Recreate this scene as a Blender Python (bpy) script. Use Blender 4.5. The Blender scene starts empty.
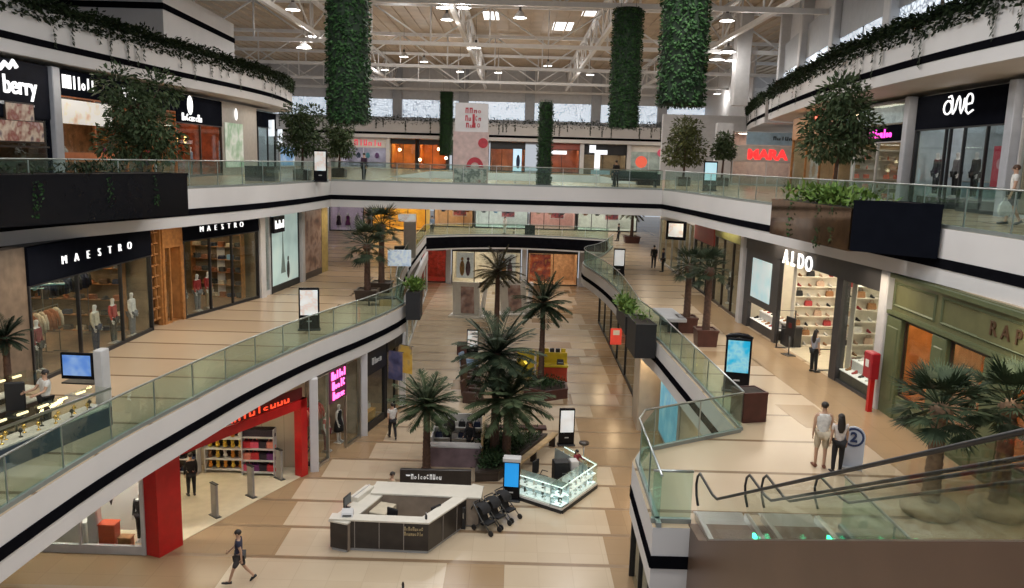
import bpy, math, random
from math import sin, cos, pi, radians, atan2, sqrt, tan
from mathutils import Vector, Matrix
random.seed(7)
SC = bpy.context.scene
COL = SC.collection
L2, L3, L4 = 5.2, 11.0, 17.25          # finished floor heights of the upper galleries, ground = 0
EYE = Vector((0, 0, 12.5))

# ---------------------------------------------------------------- materials
MATS = {}
def mat(name, col, rough=.5, metal=0., emit=0., ecol=None, noise=.06, scale=3., bump=0., spec=.5, coat=0.):
    if name in MATS: return MATS[name]
    m = bpy.data.materials.new(name); m.use_nodes = True
    nt = m.node_tree; b = nt.nodes['Principled BSDF']
    c = (col[0], col[1], col[2], 1)
    b.inputs['Base Color'].default_value = c
    b.inputs['Roughness'].default_value = rough
    b.inputs['Metallic'].default_value = metal
    b.inputs['Specular IOR Level'].default_value = spec
    b.inputs['Coat Weight'].default_value = coat
    if noise:
        tc = nt.nodes.new('ShaderNodeTexCoord'); n = nt.nodes.new('ShaderNodeTexNoise')
        n.inputs['Scale'].default_value = scale; n.inputs['Detail'].default_value = 3
        nt.links.new(tc.outputs['Object'], n.inputs['Vector'])
        r = nt.nodes.new('ShaderNodeValToRGB')
        lo, hi = 1 - noise * 2, 1 + noise * 2
        r.color_ramp.elements[0].position = .3; r.color_ramp.elements[1].position = .7
        r.color_ramp.elements[0].color = tuple(min(1, max(0, x * lo)) for x in col) + (1,)
        r.color_ramp.elements[1].color = tuple(min(1, max(0, x * hi)) for x in col) + (1,)
        nt.links.new(n.outputs['Fac'], r.inputs['Fac'])
        nt.links.new(r.outputs['Color'], b.inputs['Base Color'])
        if bump:
            bp = nt.nodes.new('ShaderNodeBump'); bp.inputs['Strength'].default_value = bump
            bp.inputs['Distance'].default_value = .02
            nt.links.new(n.outputs['Fac'], bp.inputs['Height']); nt.links.new(bp.outputs['Normal'], b.inputs['Normal'])
    if emit:
        b.inputs['Emission Color'].default_value = tuple(ecol or col) + (1,)
        b.inputs['Emission Strength'].default_value = emit
    MATS[name] = m
    return m

def glass_mat(name, tint, fac=.10, rough=.02, haze=0.):
    """thin pane: lets most light straight through, mirrors a little"""
    if name in MATS: return MATS[name]
    m = bpy.data.materials.new(name); m.use_nodes = True
    nt = m.node_tree; nt.nodes.clear()
    o = nt.nodes.new('ShaderNodeOutputMaterial'); t = nt.nodes.new('ShaderNodeBsdfTransparent')
    t.inputs['Color'].default_value = tuple(tint) + (1,)
    g = nt.nodes.new('ShaderNodeBsdfGlossy'); g.inputs['Roughness'].default_value = rough
    g.inputs['Color'].default_value = (.9, 1, .95, 1)
    lw = nt.nodes.new('ShaderNodeLayerWeight'); lw.inputs['Blend'].default_value = .25
    ma = nt.nodes.new('ShaderNodeMath'); ma.operation = 'MULTIPLY_ADD'
    ma.inputs[1].default_value = .09; ma.inputs[2].default_value = fac * .35; ma.use_clamp = True
    nt.links.new(lw.outputs['Fresnel'], ma.inputs[0])
    mx = nt.nodes.new('ShaderNodeMixShader')
    nt.links.new(ma.outputs[0], mx.inputs[0])
    if haze:
        d = nt.nodes.new('ShaderNodeBsdfDiffuse'); d.inputs['Color'].default_value = (.55, .68, .62, 1)
        m2 = nt.nodes.new('ShaderNodeMixShader'); m2.inputs[0].default_value = haze
        nt.links.new(t.outputs[0], m2.inputs[1]); nt.links.new(d.outputs[0], m2.inputs[2])
        nt.links.new(m2.outputs[0], mx.inputs[1])
    else:
        nt.links.new(t.outputs[0], mx.inputs[1])
    nt.links.new(g.outputs[0], mx.inputs[2]); nt.links.new(mx.outputs[0], o.inputs['Surface'])
    MATS[name] = m
    return m

def leaf_mat(name, a, b, scale=9., rough=.55):
    """two greens mixed leaf by leaf with a noise field"""
    if name in MATS: return MATS[name]
    m = bpy.data.materials.new(name); m.use_nodes = True
    nt = m.node_tree; p = nt.nodes['Principled BSDF']; p.inputs['Roughness'].default_value = rough; p.inputs['Specular IOR Level'].default_value = .15
    tc = nt.nodes.new('ShaderNodeTexCoord'); n = nt.nodes.new('ShaderNodeTexNoise')
    n.inputs['Scale'].default_value = scale; n.inputs['Detail'].default_value = 4
    r = nt.nodes.new('ShaderNodeValToRGB')
    r.color_ramp.elements[0].position = .35; r.color_ramp.elements[0].color = tuple(a) + (1,)
    r.color_ramp.elements[1].position = .68; r.color_ramp.elements[1].color = tuple(b) + (1,)
    nt.links.new(tc.outputs['Object'], n.inputs['Vector']); nt.links.new(n.outputs['Fac'], r.inputs['Fac'])
    nt.links.new(r.outputs['Color'], p.inputs['Base Color'])
    MATS[name] = m
    return m

def poster_mat(name, cols, scale=2., emit=0., rough=.4, kind='noise'):
    """a printed or backlit picture: blurred blotches of the given colours"""
    if name in MATS: return MATS[name]
    m = bpy.data.materials.new(name); m.use_nodes = True
    nt = m.node_tree; p = nt.nodes['Principled BSDF']; p.inputs['Roughness'].default_value = rough
    tc = nt.nodes.new('ShaderNodeTexCoord'); n = nt.nodes.new('ShaderNodeTexNoise')
    n.inputs['Scale'].default_value = scale; n.inputs['Detail'].default_value = 2
    r = nt.nodes.new('ShaderNodeValToRGB'); el = r.color_ramp.elements
    while len(el) < len(cols): el.new(.5)
    for i, c in enumerate(cols):
        el[i].position = .25 + .5 * i / max(1, len(cols) - 1); el[i].color = tuple(c) + (1,)
    nt.links.new(tc.outputs['Object'], n.inputs['Vector']); nt.links.new(n.outputs['Fac'], r.inputs['Fac'])
    nt.links.new(r.outputs['Color'], p.inputs['Base Color'])
    if emit:
        nt.links.new(r.outputs['Color'], p.inputs['Emission Color']); p.inputs['Emission Strength'].default_value = emit
    MATS[name] = m
    return m

# ---------------------------------------------------------------- mesh builder
class MB:
    def __init__(s): s.v = []; s.f = []; s.i = []; s.sm = []
    def face(s, pts, mi=0, smooth=False):
        k = len(s.v); s.v += [tuple(p) for p in pts]; s.f.append(tuple(range(k, k + len(pts)))); s.i.append(mi); s.sm.append(smooth); return s
    def hexa(s, P, mi=0):
        k = len(s.v); s.v += [tuple(p) for p in P]
        for q in ((0,3,2,1),(4,5,6,7),(0,1,5,4),(1,2,6,5),(2,3,7,6),(3,0,4,7)):
            s.f.append(tuple(k + j for j in q)); s.i.append(mi); s.sm.append(False)
        return s
    def box(s, x0, x1, y0, y1, z0, z1, mi=0):
        s.hexa([(x0,y0,z0),(x1,y0,z0),(x1,y1,z0),(x0,y1,z0),(x0,y0,z1),(x1,y0,z1),(x1,y1,z1),(x0,y1,z1)], mi)
        return s
    def cbox(s, c, d, mi=0, rz=0, bev=0):
        """box by centre and size; bev chamfers the vertical and top edges"""
        hx, hy, hz = d[0]/2, d[1]/2, d[2]/2; C, S = cos(rz), sin(rz)
        def ring(ix, iy, z, ch):
            p = [(-ix+ch,-iy),(ix-ch,-iy),(ix,-iy+ch),(ix,iy-ch),(ix-ch,iy),(-ix+ch,iy),(-ix,iy-ch),(-ix,-iy+ch)]
            return [(c[0]+C*x-S*y, c[1]+S*x+C*y, c[2]+z) for x, y in p]
        if not bev:
            P = [(c[0]+C*x-S*y, c[1]+S*x+C*y, c[2]+z) for z in (-hz, hz) for x, y in ((-hx,-hy),(hx,-hy),(hx,hy),(-hx,hy))]
            s.hexa(P, mi); return s
        R = [ring(hx, hy, -hz, bev), ring(hx, hy, hz-bev, bev), ring(hx-bev, hy-bev, hz, bev*.6)]
        s.loft(R, mi, caps=True); return s
    def loft(s, rings, mi=0, caps=False, smooth=False, closed=True):
        k = len(s.v); n = len(rings[0])
        for r in rings: s.v += [tuple(p) for p in r]
        for a in range(len(rings) - 1):
            for j in range(n if closed else n - 1):
                j2 = (j + 1) % n
                s.f.append((k+a*n+j, k+a*n+j2, k+(a+1)*n+j2, k+(a+1)*n+j)); s.i.append(mi); s.sm.append(smooth)
        if caps:
            s.f.append(tuple(k+j for j in reversed(range(n)))); s.i.append(mi); s.sm.append(False)
            s.f.append(tuple(k+(len(rings)-1)*n+j for j in range(n))); s.i.append(mi); s.sm.append(False)
        return s
    def tube(s, pts, r, n=8, mi=0, caps=True, smooth=True):
        pts = [Vector(p) for p in pts]; R = r if isinstance(r, (list, tuple)) else [r]*len(pts); rings = []
        u = None
        for i, p in enumerate(pts):
            d = (pts[min(i+1, len(pts)-1)] - pts[max(i-1, 0)]).normalized()
            if u is None:
                u = d.cross(Vector((0,0,1)) if abs(d.z) < .9 else Vector((1,0,0))).normalized()
            else:
                u = (u - d*u.dot(d)).normalized()
            w = d.cross(u)
            rings.append([p + (u*cos(2*pi*j/n) + w*sin(2*pi*j/n))*R[i] for j in range(n)])
        return s.loft(rings, mi, caps, smooth)
    def lathe(s, prof, c=(0,0,0), n=16, mi=0, smooth=True, caps=True):
        rings = [[(c[0]+r*cos(2*pi*j/n), c[1]+r*sin(2*pi*j/n), c[2]+z) for j in range(n)] for r, z in prof]
        return s.loft(rings, mi, caps, smooth)
    def prism(s, poly, z0, z1, mt=0, ms=None, mb=None):
        """vertical prism over a plan polygon (counter-clockwise)"""
        ms = mt if ms is None else ms; mb = ms if mb is None else mb
        n = len(poly); k = len(s.v)
        s.v += [(x, y, z0) for x, y in poly] + [(x, y, z1) for x, y in poly]
        for j in range(n):
            s.f.append((k+j, k+(j+1)%n, k+n+(j+1)%n, k+n+j)); s.i.append(ms); s.sm.append(False)
        s.f.append(tuple(k+j for j in reversed(range(n)))); s.i.append(mb); s.sm.append(False)
        s.f.append(tuple(k+n+j for j in range(n))); s.i.append(mt); s.sm.append(False)
        return s
    def ell(s, c, r, n=10, m=6, mi=0):
        rings = []
        for a in range(m+1):
            t = -pi/2 + pi*a/m; q = max(.02, cos(t))
            rings.append([(c[0]+r[0]*q*cos(2*pi*j/n), c[1]+r[1]*q*sin(2*pi*j/n), c[2]+r[2]*sin(t)) for j in range(n)])
        return s.loft(rings, mi, True, True)
    def leaf(s, p, d, L, w, nrm, mi=0, fold=.15):
        """a lance-shaped leaf from p along d"""
        d = Vector(d).normalized(); p = Vector(p); sd = d.cross(Vector(nrm))
        if sd.length < 1e-4: sd = d.cross(Vector((.3,.5,.8)))
        sd.normalize(); up = sd.cross(d)
        m = p + d*L*.45
        k = len(s.v); s.v += [tuple(p), tuple(m + sd*w - up*w*fold), tuple(p + d*L - up*L*.06), tuple(m - sd*w - up*w*fold)]
        s.f += [(k, k+1, k+2), (k, k+2, k+3)]; s.i += [mi, mi]; s.sm += [False, False]
    def mesh(s, name, mats):
        me = bpy.data.meshes.new(name); me.from_pydata(s.v, [], s.f)
        for m in (mats if isinstance(mats, (list, tuple)) else [mats]): me.materials.append(m)
        me.polygons.foreach_set('material_index', s.i); me.polygons.foreach_set('use_smooth', s.sm)
        me.update(); return me

def link(o, parent=None):
    COL.objects.link(o)
    if parent is not None: o.parent = parent
    return o
def obj(name, mb, mats, parent=None, label=None, loc=None, rz=0):
    o = bpy.data.objects.new(name, mb.mesh(name, mats) if isinstance(mb, MB) else mb)
    if loc is not None: o.location = loc
    if rz: o.rotation_euler = (0, 0, rz)
    if label: o['label'] = label
    return link(o, parent)
def thing(name, label, cat, loc=(0,0,0), rz=0, group=None):
    o = bpy.data.objects.new(name, None); o.location = loc; o.rotation_euler = (0, 0, rz); o.empty_display_size = .2
    o['label'] = label; o['category'] = cat
    if group: o['group'] = group
    return link(o)
def tag(o, label, cat, group=None, kind=None):
    o['label'] = label; o['category'] = cat
    if group: o['group'] = group
    if kind: o['kind'] = kind
    return o
def struct(name, mb, mats, loc=None, rz=0, parent=None):
    o = obj(name, mb, mats, parent, None, loc, rz)
    if parent is None: o['kind'] = 'structure'
    return o
def dup(root, label, loc=None, rz=None, group=None, scale=None):
    """copy a thing with copies of its parts and sub-parts (mesh data shared)"""
    r = root.copy(); COL.objects.link(r)
    if loc is not None: r.location = loc
    if rz is not None: r.rotation_euler = (0, 0, rz)
    if scale is not None: r.scale = (scale,)*3 if not isinstance(scale, tuple) else scale
    r['label'] = label
    if group: r['group'] = group
    for ch in list(root.children):
        c = ch.copy(); COL.objects.link(c); c.parent = r
        for g in list(ch.children):
            d = g.copy(); COL.objects.link(d); d.parent = c
    return r
def text_mesh(txt, size, depth=.03, spacing=1., shear=0., bold=0.):
    cu = bpy.data.curves.new('lettering', 'FONT'); cu.body = txt; cu.size = size; cu.extrude = depth/2
    cu.align_x = 'CENTER'; cu.align_y = 'CENTER'; cu.space_character = spacing; cu.shear = shear; cu.offset = bold
    o = bpy.data.objects.new('tmp_text', cu); COL.objects.link(o)
    dg = bpy.context.evaluated_depsgraph_get(); me = bpy.data.meshes.new_from_object(o.evaluated_get(dg))
    bpy.data.objects.remove(o); bpy.data.curves.remove(cu); me.name = 'lettering'
    return me
def lettering(txt, size, m, parent, loc, rx=pi/2, rz=0, spread=None, depth=.05, spacing=1., shear=0., bold=0., sx=1.):
    if spread:
        n = len(txt)
        for i, ch in enumerate(txt):
            me = text_mesh(ch, size, depth, 1., shear, bold); me.materials.clear(); me.materials.append(m); me.name = 'letter'
            if sx != 1.:
                for v in me.vertices: v.co.x *= sx
            o = bpy.data.objects.new('letter', me); o.location = (loc[0]-spread/2+spread*i/(n-1), loc[1], loc[2]); o.rotation_euler = (rx,0,rz); link(o, parent)
        return
    else:
        me = text_mesh(txt, size, depth, spacing, shear, bold); me.materials.clear(); me.materials.append(m)
        if sx != 1.:
            for v in me.vertices: v.co.x *= sx
    o = bpy.data.objects.new('lettering', me); o.location = loc; o.rotation_euler = (rx, 0, rz)
    return link(o, parent)
def squiggle(w, h, n, rnd, mb=None, x0=0, z0=0, y=0):
    """a line of illegible hand-lettering: short strokes and loops, in the local x-z plane"""
    mb = mb or MB(); st = w/n
    for i in range(n):
        x = x0 + st*i; hh = h*(1 if i == 0 or rnd.random() < .15 else .6)
        k = rnd.choice('lonvc')
        sw = min(st*.24, h*.2)
        if i == 0: k = 'n'
        if k == 'l': mb.box(x+st*.4, x+st*.4+sw, y-.02, y+.02, z0, z0+h)
        elif k in 'oc':
            for a in range(8 if k == 'o' else 6):
                t0, t1 = pi/4*a+.8, pi/4*(a+1)+.8; cx, cz, rx, rz_ = x+st*.45, z0+hh*.5, st*.38, hh*.46
                mb.hexa([(cx+rx*cos(t)*q, y+yy, cz+rz_*sin(t)*q) for yy in (-.02,.02) for t, q in ((t0,.62),(t0,1),(t1,1),(t1,.62))])
        else:
            mb.box(x+st*.1, x+st*.1+sw, y-.02, y+.02, z0, z0+hh); mb.box(x+st*.82-sw, x+st*.82, y-.02, y+.02, z0, z0+hh)
            mb.box(x+st*.1+sw*.9, x+st*.82-sw*.9, y-.02, y+.02, z0+(hh*.75 if k == 'n' else 0), z0+(hh if k == 'n' else hh*.25))
    return mb
def lerp2(a, b, t): return (a[0]+(b[0]-a[0])*t, a[1]+(b[1]-a[1])*t)
def plen(P): return sum((Vector(b)-Vector(a)).length for a, b in zip(P, P[1:]))
def smooth_line(P, it=2):
    """corner-cutting, end points kept"""
    for _ in range(it):
        Q = [P[0]]
        for a, b in zip(P, P[1:]): Q += [lerp2(a, b, .25), lerp2(a, b, .75)]
        P = Q + [P[-1]]
    return P
def resample(P, step):
    out = [P[0]]; acc = 0
    n = max(1, round(plen(P)/step)); tot = plen(P)
    targets = [tot*i/n for i in range(1, n+1)]; d = 0; k = 0
    for a, b in zip(P, P[1:]):
        L = (Vector(b)-Vector(a)).length
        while k < len(targets) and targets[k] <= d + L + 1e-6:
            out.append(lerp2(a, b, (targets[k]-d)/L if L else 0)); k += 1
        d += L
    return out
def offset_line(P, d):
    """shift a plan polyline to its left by d"""
    out = []
    for i, p in enumerate(P):
        a = Vector(P[max(i-1, 0)]); b = Vector(P[min(i+1, len(P)-1)]); t = (b-a).normalized()
        out.append((p[0]-t.y*d, p[1]+t.x*d))
    return out
def wall_strip(mb, P, z0, z1, d0=0, d1=.1, mi=0):
    """a wall of thickness d0..d1 (to the left of the line) following a plan polyline"""
    A = offset_line(P, d0); B = offset_line(P, d1); k = len(mb.v); n = len(P)
    for (x, y), (u, v) in zip(A, B): mb.v += [(x,y,z0),(x,y,z1),(u,v,z1),(u,v,z0)]
    for j in range(n-1):
        for a, b in ((0,1),(1,2),(2,3),(3,0)):
            mb.f.append((k+4*j+a, k+4*j+b, k+4*(j+1)+b, k+4*(j+1)+a)); mb.i.append(mi); mb.sm.append(False)
    for e in (0, n-1):
        mb.f.append(tuple(k+4*e+q for q in (0,1,2,3))); mb.i.append(mi); mb.sm.append(False)
    return mb
# ---------------------------------------------------------------- palette
def floor_mat(name, c1, c2, mort, bw, rh, ms=.05, rot=0., off=.5, rough=.22, ox=0., oy=0., tile=None):
    if name in MATS: return MATS[name]
    m = bpy.data.materials.new(name); m.use_nodes = True; nt = m.node_tree; p = nt.nodes['Principled BSDF']
    tc = nt.nodes.new('ShaderNodeTexCoord'); mp = nt.nodes.new('ShaderNodeMapping'); br = nt.nodes.new('ShaderNodeTexBrick')
    mp.inputs['Location'].default_value = (ox, oy, 0); mp.inputs['Rotation'].default_value = (0, 0, rot)
    br.inputs['Color1'].default_value = tuple(c1)+(1,); br.inputs['Color2'].default_value = tuple(c2)+(1,); br.inputs['Mortar'].default_value = tuple(mort)+(1,)
    br.inputs['Scale'].default_value = 1; br.inputs['Brick Width'].default_value = bw; br.inputs['Row Height'].default_value = rh
    br.inputs['Mortar Size'].default_value = ms; br.inputs['Mortar Smooth'].default_value = 0; br.inputs['Bias'].default_value = -.35; br.offset = off
    n = nt.nodes.new('ShaderNodeTexNoise'); n.inputs['Scale'].default_value = .8; n.inputs['Detail'].default_value = 4
    mx = nt.nodes.new('ShaderNodeMix'); mx.data_type = 'RGBA'; mx.blend_type = 'MULTIPLY'; mx.inputs[0].default_value = .35
    r = nt.nodes.new('ShaderNodeValToRGB'); r.color_ramp.elements[0].color = (.72,.70,.68,1); r.color_ramp.elements[1].color = (1,1,1,1)
    nt.links.new(tc.outputs['Object'], mp.inputs['Vector']); nt.links.new(mp.outputs[0], br.inputs['Vector'])
    nt.links.new(tc.outputs['Object'], n.inputs['Vector']); nt.links.new(n.outputs['Fac'], r.inputs['Fac'])
    nt.links.new(br.outputs['Color'], mx.inputs[6]); nt.links.new(r.outputs['Color'], mx.inputs[7])
    nt.links.new(mx.outputs[2], p.inputs['Base Color']); p.inputs['Roughness'].default_value = rough
    p.inputs['Specular IOR Level'].default_value = .35
    MATS[name] = m; return m
CREAM, TAN, TAN2 = (.56,.45,.32), (.36,.245,.14), (.25,.165,.095)
M_CREAM = floor_mat('cream_tile', CREAM, (.52,.41,.285), (.50,.40,.28), 1.05, 1.05, .010, off=0)
M_TAN = floor_mat('tan_tile', TAN, (.33,.22,.125), (.31,.21,.12), 1.05, 1.05, .010, off=0)
M_LINE = mat('tan_joint_tile', TAN2, .3, noise=.04)
M_UP = floor_mat('gallery_tile', (.52,.40,.275), (.44,.325,.215), (.22,.145,.085), 23, 2.3, .075, off=.37, rough=.25)
M_WHITE = mat('white_plaster', (.66,.64,.63), .55, noise=.02, scale=.6)
M_SOFFIT = mat('soffit_plaster', (.64,.60,.56), .6, noise=.02, scale=.5)
M_STRIPE = mat('black_stripe_panel', (.006,.006,.008), .7, noise=.1, spec=.0)
M_GREY = mat('grey_panel', (.36,.37,.39), .5, noise=.03)
M_LGREY = mat('light_grey_panel', (.55,.54,.54), .5, noise=.03)
M_BEIGE = mat('beige_panel', (.52,.44,.34), .5, noise=.04)
M_BLACK = mat('black_gloss_panel', (.006,.006,.008), .2, noise=.05, spec=.18)
M_BLACKM = mat('black_matt', (.014,.014,.016), .5, noise=.05)
M_DBROWN = mat('dark_brown_panel', (.035,.024,.019), .35, noise=.08)
M_STEEL = mat('brushed_steel', (.55,.55,.54), .32, metal=1, noise=.03)
M_DSTEEL = mat('dark_steel', (.12,.12,.12), .35, metal=.8, noise=.03)
M_GLASS = glass_mat('railing_glass', (.78,.875,.835), .06, haze=.02)
M_SHOPGLASS = glass_mat('shop_glass', (.90,.93,.93), .05)
M_WOOD = mat('orange_wood', (.36,.16,.05), .4, noise=.15, scale=6)
M_DECK = mat('roof_deck', (.47,.37,.26), .6, noise=.06, scale=.7)
M_TRUSS = mat('white_truss_paint', (.74,.73,.72), .45, noise=.02)
M_RED = mat('red_panel', (.50,.012,.012), .35, noise=.05)

# ---------------------------------------------------------------- plan lines
E2L = [(-10.25,4),(-10.2,10),(-10.1,15),(-9.9,19),(-9.35,22.5),(-8.7,26.5),(-7.6,30.9),(-6.5,34.1),(-5.6,37.5),(-5.3,39.5)]
E2L_B = [(-5.3,39.5),(-6.0,41.5),(-7.0,50),(-7.7,60),(-8.2,75)]
E2F = [(-8.2,75),(-5,77.2),(-0.2,78.6),(5,77.8),(9,76.2)]
E2R = [(9,76.2),(8.6,70),(6.8,62),(4.7,58.4),(5.6,52),(6.0,46.7),(6.0,42.6),(5.75,36.2)]
E2R_B = [(5.75,36.2),(6.1,32.3),(6.4,21.5)]
E2R_C = [(6.4,21.5),(3.4,19.7),(3.1,18.9),(3.0,15.3)]
E2R_D = [(3.0,15.3),(3.82,15.3)]
E3L = [(-16.6,5),(-16.3,18),(-15.4,25),(-14.1,29),(-13.0,32.4),(-11.9,36.8),(-11.2,41.5),(-10.8,47.2)]
E3F = [(-10.8,47.2),(8.6,47.0)]
E3R = [(8.6,47.0),(9.2,42.5),(9.7,36.5),(10.4,31),(11.2,25.5),(11.6,21),(11.75,17.5),(11.85,4)]
E4L = [(-18.9,6),(-18.8,30),(-18.5,36),(-18.1,42),(-17.6,48),(-17.2,54),(-17.3,60),(-18.4,67)]
E4R = [(18.4,60),(16.9,51),(15.9,44),(15.2,38),(14.8,32.5),(14.65,28),(14.75,24),(14.9,6)]

E2L, E2F, E3L, E4L, E4R = [smooth_line(P, 2) for P in (E2L, E2F, E3L, E4L, E4R)]
E2R = E2R[:1] + smooth_line(E2R[1:], 2)
E3R = smooth_line(E3R, 2)
# ---------------------------------------------------------------- ground floor: rows of cream tiles, tan joints and tan margins
def left_margin(y): return -7.4 - (.9 if 27 < y < 31 else 0) + max(0, y-30)*.11 if y < 40 else -6.4
mb = MB(); rnd = random.Random(3)
KY0, PITCH, LINE = 23.4, 2.1, .2
for k in range(-9, 30):
    ya, yb = KY0 + PITCH*k, KY0 + PITCH*(k+1)
    mb.face([(-30,ya-LINE/2,0),(30,ya-LINE/2,0),(30,ya+LINE/2,0),(-30,ya+LINE/2,0)], 2)
    y0, y1 = ya + LINE/2, yb - LINE/2
    if k == -1: iv = [(-8.4,-1.8),(0.0,3.3)]
    elif k == -2: iv = [(-12.6,-8.0),(-5.2,1.6)]
    elif k == -3: iv = [(-9,-3.5),(-1.5,3.2)]
    elif k == 0: iv = [(-7.25,3.3)]
    elif k == 1: iv = [(-7.6,3.6)]
    elif k == 2: iv = [(-7.9,4.0)]
    elif k == 3: iv = [(-7.3,4.3)]
    elif k < -3: iv = [(-9,-2-k%2),(0,3)]
    elif k < 8: iv = [(-6.6+.22*k-rnd.random()*.4, 4.2 - rnd.choice([0,0,.9]))]
    else:
        x = -7.2; iv = []
        while x < 5.6:
            w = rnd.uniform(2.2, 5.5); iv.append((x, min(5.8, x+w))); x += w + rnd.choice([.0,.5,1.2,1.8])
    xs = -30
    for a, b in iv:
        mb.face([(xs,y0,0),(a,y0,0),(a,y1,0),(xs,y1,0)], 1); mb.face([(a,y0,0),(b,y0,0),(b,y1,0),(a,y1,0)], 0); xs = b
    mb.face([(xs,y0,0),(30,y0,0),(30,y1,0),(xs,y1,0)], 1)
struct('floor', mb, [M_CREAM, M_TAN, M_LINE])

# ---------------------------------------------------------------- gallery slabs
def slab(name, poly, z, t, top=M_UP):
    return struct(name, MB().prism(poly, z-t, z, 0, 1, 2), [top, M_WHITE, M_SOFFIT])
T2, T3 = 1.35, 1.5
slab('floor_gallery_left', E2L + E2L_B[1:] + [(-30,75),(-30,4)], L2, T2)
slab('floor_gallery_far', E2F + [(30,76.2),(30,112),(-30,112),(-30,75)], L2, T2)
slab('floor_gallery_right', E2R + E2R_B[1:] + E2R_C[1:] + [(6.95,15.3),(6.95,6),(30,6),(30,76.2)], L2, T2)
slab('floor_upper_left', E3L + [(-9.5,60),(-9.5,92),(-30,92),(-30,5)], L3, T3)
slab('floor_upper_bridge', E3F + [(9.5,60),(-9.5,60)], L3, T3)
slab('floor_upper_right', E3R + [(30,4),(30,92),(9.5,92),(9.5,60)], L3, T3)
slab('floor_upper_far', [(-30,92),(30,92),(30,122),(-30,122)], L3, T3)
slab('floor_upper_near', [(-17,-9),(12,-9),(12,1.0),(3.4,1.0),(-17,1.0)], L3, T3)
slab('floor_roof_left', E4L + [(-22,71),(-34,71),(-34,6)], L4-.3, 1.05, M_GREY)
slab('floor_roof_right', E4R + [(34,6),(34,62),(21,62)], L4-.3, 1.05, M_GREY)
E4R2 = [(22.5,80),(20.9,73),(19.2,63.5)]
slab('floor_roof_right_far', E4R2 + [(34,63.5),(34,80)], L4-.3, 1.05, M_GREY)
ZF4 = 14.85                                                              # underside of the far roof band
slab('floor_roof_far', [(-34,103),(34,103),(34,122),(-34,122)], ZF4+.5, .5, M_GREY)
# black stripes let into the white bands
mb = MB()
for P in (E2L, E2R, E2R_B, E2R_C, E2R_D): wall_strip(mb, P, L2-.89, L2-.62, .01, -.025)
wall_strip(mb, E2L_B, L2-.89, L2-.62, .01, -.025)
struct('trim_1', mb, M_STRIPE)
mb = MB(); wall_strip(mb, E2F, L2-1.2, L2-.12, .01, -.03); struct('trim_2', mb, M_STRIPE)
mb = MB()
for P in (E3L, E3F, E3R): wall_strip(mb, P, L3-1.07, L3-.8, .01, -.025)
struct('trim_3', mb, M_STRIPE)
# roof-edge parapets: white band, black stripe, white upstand
mb = MB(); ms = MB()
for P in (E4L, E4R, E4R2):
    wall_strip(mb, P, L4-1.36, L4+.55, -.012, .18)
    wall_strip(ms, P, L4-.89, L4-.62, .01, -.04)
wall_strip(mb, [(-34,103),(34,103)], ZF4-.02, 17.0, -.02, .2); wall_strip(ms, [(-34,103),(34,103)], 15.25, 15.55, .01, -.05)
struct('trim_4', mb, M_WHITE); struct('trim_5', ms, M_STRIPE)

# ---------------------------------------------------------------- upper walls, clerestory and roof
mb = MB()
wall_strip(mb, [(-34,46.5),(-19.9,46.5),(-20.6,60)], L4-.3, 21.6, 0, .2, 0)
wall_strip(mb, [(-34,46.46),(-19.87,46.46),(-20.56,60)], 20.25, 20.6, 0, -.02, 1)
wall_strip(mb, [(-33.8,60),(-33.8,104)], L4-.3, 24, 0, .2, 2)
wall_strip(mb, [(-34,6),(-26,6),(-26,46.5)], L4-.3, 24, 0, -.2, 2)
struct('wall_upper_left', mb, [M_WHITE, M_STRIPE, M_LGREY])
CLER = offset_line(E4R, .75)
mb = MB()
wall_strip(mb, CLER, L4-.3, 18.35, 0, .15, 0); wall_strip(mb, CLER, 19.15, 21.2, 0, .15, 0)
struct('wall_upper_right', mb, [M_GREY])
mb = MB(); wall_strip(mb, CLER, 21.2, 24, .3, .4, 0); struct('wall_upper_right_top', mb, [M_LGREY])
def window_glow(name, scale, lo, hi, strength):
    """frosted glazing with a cut pattern, daylight behind it"""
    if name in MATS: return MATS[name]
    m = bpy.data.materials.new(name); m.use_nodes = True; nt = m.node_tree; p = nt.nodes['Principled BSDF']
    tc = nt.nodes.new('ShaderNodeTexCoord'); v = nt.nodes.new('ShaderNodeTexVoronoi'); v.inputs['Scale'].default_value = scale
    v.feature = 'DISTANCE_TO_EDGE'
    r = nt.nodes.new('ShaderNodeValToRGB'); r.color_ramp.elements[0].position = .04; r.color_ramp.elements[1].position = .16
    r.color_ramp.elements[0].color = tuple(lo)+(1,); r.color_ramp.elements[1].color = tuple(hi)+(1,)
    nt.links.new(tc.outputs['Object'], v.inputs['Vector']); nt.links.new(v.outputs['Distance'], r.inputs['Fac'])
    nt.links.new(r.outputs['Color'], p.inputs['Emission Color']); p.inputs['Emission Strength'].default_value = strength
    p.inputs['Base Color'].default_value = (.6,.65,.7,1); p.inputs['Roughness'].default_value = .3
    MATS[name] = m; return m
M_CLER = window_glow('frosted_daylight', 3.6, (.10,.13,.18), (.80,.90,1.0), 1.0)
pts = resample(CLER, 4.2)
for i, (a, b) in enumerate(zip(pts, pts[1:])):
    w = MB(); wall_strip(w, [lerp2(a,b,.05), lerp2(a,b,.95)], 18.35, 19.15, .04, .1)
    struct('window_%d' % (i+1), w, M_CLER)
    if i % 2 == 0:
        c = MB(); ang = atan2(b[1]-a[1], b[0]-a[0]); c.cbox((a[0], a[1], (L4+24)/2-.2), (.75,.75,24-L4+.2), 0, ang, .05)
        struct('column_roof', c, M_LGREY)
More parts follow.
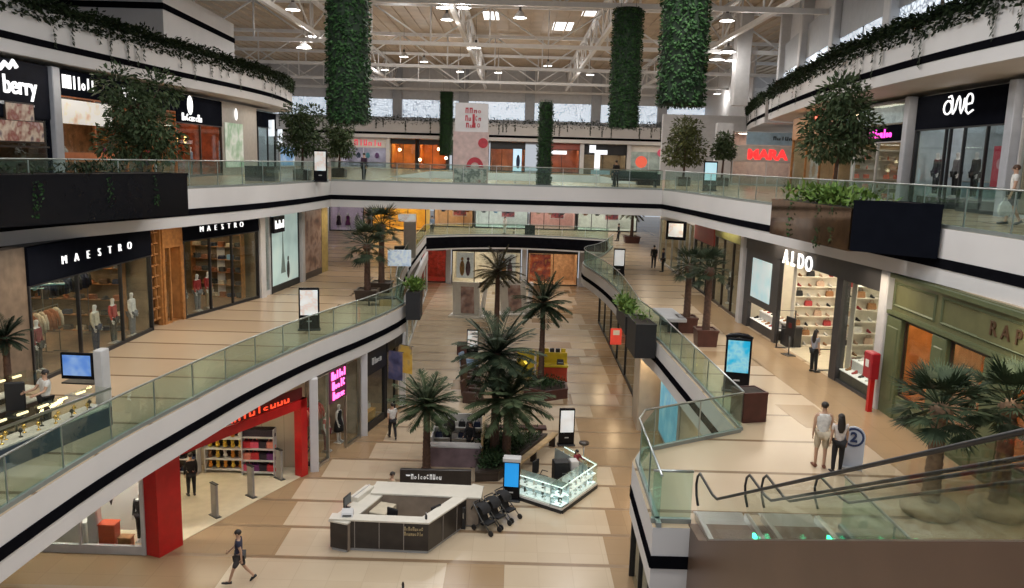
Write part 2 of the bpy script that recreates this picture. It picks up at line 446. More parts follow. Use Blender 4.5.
# far end wall with clerestory bays
mb = MB()
mb.box(-34, 34, 104.2, 104.5, 16.9, 17.5, 0); mb.box(-34, 34, 104.2, 104.5, 19.7, 24.2, 0)
struct('wall_far', mb, [M_LGREY])
XC = [-40.4+8.4*i for i in range(10)]
for i, (a, b) in enumerate(zip(XC, XC[1:])):
    w = MB(); w.box(a+.65, b-.65, 104.3, 104.36, 17.5, 19.7); struct('window_%d' % (21+i), w, M_CLER)
    c = MB(); c.cbox((b, 104.0, 20.4), (1.2,.5,7.2), 0, 0, .04); struct('column_far', c, M_GREY)
mb = MB(); wall_strip(mb, [(34,62),(19.6,62.0)], L4-.3, 24, 0, .2); wall_strip(mb, [(23,80),(24,104)], 11, 24, 0, .2)
struct('wall_right_end', mb, M_LGREY)
c = MB(); c.cbox((16.7,62,20.5), (1.1,1.1,7), 0, 0, .05); struct('column_roof', c, M_LGREY)
# roof deck with ribs and two rooflights
mb = MB()
SKY = [(2.9,4.6,70,74.5),(4.9,6.3,64.5,67.0),(-3.0,-1.7,66,70),(-9.5,-8.2,58,62)]
cuts_y = sorted({30, 118} | {y for s in SKY for y in s[2:]})
for ya, yb in zip(cuts_y, cuts_y[1:]):
    holes = sorted((s[0], s[1]) for s in SKY if s[2] <= ya and s[3] >= yb); x = -36
    for a, b in holes + [(36, 36)]:
        if a > x: mb.box(x, a, ya, yb, 24.0, 24.15, 0)
        x = b
for k in range(-35, 36): mb.box(k*1.0-.06, k*1.0+.06, 30, 118, 23.9, 24.0, 0)
struct('ceiling', mb, [M_DECK])
M_ROOFLIGHT = mat('daylit_rooflight', (.9,.95,1), .4, emit=2.2, noise=.02)
for i, (x0, x1, y0, y1) in enumerate(SKY):
    w = MB(); w.box(x0, x1, y0, y1, 24.05, 24.1); struct('window_%d' % (41+i), w, M_ROOFLIGHT)
# trusses
def truss(y, zb, zt, x0, x1, step, label, along='x'):
    t = thing('roof_truss', label, 'roof truss', (0, y, 0) if along == 'x' else (y, 0, 0), 0 if along == 'x' else pi/2, 'white steel roof trusses')
    if along == 'y': pass
    a = MB(); a.box(x0, x1, -.14, .14, zb-.14, zb+.14); obj('bottom_chord', a, M_TRUSS, t)
    a = MB(); a.box(x0, x1, -.14, .14, zt-.14, zt+.14); obj('top_chord', a, M_TRUSS, t)
    a = MB(); x = x0; up = True
    while x < x1-.01:
        a.tube([(x,0,zb),(x,0,zt)], .07, 6); 
        a.tube([(x,0,zb if up else zt),(x+step,0,zt if up else zb)], .07, 6); x += step; up = not up
    obj('web', a, M_TRUSS, t); return t
for y, zb, lab in ((46,21.0,'white roof truss crossing above the near end of the upper bridge'),(62,20.9,'second white roof truss from the front, over the middle void'),
                   (77,20.9,'third white roof truss from the front, over the rooflights'),(91,20.9,'fourth white roof truss from the front, before the far windows'),
                   (102.5,20.9,'white roof truss right in front of the far window wall')):
    truss(y, zb, 23.7, -33, 33, 4.4, lab)
for x, lab in ((-15,'leftmost lengthwise white roof truss'),(-4,'lengthwise white roof truss left of the middle'),(6,'lengthwise white roof truss right of the middle'),(14.6,'rightmost lengthwise white roof truss')):
    truss(x, 21.3, 23.5, 31, 103, 4.8, lab, 'y')
# tan border let into the right gallery floor along the shops
struct('trim_6', MB().prism([(9.75,12),(11.35,12),(11.5,24),(10.85,37),(10.8,45),(9.6,45),(9.3,30),(9.6,24)], L2, L2+.004), M_TAN)
struct('trim_7', MB().prism([(8.5,21.9),(9.6,21.9),(9.5,24.1),(8.3,24.1)], L2, L2+.004).prism([(7.6,28.9),(9.4,28.9),(9.3,31.1),(7.5,31.1)], L2, L2+.004), M_TAN)
# the escalator well is closed below the gallery; lower-floor facade behind the notch
# ---------------------------------------------------------------- people
SKIN_A, SKIN_B = (.50,.30,.20), (.42,.24,.15)
def skin_grow(verts, edges, radii, sub=1):
    me = bpy.data.meshes.new('tmp'); me.from_pydata(verts, edges, []); o = bpy.data.objects.new('tmp', me); COL.objects.link(o)
    o.modifiers.new('s', 'SKIN')
    sv = me.skin_vertices[0].data
    for i, r in enumerate(radii):
        sv[i].radius = r if isinstance(r, tuple) else (r, r); sv[i].use_root = (i == 0)
    m = o.modifiers.new('d', 'SUBSURF'); m.levels = sub; m.render_levels = sub
    dg = bpy.context.evaluated_depsgraph_get(); e = o.evaluated_get(dg); r = bpy.data.meshes.new_from_object(e)
    mb = MB(); mb.v = [tuple(v.co) for v in r.vertices]
    for p in r.polygons: mb.f.append(tuple(p.vertices)); mb.i.append(0); mb.sm.append(True)
    bpy.data.objects.remove(o); bpy.data.meshes.remove(me); bpy.data.meshes.remove(r)
    return mb
def rotx(v, a):   # swing in the y-z plane: positive swings a hanging limb forward (+y)
    return Vector((v.x, v.y*cos(a)-v.z*sin(a), v.y*sin(a)+v.z*cos(a)))
def skeleton(pose):
    """joints of a figure facing +y, feet at z = 0; angles in radians"""
    g = pose.get; s = g('h', 1.75)/1.75; J = {}
    ph = g('pelvis', .93)
    lean = g('lean', 0.)
    up = lambda d: Vector((0, d*sin(lean), d*cos(lean)))
    J['pel'] = Vector((0,0,ph)); J['wai'] = J['pel']+up(.15); J['che'] = J['pel']+up(.37); J['nb'] = J['pel']+up(.51)
    nod = g('nod', 0.)
    hd = lambda d: Vector((0, d*sin(lean+nod), d*cos(lean+nod)))
    J['nt'] = J['nb']+hd(.075); J['hc'] = J['nt']+hd(.10)+Vector((0,.015,0)); J['ht'] = J['hc']+hd(.085)
    for sd, k in ((-1,'l'),(1,'r')):
        J[k+'sh'] = J['pel']+up(.47)+Vector((sd*.175,0,0))
        a, out, eb = g(k+'arm', 0.), g(k+'out', .12), g(k+'elb', .2)
        ua = rotx(Vector((sd*sin(out),0,-cos(out))), a)*.28; J[k+'el'] = J[k+'sh']+ua
        fa = rotx(Vector((sd*sin(out)*.3,0,-1)).normalized(), a+eb)*.25; J[k+'wr'] = J[k+'el']+fa
        J[k+'ha'] = J[k+'wr']+fa.normalized()*.075; J[k+'hd'] = fa.normalized()
        J[k+'hi'] = J['pel']+Vector((sd*.09,0,-.04))
        t, kb, so = g(k+'leg', 0.), g(k+'knee', 0.), g(k+'spread', .03)
        th = rotx(Vector((sd*sin(so),0,-cos(so))), t)*.42; J[k+'kn'] = J[k+'hi']+th
        sh = rotx(Vector((0,0,-1)), t-kb)*.40; J[k+'an'] = J[k+'kn']+sh
        J[k+'to'] = J[k+'an']+rotx(Vector((sd*.03,.17,-.05)), g(k+'foot', t-kb))
    return {k: (v*s if not k.endswith('hd') else v) for k, v in J.items()}, s
def person_parts(pose, look):
    """meshes of a figure: one continuous body plus clothes and hair"""
    J, s = skeleton(pose); w = look.get('build', 1.)*s; out = {}
    order = ['pel','wai','che','nb','nt','hc','ht']
    rad = {'pel':(.135,.10),'wai':(.118,.085),'che':(.145,.10),'nb':(.06,.055),'nt':.052,'hc':(.078,.098),'ht':(.05,.062),
           'sh':.062,'el':.043,'wr':.028,'ha':(.038,.02),'hi':.088,'kn':.056,'an':.038,'to':.034}
    names = order + [k+j for k in 'lr' for j in ('sh','el','wr','ha')] + [k+j for k in 'lr' for j in ('hi','kn','an','to')]
    E = [('pel','wai'),('wai','che'),('che','nb'),('nb','nt'),('nt','hc'),('hc','ht')]
    for k in 'lr': E += [('che',k+'sh'),(k+'sh',k+'el'),(k+'el',k+'wr'),(k+'wr',k+'ha'),('pel',k+'hi'),(k+'hi',k+'kn'),(k+'kn',k+'an'),(k+'an',k+'to')]
    R = lambda n: rad.get(n, rad.get(n[1:]))
    def grow(nm, ed, f, add=0.):
        sc = lambda r: tuple(x*w*f+add for x in (r if isinstance(r, tuple) else (r, r)))
        return skin_grow([tuple(J[n]) for n in nm], [(nm.index(a), nm.index(b)) for a, b in ed if a in nm and b in nm], [sc(R(n)) for n in nm])
    b = grow(names, E, 1.)
    # fingers rooted in the palm, thumb from the side of the palm
    for sd, k in ((-1,'l'),(1,'r')):
        d = J[k+'hd']; side = Vector((0,1,0)); side = (side-d*side.dot(d)).normalized(); nrm = d.cross(side)*sd
        for q, L in ((-.026,.062),(-.009,.076),(.009,.08),(.026,.07)):
            p = J[k+'ha']+side*q*s; m = p+d*L*.6*s+nrm*.004
            b.tube([p, m, m+d*L*.45*s+nrm*-.018*s], [.0095*s,.009*s,.007*s], 6)
        p = J[k+'wr']+d*.03*s+side*.028*s; b.tube([p, p+(d*.6+side*.8)*.035*s, p+(d*.95+side*.8)*.058*s], [.011*s,.0105*s,.008*s], 6)
    # face
    f = Vector((0,1,0)); hc = J['hc']
    if not look.get('mannequin'):
        b.tube([hc+f*.085*s+Vector((0,0,.012*s)), hc+f*.112*s-Vector((0,0,.022*s)), hc+f*.09*s-Vector((0,0,.03*s))], [.008*s,.014*s,.008*s], 6)
        for sd in (-1,1):
            b.ell(hc+Vector((sd*.03*s,.086*s,.012*s)), (.013*s,.008*s,.008*s), 8, 4, 1)
            b.ell(hc+Vector((sd*.08*s,-.005*s,-.005*s)), (.012*s,.022*s,.032*s), 8, 4, 0)
        b.ell(hc+Vector((0,.088*s,-.05*s)), (.024*s,.008*s,.007*s), 8, 4, 2)
    out['body'] = b
    top = look.get('top')
    if top:
        sl = look.get('sleeve', 'short'); nm = ['wai','pel','che','lsh','rsh','lel','rel'] + (['lwr','rwr'] if sl == 'long' else [])
        if sl == 'none': nm = ['wai','pel','che','lsh','rsh']
        if sl == 'short':
            for k in 'lr': J[k+'el'] = J[k+'sh'].lerp(J[k+'el'], .62)
        J['ct'] = J['che'].lerp(J['nb'],.62); rad['ct'] = (.10,.085); out['top'] = grow(nm+['ct'], E+[('che','ct')], 1.1, .008)
        J, _ = skeleton(pose)
    bt = look.get('bottom')
    if bt:
        if bt == 'shorts':
            for k in 'lr': J[k+'kn'] = J[k+'hi'].lerp(J[k+'kn'], .92)
            out['shorts'] = grow(['pel','lhi','rhi','lkn','rkn'], E, 1.18, .012)
        elif bt == 'skirt':
            p = J['wai']; hem = J['pel'].z-look.get('skirt_len', .42)*s; r = []
            for t in range(6):
                z = p.z+(hem-p.z)*t/5; rr = (.125+.085*min(1, t/2.2)+.02*t/5)*s
                r.append([(rr*cos(a)*(1.05+.05*sin(5*a)*t/5), p.y+rr*.85*sin(a)*(1+.05*sin(5*a)*t/5), z) for a in [2*pi*j/20 for j in range(20)]])
            out['skirt'] = MB().loft(r, 0, True, True)
        else:
            out['trousers'] = grow(['pel','lhi','rhi','lkn','rkn','lan','ran'], E, 1.14, .012)
        J, _ = skeleton(pose)
    sh = MB()
    for k in 'lr':
        d = (J[k+'to']-J[k+'an']); d.z = min(d.z, 0); a = J[k+'an']-Vector((0,.04,.02))*s
        sh.tube([a-d*.18, J[k+'an'].lerp(J[k+'to'],.5)-Vector((0,0,.012)), J[k+'to']+d.normalized()*.04*s], [.044*s,.047*s,.028*s], 8)
    if not look.get('mannequin') and not look.get('barefoot'): out['shoes'] = sh
    hair = look.get('hair')
    if hair:
        h = MB(); h.ell(hc+Vector((0,-.018*s,.03*s)), (.09*s,.105*s,.088*s), 14, 8)
        if hair == 'long':
            h.loft([[(hc.x+rx*s*cos(a), hc.y+(-.055+dy)*s+ry*s*sin(a), hc.z+z*s) for a in [2*pi*j/12 for j in range(12)]]
                    for rx, ry, dy, z in ((.08,.06,.01,.06),(.095,.06,-.01,-.05),(.11,.055,-.03,-.18),(.10,.045,-.045,-.32),(.05,.025,-.05,-.42))], 0, True, True)
        out['hair'] = h
    return out, J
def person(label, loc, rz, pose, look, name='person', cat='person', group=None):
    t = thing(name, label, cat, loc, rz, group)
    P, J = person_parts(pose, look)
    sk = look.get('skin', mat('skin_tone', SKIN_A, .5, noise=.03))
    mm = {'body': [sk, M_BLACKM, mat('lip', (.35,.12,.10), .4)], 'top': look.get('top'), 'trousers': look.get('bm'), 'shorts': look.get('bm'), 'skirt': look.get('bm'),
          'shoes': look.get('shoe', M_BLACKM), 'hair': look.get('hm', mat('dark_hair', (.018,.012,.009), .5, noise=.1))}
    nm = dict(top=look.get('top_name', 'shirt'))
    for k, v in P.items(): obj(nm.get(k, k), v, mm[k], t)
    return t, J
def cloth(name, c): return mat('cloth_'+name, c, .8, noise=.08, scale=12)

# ---------------------------------------------------------------- plants
M_PALM = leaf_mat('palm_green', (.026,.046,.022), (.105,.130,.065), 3)
M_PALMD = leaf_mat('palm_dark_green', (.016,.028,.017), (.065,.085,.046), 3)
M_FROND_OLD = leaf_mat('palm_straw', (.13,.10,.05), (.22,.17,.08), 4)
M_BARK = mat('palm_bark', (.085,.045,.030), .8, noise=.2, scale=8, bump=.6)
M_BARK2 = mat('palm_bark_pale', (.20,.125,.075), .8, noise=.2, scale=8, bump=.6)
M_LEAF = leaf_mat('ficus_green', (.024,.046,.020), (.115,.155,.075), 6)
M_IVY = leaf_mat('ivy_green', (.008,.016,.008), (.032,.050,.020), 5)
M_MOSS = leaf_mat('column_green', (.008,.026,.009), (.040,.095,.028), 7)
M_BRIGHT = leaf_mat('bright_green', (.05,.11,.02), (.16,.24,.05), 6)
M_SOIL = mat('soil', (.03,.02,.015), .9, noise=.2)
def quad(cx, cy, sx, sy, rz=0):
    C, S = cos(rz), sin(rz); return [(cx+C*x-S*y, cy+S*x+C*y) for x, y in ((-sx/2,-sy/2),(sx/2,-sy/2),(sx/2,sy/2),(-sx/2,sy/2))]
def palm_meshes(seed, h, R, n=34, tr=.15, kind='feather', fan_n=16, droop=1.):
    rnd = random.Random(seed); tk = MB(); ln = rnd.uniform(-.12,.12); prof = []
    k = max(6, int(h/.16))
    for i in range(k+1):
        t = i/k; z = h*t; prof += [(tr*(1.15-.35*t)*(1.22 if t < .06 else 1)*1.07, z), (tr*(1.15-.35*t)*.95, z+h/k*.55)]
    tk.lathe(prof[:-1], n=10)
    cr = MB(); cr.ell((0,0,h), (tr*1.5,tr*1.5,.22), 10, 5, 1)
    old = MB()
    for i in range(n):
        az = i*2.39996+rnd.uniform(-.2,.2); el = 1.25-1.9*(i/n)**1.15+rnd.uniform(-.12,.12); L = R*rnd.uniform(.85,1.08)
        d0 = Vector((cos(az)*cos(el), sin(az)*cos(el), sin(el))); p = Vector((0,0,h+.08))+d0*tr*.6; pts = [p]
        m = 8; d = d0.copy()
        for j in range(m):
            d = (d+Vector((0,0,-.055*droop-(.03*droop if j > 3 else 0)))).normalized(); pts.append(pts[-1]+d*L/m)
        if kind == 'feather':
            cr.tube(pts, [.022*(1-.8*j/m)+.004 for j in range(m+1)], 4)
            for j in range(1, m*3+1):
                t = j/(m*3+.0); q = min(int(t*m), m-1); f = t*m-q; pp = pts[q].lerp(pts[min(q+1,m)], f)
                dd = (pts[min(q+1,m)]-pts[q]).normalized(); sd = dd.cross(Vector((0,0,1)))
                if sd.length < .05: sd = Vector((1,0,0))
                sd.normalize(); ll = L*.34*(sin(pi*(.12+.8*t))**.7)
                for sg in (-1,1):
                    cr.leaf(pp, dd*.75+sd*sg*.8+Vector((0,0,-.12+rnd.uniform(-.12,.12))), ll*rnd.uniform(.85,1.15), .024*R, Vector((0,0,1)))
        else:
            pl = pts[:m//2+2]; cr.tube(pl, [.018]*len(pl), 4)
            c = pl[-1]; dd = (pl[-1]-pl[-2]).normalized(); sd = dd.cross(Vector((0,0,1)))
            if sd.length < .05: sd = Vector((1,0,0))
            sd.normalize(); up = sd.cross(dd)
            for b in range(fan_n):
                a = (b/(fan_n-1)-.5)*2.7; v = dd*cos(a)+sd*sin(a)
                cr.leaf(c, v+Vector((0,0,-.16))*abs(sin(a))+up*rnd.uniform(-.08,.14), L*.62*(1-.22*abs(a)/1.35)*rnd.uniform(.88,1.08), .030*R, up, 0, .5)
    for i in range(8):
        az = i*.8+.3; v = Vector((cos(az)*.7, sin(az)*.7, -.9)); old.leaf((0,0,h-.02), v, .45*min(1,R), .05, Vector((0,0,1)))
    return tk, cr, old
def palm(label, loc, seed, h, R, n=34, tr=.15, kind='feather', m=None, bark=None, group=None, rz=0., pot=None, **kw):
    t = thing('palm_tree', label, 'palm tree', loc, rz, group)
    if pot:
        w, ph, pm = pot; b = MB(); b.loft([[(x*q, y*q, z) for x, y in quad(0,0,w,w)] for q, z in ((.9,0),(1,ph-.08),(1.06,ph-.08),(1.06,ph),(.86,ph),(.86,ph-.05))], 0, True); obj('pot', b, pm, t)
    a, b, c = palm_meshes(seed, h, R, n, tr, kind, **kw)
    obj('trunk', a, bark or M_BARK, t); obj('crown', b, [m or M_PALM, bark or M_BARK], t); obj('dry_frond_skirt', c, M_FROND_OLD, t)
    return t
def leaf_cloud(mb, rnd, blobs, n, L, w, mi=0):
    for i in range(n):
        c, r = blobs[rnd.randrange(len(blobs))]
        v = Vector((rnd.gauss(0,1), rnd.gauss(0,1), rnd.gauss(0,1))).normalized()
        p = Vector(c)+Vector((v.x*r[0], v.y*r[1], v.z*r[2]))*(rnd.random()**.35)
        mb.leaf(p, v+Vector((rnd.uniform(-.8,.8), rnd.uniform(-.8,.8), rnd.uniform(-.9,.3))), L*rnd.uniform(.7,1.2), w, Vector((rnd.uniform(-1,1),rnd.uniform(-1,1),1)), mi)
def ficus(label, loc, seed, h, R, group='potted trees on the upper gallery', n=1500, leafm=None, pot=(.9,.9,.6), potm=None, L=.27):
    n = int(n*1.35)
    rnd = random.Random(seed); t = thing('potted_tree', label, 'potted tree', loc, 0, group)
    pb = MB(); pb.cbox((0,0,pot[2]/2), pot, 0, 0, .04); obj('pot', pb, potm or M_DBROWN, t)
    s = MB(); s.cbox((0,0,pot[2]+.01), (pot[0]*.86, pot[1]*.86, .03)); obj('soil', s, M_SOIL, t)
    tk = MB(); z0 = pot[2]; zc = h-R*1.05
    tk.tube([(0,0,z0),(.05,.03,(z0+zc)/2),(0,0,zc),(.02,0,h-R*.5)], [.09,.07,.06,.03], 8)
    blobs = []
    for i in range(9):
        a = i*2.4; rr = R*.52*(1 if i else 0); z = h-R*1.15+(i%4-1.2)*R*.42
        c = (cos(a)*rr, sin(a)*rr, z); blobs.append((c, (R*.52, R*.52, R*.46)))
        tk.tube([(0,0,zc-.2*(i%3)),(c[0]*.6,c[1]*.6,(zc+c[2])/2),c], [.04,.028,.012], 5)
    obj('trunk', tk, M_BARK, t); f = MB(); leaf_cloud(f, rnd, blobs, n, L, L*.22); obj('foliage', f, leafm or M_LEAF, t)
    return t

# ---------------------------------------------------------------- railings, planters, totems
M_RAIL = mat('rail_steel', (.42,.45,.44), .3, metal=.9, noise=.02)
M_CLAMP = mat('rail_shoe_grey', (.30,.33,.32), .4, metal=.5, noise=.03)
def railing(P, z, label, h=1.1, step=1.9, inset=.12, group=None, rail=True):
    """glass balustrade along a plan line (walkway on its left)"""
    P = offset_line(P, inset); Q = resample(P, step); t = thing('glass_railing', label, 'railing', (Q[0][0], Q[0][1], z), 0, group)
    o = (Q[0][0], Q[0][1]); rel = lambda p: (p[0]-o[0], p[1]-o[1])
    s = MB(); wall_strip(s, [rel(p) for p in P], 0, .10, -.05, .05); obj('base_channel', s, M_CLAMP, t)
    for a, b in zip(Q, Q[1:]):
        g = MB(); A, B = rel(lerp2(a,b,.008)), rel(lerp2(a,b,.992)); wall_strip(g, [A, B], .08, h, -.008, .008); obj('glass_pane', g, M_GLASS, t)
    for a in Q[1:-1]:
        c = MB(); x, y = rel(a); c.cbox((x,y,h/2), (.03,.03,h-.04)); obj('glass_joint', c, M_RAIL, t)
    if rail:
        r = MB(); r.tube([rel(p)+(h+.02,) for p in P], .028, 6); obj('handrail', r, M_RAIL, t)
    return t
def screen_totem(label, loc, rz, scr, h=1.75, w=.72, round_top=False, group='advertising screen totems', body=None):
    t = thing('screen_totem', label, 'screen', loc, rz, group); d = .16
    b = MB(); b.cbox((0,0,h/2+.03), (w,d,h-.06), 0, 0, .03)
    if round_top:
        b.tube([(-w/2,0,h-.03),(-w*.3,0,h+.06),(0,0,h+.09),(w*.3,0,h+.06),(w/2,0,h-.03)], d*.48, 8)
    obj('housing', b, body or M_BLACK, t)
    f = MB(); f.cbox((0,0,.03), (w*1.1,d*2.6,.06), 0, 0, .02); obj('base', f, M_BLACKM, t)
    s = MB(); s.box(-w*.42, w*.42, -d/2-.012, -d/2, h*.36, h*.95); sc = obj('screen', s, scr, t)
    l = MB(); l.box(-w*.12, w*.12, -d/2-.008, -d/2, h*.2, h*.205+.04); obj('badge', l, M_LGREY, t)
    return t
def planter_box(label, poly, z0, z1, m, plants=None, group=None, seed=1, pm=None, n=260, hh=.5, L=.28):
    x0, y0 = poly[0]; t = thing('planter_box', label, 'planter', (x0,y0,z0), 0, group)
    rel = [(x-x0, y-y0) for x, y in poly]; cx = sum(x for x, y in rel)/len(rel); cy = sum(y for x, y in rel)/len(rel)
    b = MB(); b.prism(rel, 0, z1-z0); obj('box', b, m, t)
    r = MB(); inn = [lerp2(p, (cx,cy), .1) for p in rel]; out = [lerp2(p, (cx,cy), -.015) for p in rel]; k = len(rel); H = z1-z0
    r.loft([[(x,y,H-.03) for x,y in out],[(x,y,H+.04) for x,y in out],[(x,y,H+.04) for x,y in inn],[(x,y,H+.005) for x,y in inn]]); obj('rim', r, m, t)
    s = MB(); s.prism([lerp2(p,(cx,cy),.11) for p in rel], H, H+.02); obj('soil', s, M_SOIL, t)
    if plants:
        rnd = random.Random(seed); f = MB()
        for i in range(n):
            a, c = rnd.randrange(len(rel)), rnd.random(); p = lerp2(lerp2(rel[a], rel[(a+1)%len(rel)], c), (cx,cy), rnd.uniform(.12,1))
            d = Vector((rnd.uniform(-1,1), rnd.uniform(-1,1), rnd.uniform(.5,2.2))).normalized(); q = Vector((p[0],p[1],H))+d*rnd.uniform(0,hh)
            f.leaf(q, d+Vector((rnd.uniform(-.8,.8),rnd.uniform(-.8,.8),rnd.uniform(-.7,.3))), L*rnd.uniform(.6,1.2), L*.16, Vector((rnd.uniform(-1,1),rnd.uniform(-1,1),1)))
        obj('foliage', f, pm or M_BRIGHT, t)
    return t

# ---------------------------------------------------------------- facades: local x along the shop line, local y into the shop
def cam_ray(px, py):
    P_, R_ = radians(9.51), radians(1.6); fw = Vector((0,cos(P_),-sin(P_))); r0 = Vector((1,0,0)); u0 = r0.cross(fw)
    rt = cos(R_)*r0+sin(R_)*u0; up = -sin(R_)*r0+cos(R_)*u0
    return fw+rt*((px-512)/800)-up*((py-294)/800)
class Wall:
    def __init__(s, p0, p1, zf): s.p0 = Vector((p0[0],p0[1],zf)); d = Vector((p1[0]-p0[0],p1[1]-p0[1],0)); s.len = d.length; s.d = d.normalized(); s.rz = atan2(d.y,d.x); s.zf = zf
    def uz(s, px, py):
        """where the photograph's pixel meets this wall: (along, height)"""
        r = cam_ray(px, py); n = Vector((-s.d.y, s.d.x, 0)); t = (s.p0-EYE).dot(n)/r.dot(n); P = EYE+r*t
        return (P-s.p0).dot(s.d), P.z-s.zf
    def u(s, px, py): return s.uz(px, py)[0]
    def at(s, u, v=0, z=0): n = Vector((-s.d.y, s.d.x, 0)); return s.p0+s.d*u+n*v+Vector((0,0,z))
def front(W, u0, u1, label, H, sign=None, frame=None, muls=(), base=.12, door=None, glass=True, jamb=.08, gm=None, head=None):
    """shop front: sign board with lettering, jambs, mullions, panes, plinth"""
    t = thing('shopfront', label, 'shopfront', W.at(u0), W.rz); L = u1-u0; frame = frame or M_BLACKM
    zb = sign['z0'] if sign else (head or H-.1)
    if sign:
        b = MB(); b.cbox((L/2, .02, (sign['z0']+sign['z1'])/2), (L, .24, sign['z1']-sign['z0']), 0, 0, .015)
        s = obj('sign_board', b, sign['m'], t)
        for tx in sign.get('text', ()):
            if tx[0] == 'sq':
                _, w, h, n, cu, cz, m = tx; g = squiggle(w, h, n, random.Random(int(w*100)+n)); o = obj('lettering', g, m, s); o.location = (cu-u0-w/2, -.13, cz)
            else:
                st, size, cu, cz, m, kw = tx; lettering(st, size, m, s, (cu-u0, -.125, cz), **kw)
    f = MB()
    P = [(0,0),(jamb,0),(jamb,zb-.06),(L-jamb,zb-.06),(L-jamb,0),(L,0),(L,zb),(0,zb)]
    f.loft([[(x,y,z) for x, z in P] for y in (.1,-.06)], 0, True)
    if not sign and zb < H-.2: f.box(.02, L-.02, -.05, .09, zb-.01, H)
    obj('frame', f, frame, t)
    if base: [obj('plinth', MB().box(a, b, -.04, .08, 0, base), frame, t) for a, b in ([(jamb, L-jamb)] if not door else [(jamb, door[0]-u0), (door[1]-u0, L-jamb)]) if b > a+.01]
    cuts = [jamb] + sorted(m-u0 for m in muls) + [L-jamb]
    for m in cuts[1:-1]: obj('mullion', MB().box(m-.035, m+.035, -.05, .07, base, zb), frame, t)
    if glass:
        for a, b in zip(cuts, cuts[1:]):
            if door and a >= door[0]-u0-.08 and b <= door[1]-u0+.08: continue
            obj('glass_pane', MB().box(a+.035, b-.035, .0, .015, base, zb), gm or M_SHOPGLASS, t)
    return t
def room(W, u0, u1, depth, H, wall, ceil=None, fl=None):
    """the shop's own back wall, side walls, floor skin and ceiling"""
    L = u1-u0; e = .03; P = W.at(u0)
    struct('wall_back', MB().box(e, L-e, depth, depth+.1, 0, H), wall, P, W.rz)
    struct('wall_side', MB().box(e, .1, .12, depth, 0, H), wall, P, W.rz); struct('wall_side', MB().box(L-.1, L-e, .12, depth, 0, H), wall, P, W.rz)
    struct('ceiling_shop', MB().box(e, L-e, .12, depth, H-.06, H), ceil or wall, P, W.rz)
    struct('floor_shop', MB().box(e, L-e, .1, depth, .0, .012), fl or wall, P, W.rz)
def lamp(W, u, v, z, L, d, power, label, col=(1,.9,.75)):
    """a luminous ceiling panel; its own face gives the light"""
    nm = 'lamp_%.1f_%.2f_%.2f' % (power, col[1], col[2])
    m = mat(nm, (.9,.9,.9), .5, emit=power, ecol=col, noise=.01)
    t = thing('ceiling_panel_light', label, 'ceiling light', W.at(u, v, z), W.rz)
    obj('frame', MB().cbox((0,0,.02), (L+.08,d+.08,.04)), M_LGREY, t); obj('diffuser', MB().cbox((0,0,-.01), (L,d,.02)), m, t)
    return t
def shelf_unit(W, u, v, w, h, rows, label, m=None, d=.4, back=None, group=None, z=0):
    t = thing('shelf_unit', label, 'shelf', W.at(u, v, z), W.rz, group); m = m or M_WHITE
    for x in (-w/2, w/2-.03): obj('side_panel', MB().box(x, x+.03, 0, d, 0, h), m, t)
    obj('back_panel', MB().box(-w/2, w/2, d-.02, d, 0, h), back or m, t)
    for i in range(rows+1): obj('shelf_board', MB().box(-w/2+.03, w/2-.03, 0, d-.02, h*i/rows*.97, h*i/rows*.97+.025), m, t)
    return t
GOODS = {}
def goods_mesh(kind):
    """small sale goods, built once and shared"""
    if kind in GOODS: return GOODS[kind]
    b = MB()
    if kind == 'shoe':
        b.loft([[(.045*a*cx, y, z0+h*cz) for cx, cz in ((-1,0),(1,0),(.9,.7),(0,1),(-.9,.7))] for y, a, z0, h in ((-.13,.5,0,.05),(-.09,.95,0,.06),(-.02,.9,0,.075),(.05,.75,0,.11),(.11,.8,0,.12),(.13,.5,0,.09))], 0, True, True)
    elif kind == 'bag':
        b.loft([[(.15*s*cx, .06*cy, z) for cx, cy in ((-1,-1),(1,-1),(1,1),(-1,1))] for z, s in ((0,1),(.08,1.05),(.22,.85))], 0, True)
        b.tube([(-.08,0,.21),(-.06,0,.31),(0,0,.34),(.06,0,.31),(.08,0,.21)], .01, 6)
    elif kind == 'box': b.cbox((0,0,.11), (.26,.18,.22), 0, 0, .012); b.box(-.132,.132,-.092,.092,.17,.2)
    elif kind == 'shirt':
        b.loft([[(x*sx, y*sy, z) for x, y in [(cos(2*pi*j/10), sin(2*pi*j/10)) for j in range(10)]] for sx, sy, z in ((.19,.06,-.72),(.18,.06,-.4),(.2,.07,-.12),(.07,.05,0))], 0, True, True)
        for s in (-1,1): b.tube([(s*.15,0,-.1),(s*.24,0,-.35),(s*.25,0,-.62)], [.06,.055,.045], 6)
        b.tube([(0,0,0),(0,0,.07),(.03,0,.1)], .006, 5)
    elif kind == 'folded':
        for i in range(3): b.cbox((0,0,.03+.055*i), (.30-.01*i,.24,.05), 0, 0, .015)
    elif kind == 'bottle': b.lathe([(.035,0),(.04,.02),(.04,.14),(.015,.18),(.015,.22),(.02,.225)], n=8)
    elif kind == 'toy': b.ell((0,0,.12), (.11,.09,.12), 8, 5); b.ell((0,-.02,.29), (.085,.08,.085), 8, 5); b.ell((-.07,0,.37), (.03,.02,.035), 6, 4); b.ell((.07,0,.37), (.03,.02,.035), 6, 4)
    elif kind == 'hat': b.lathe([(.17,0),(.17,.015),(.1,.02),(.095,.1),(.06,.13)], n=10)
    GOODS[kind] = b
    return b
GM = {}
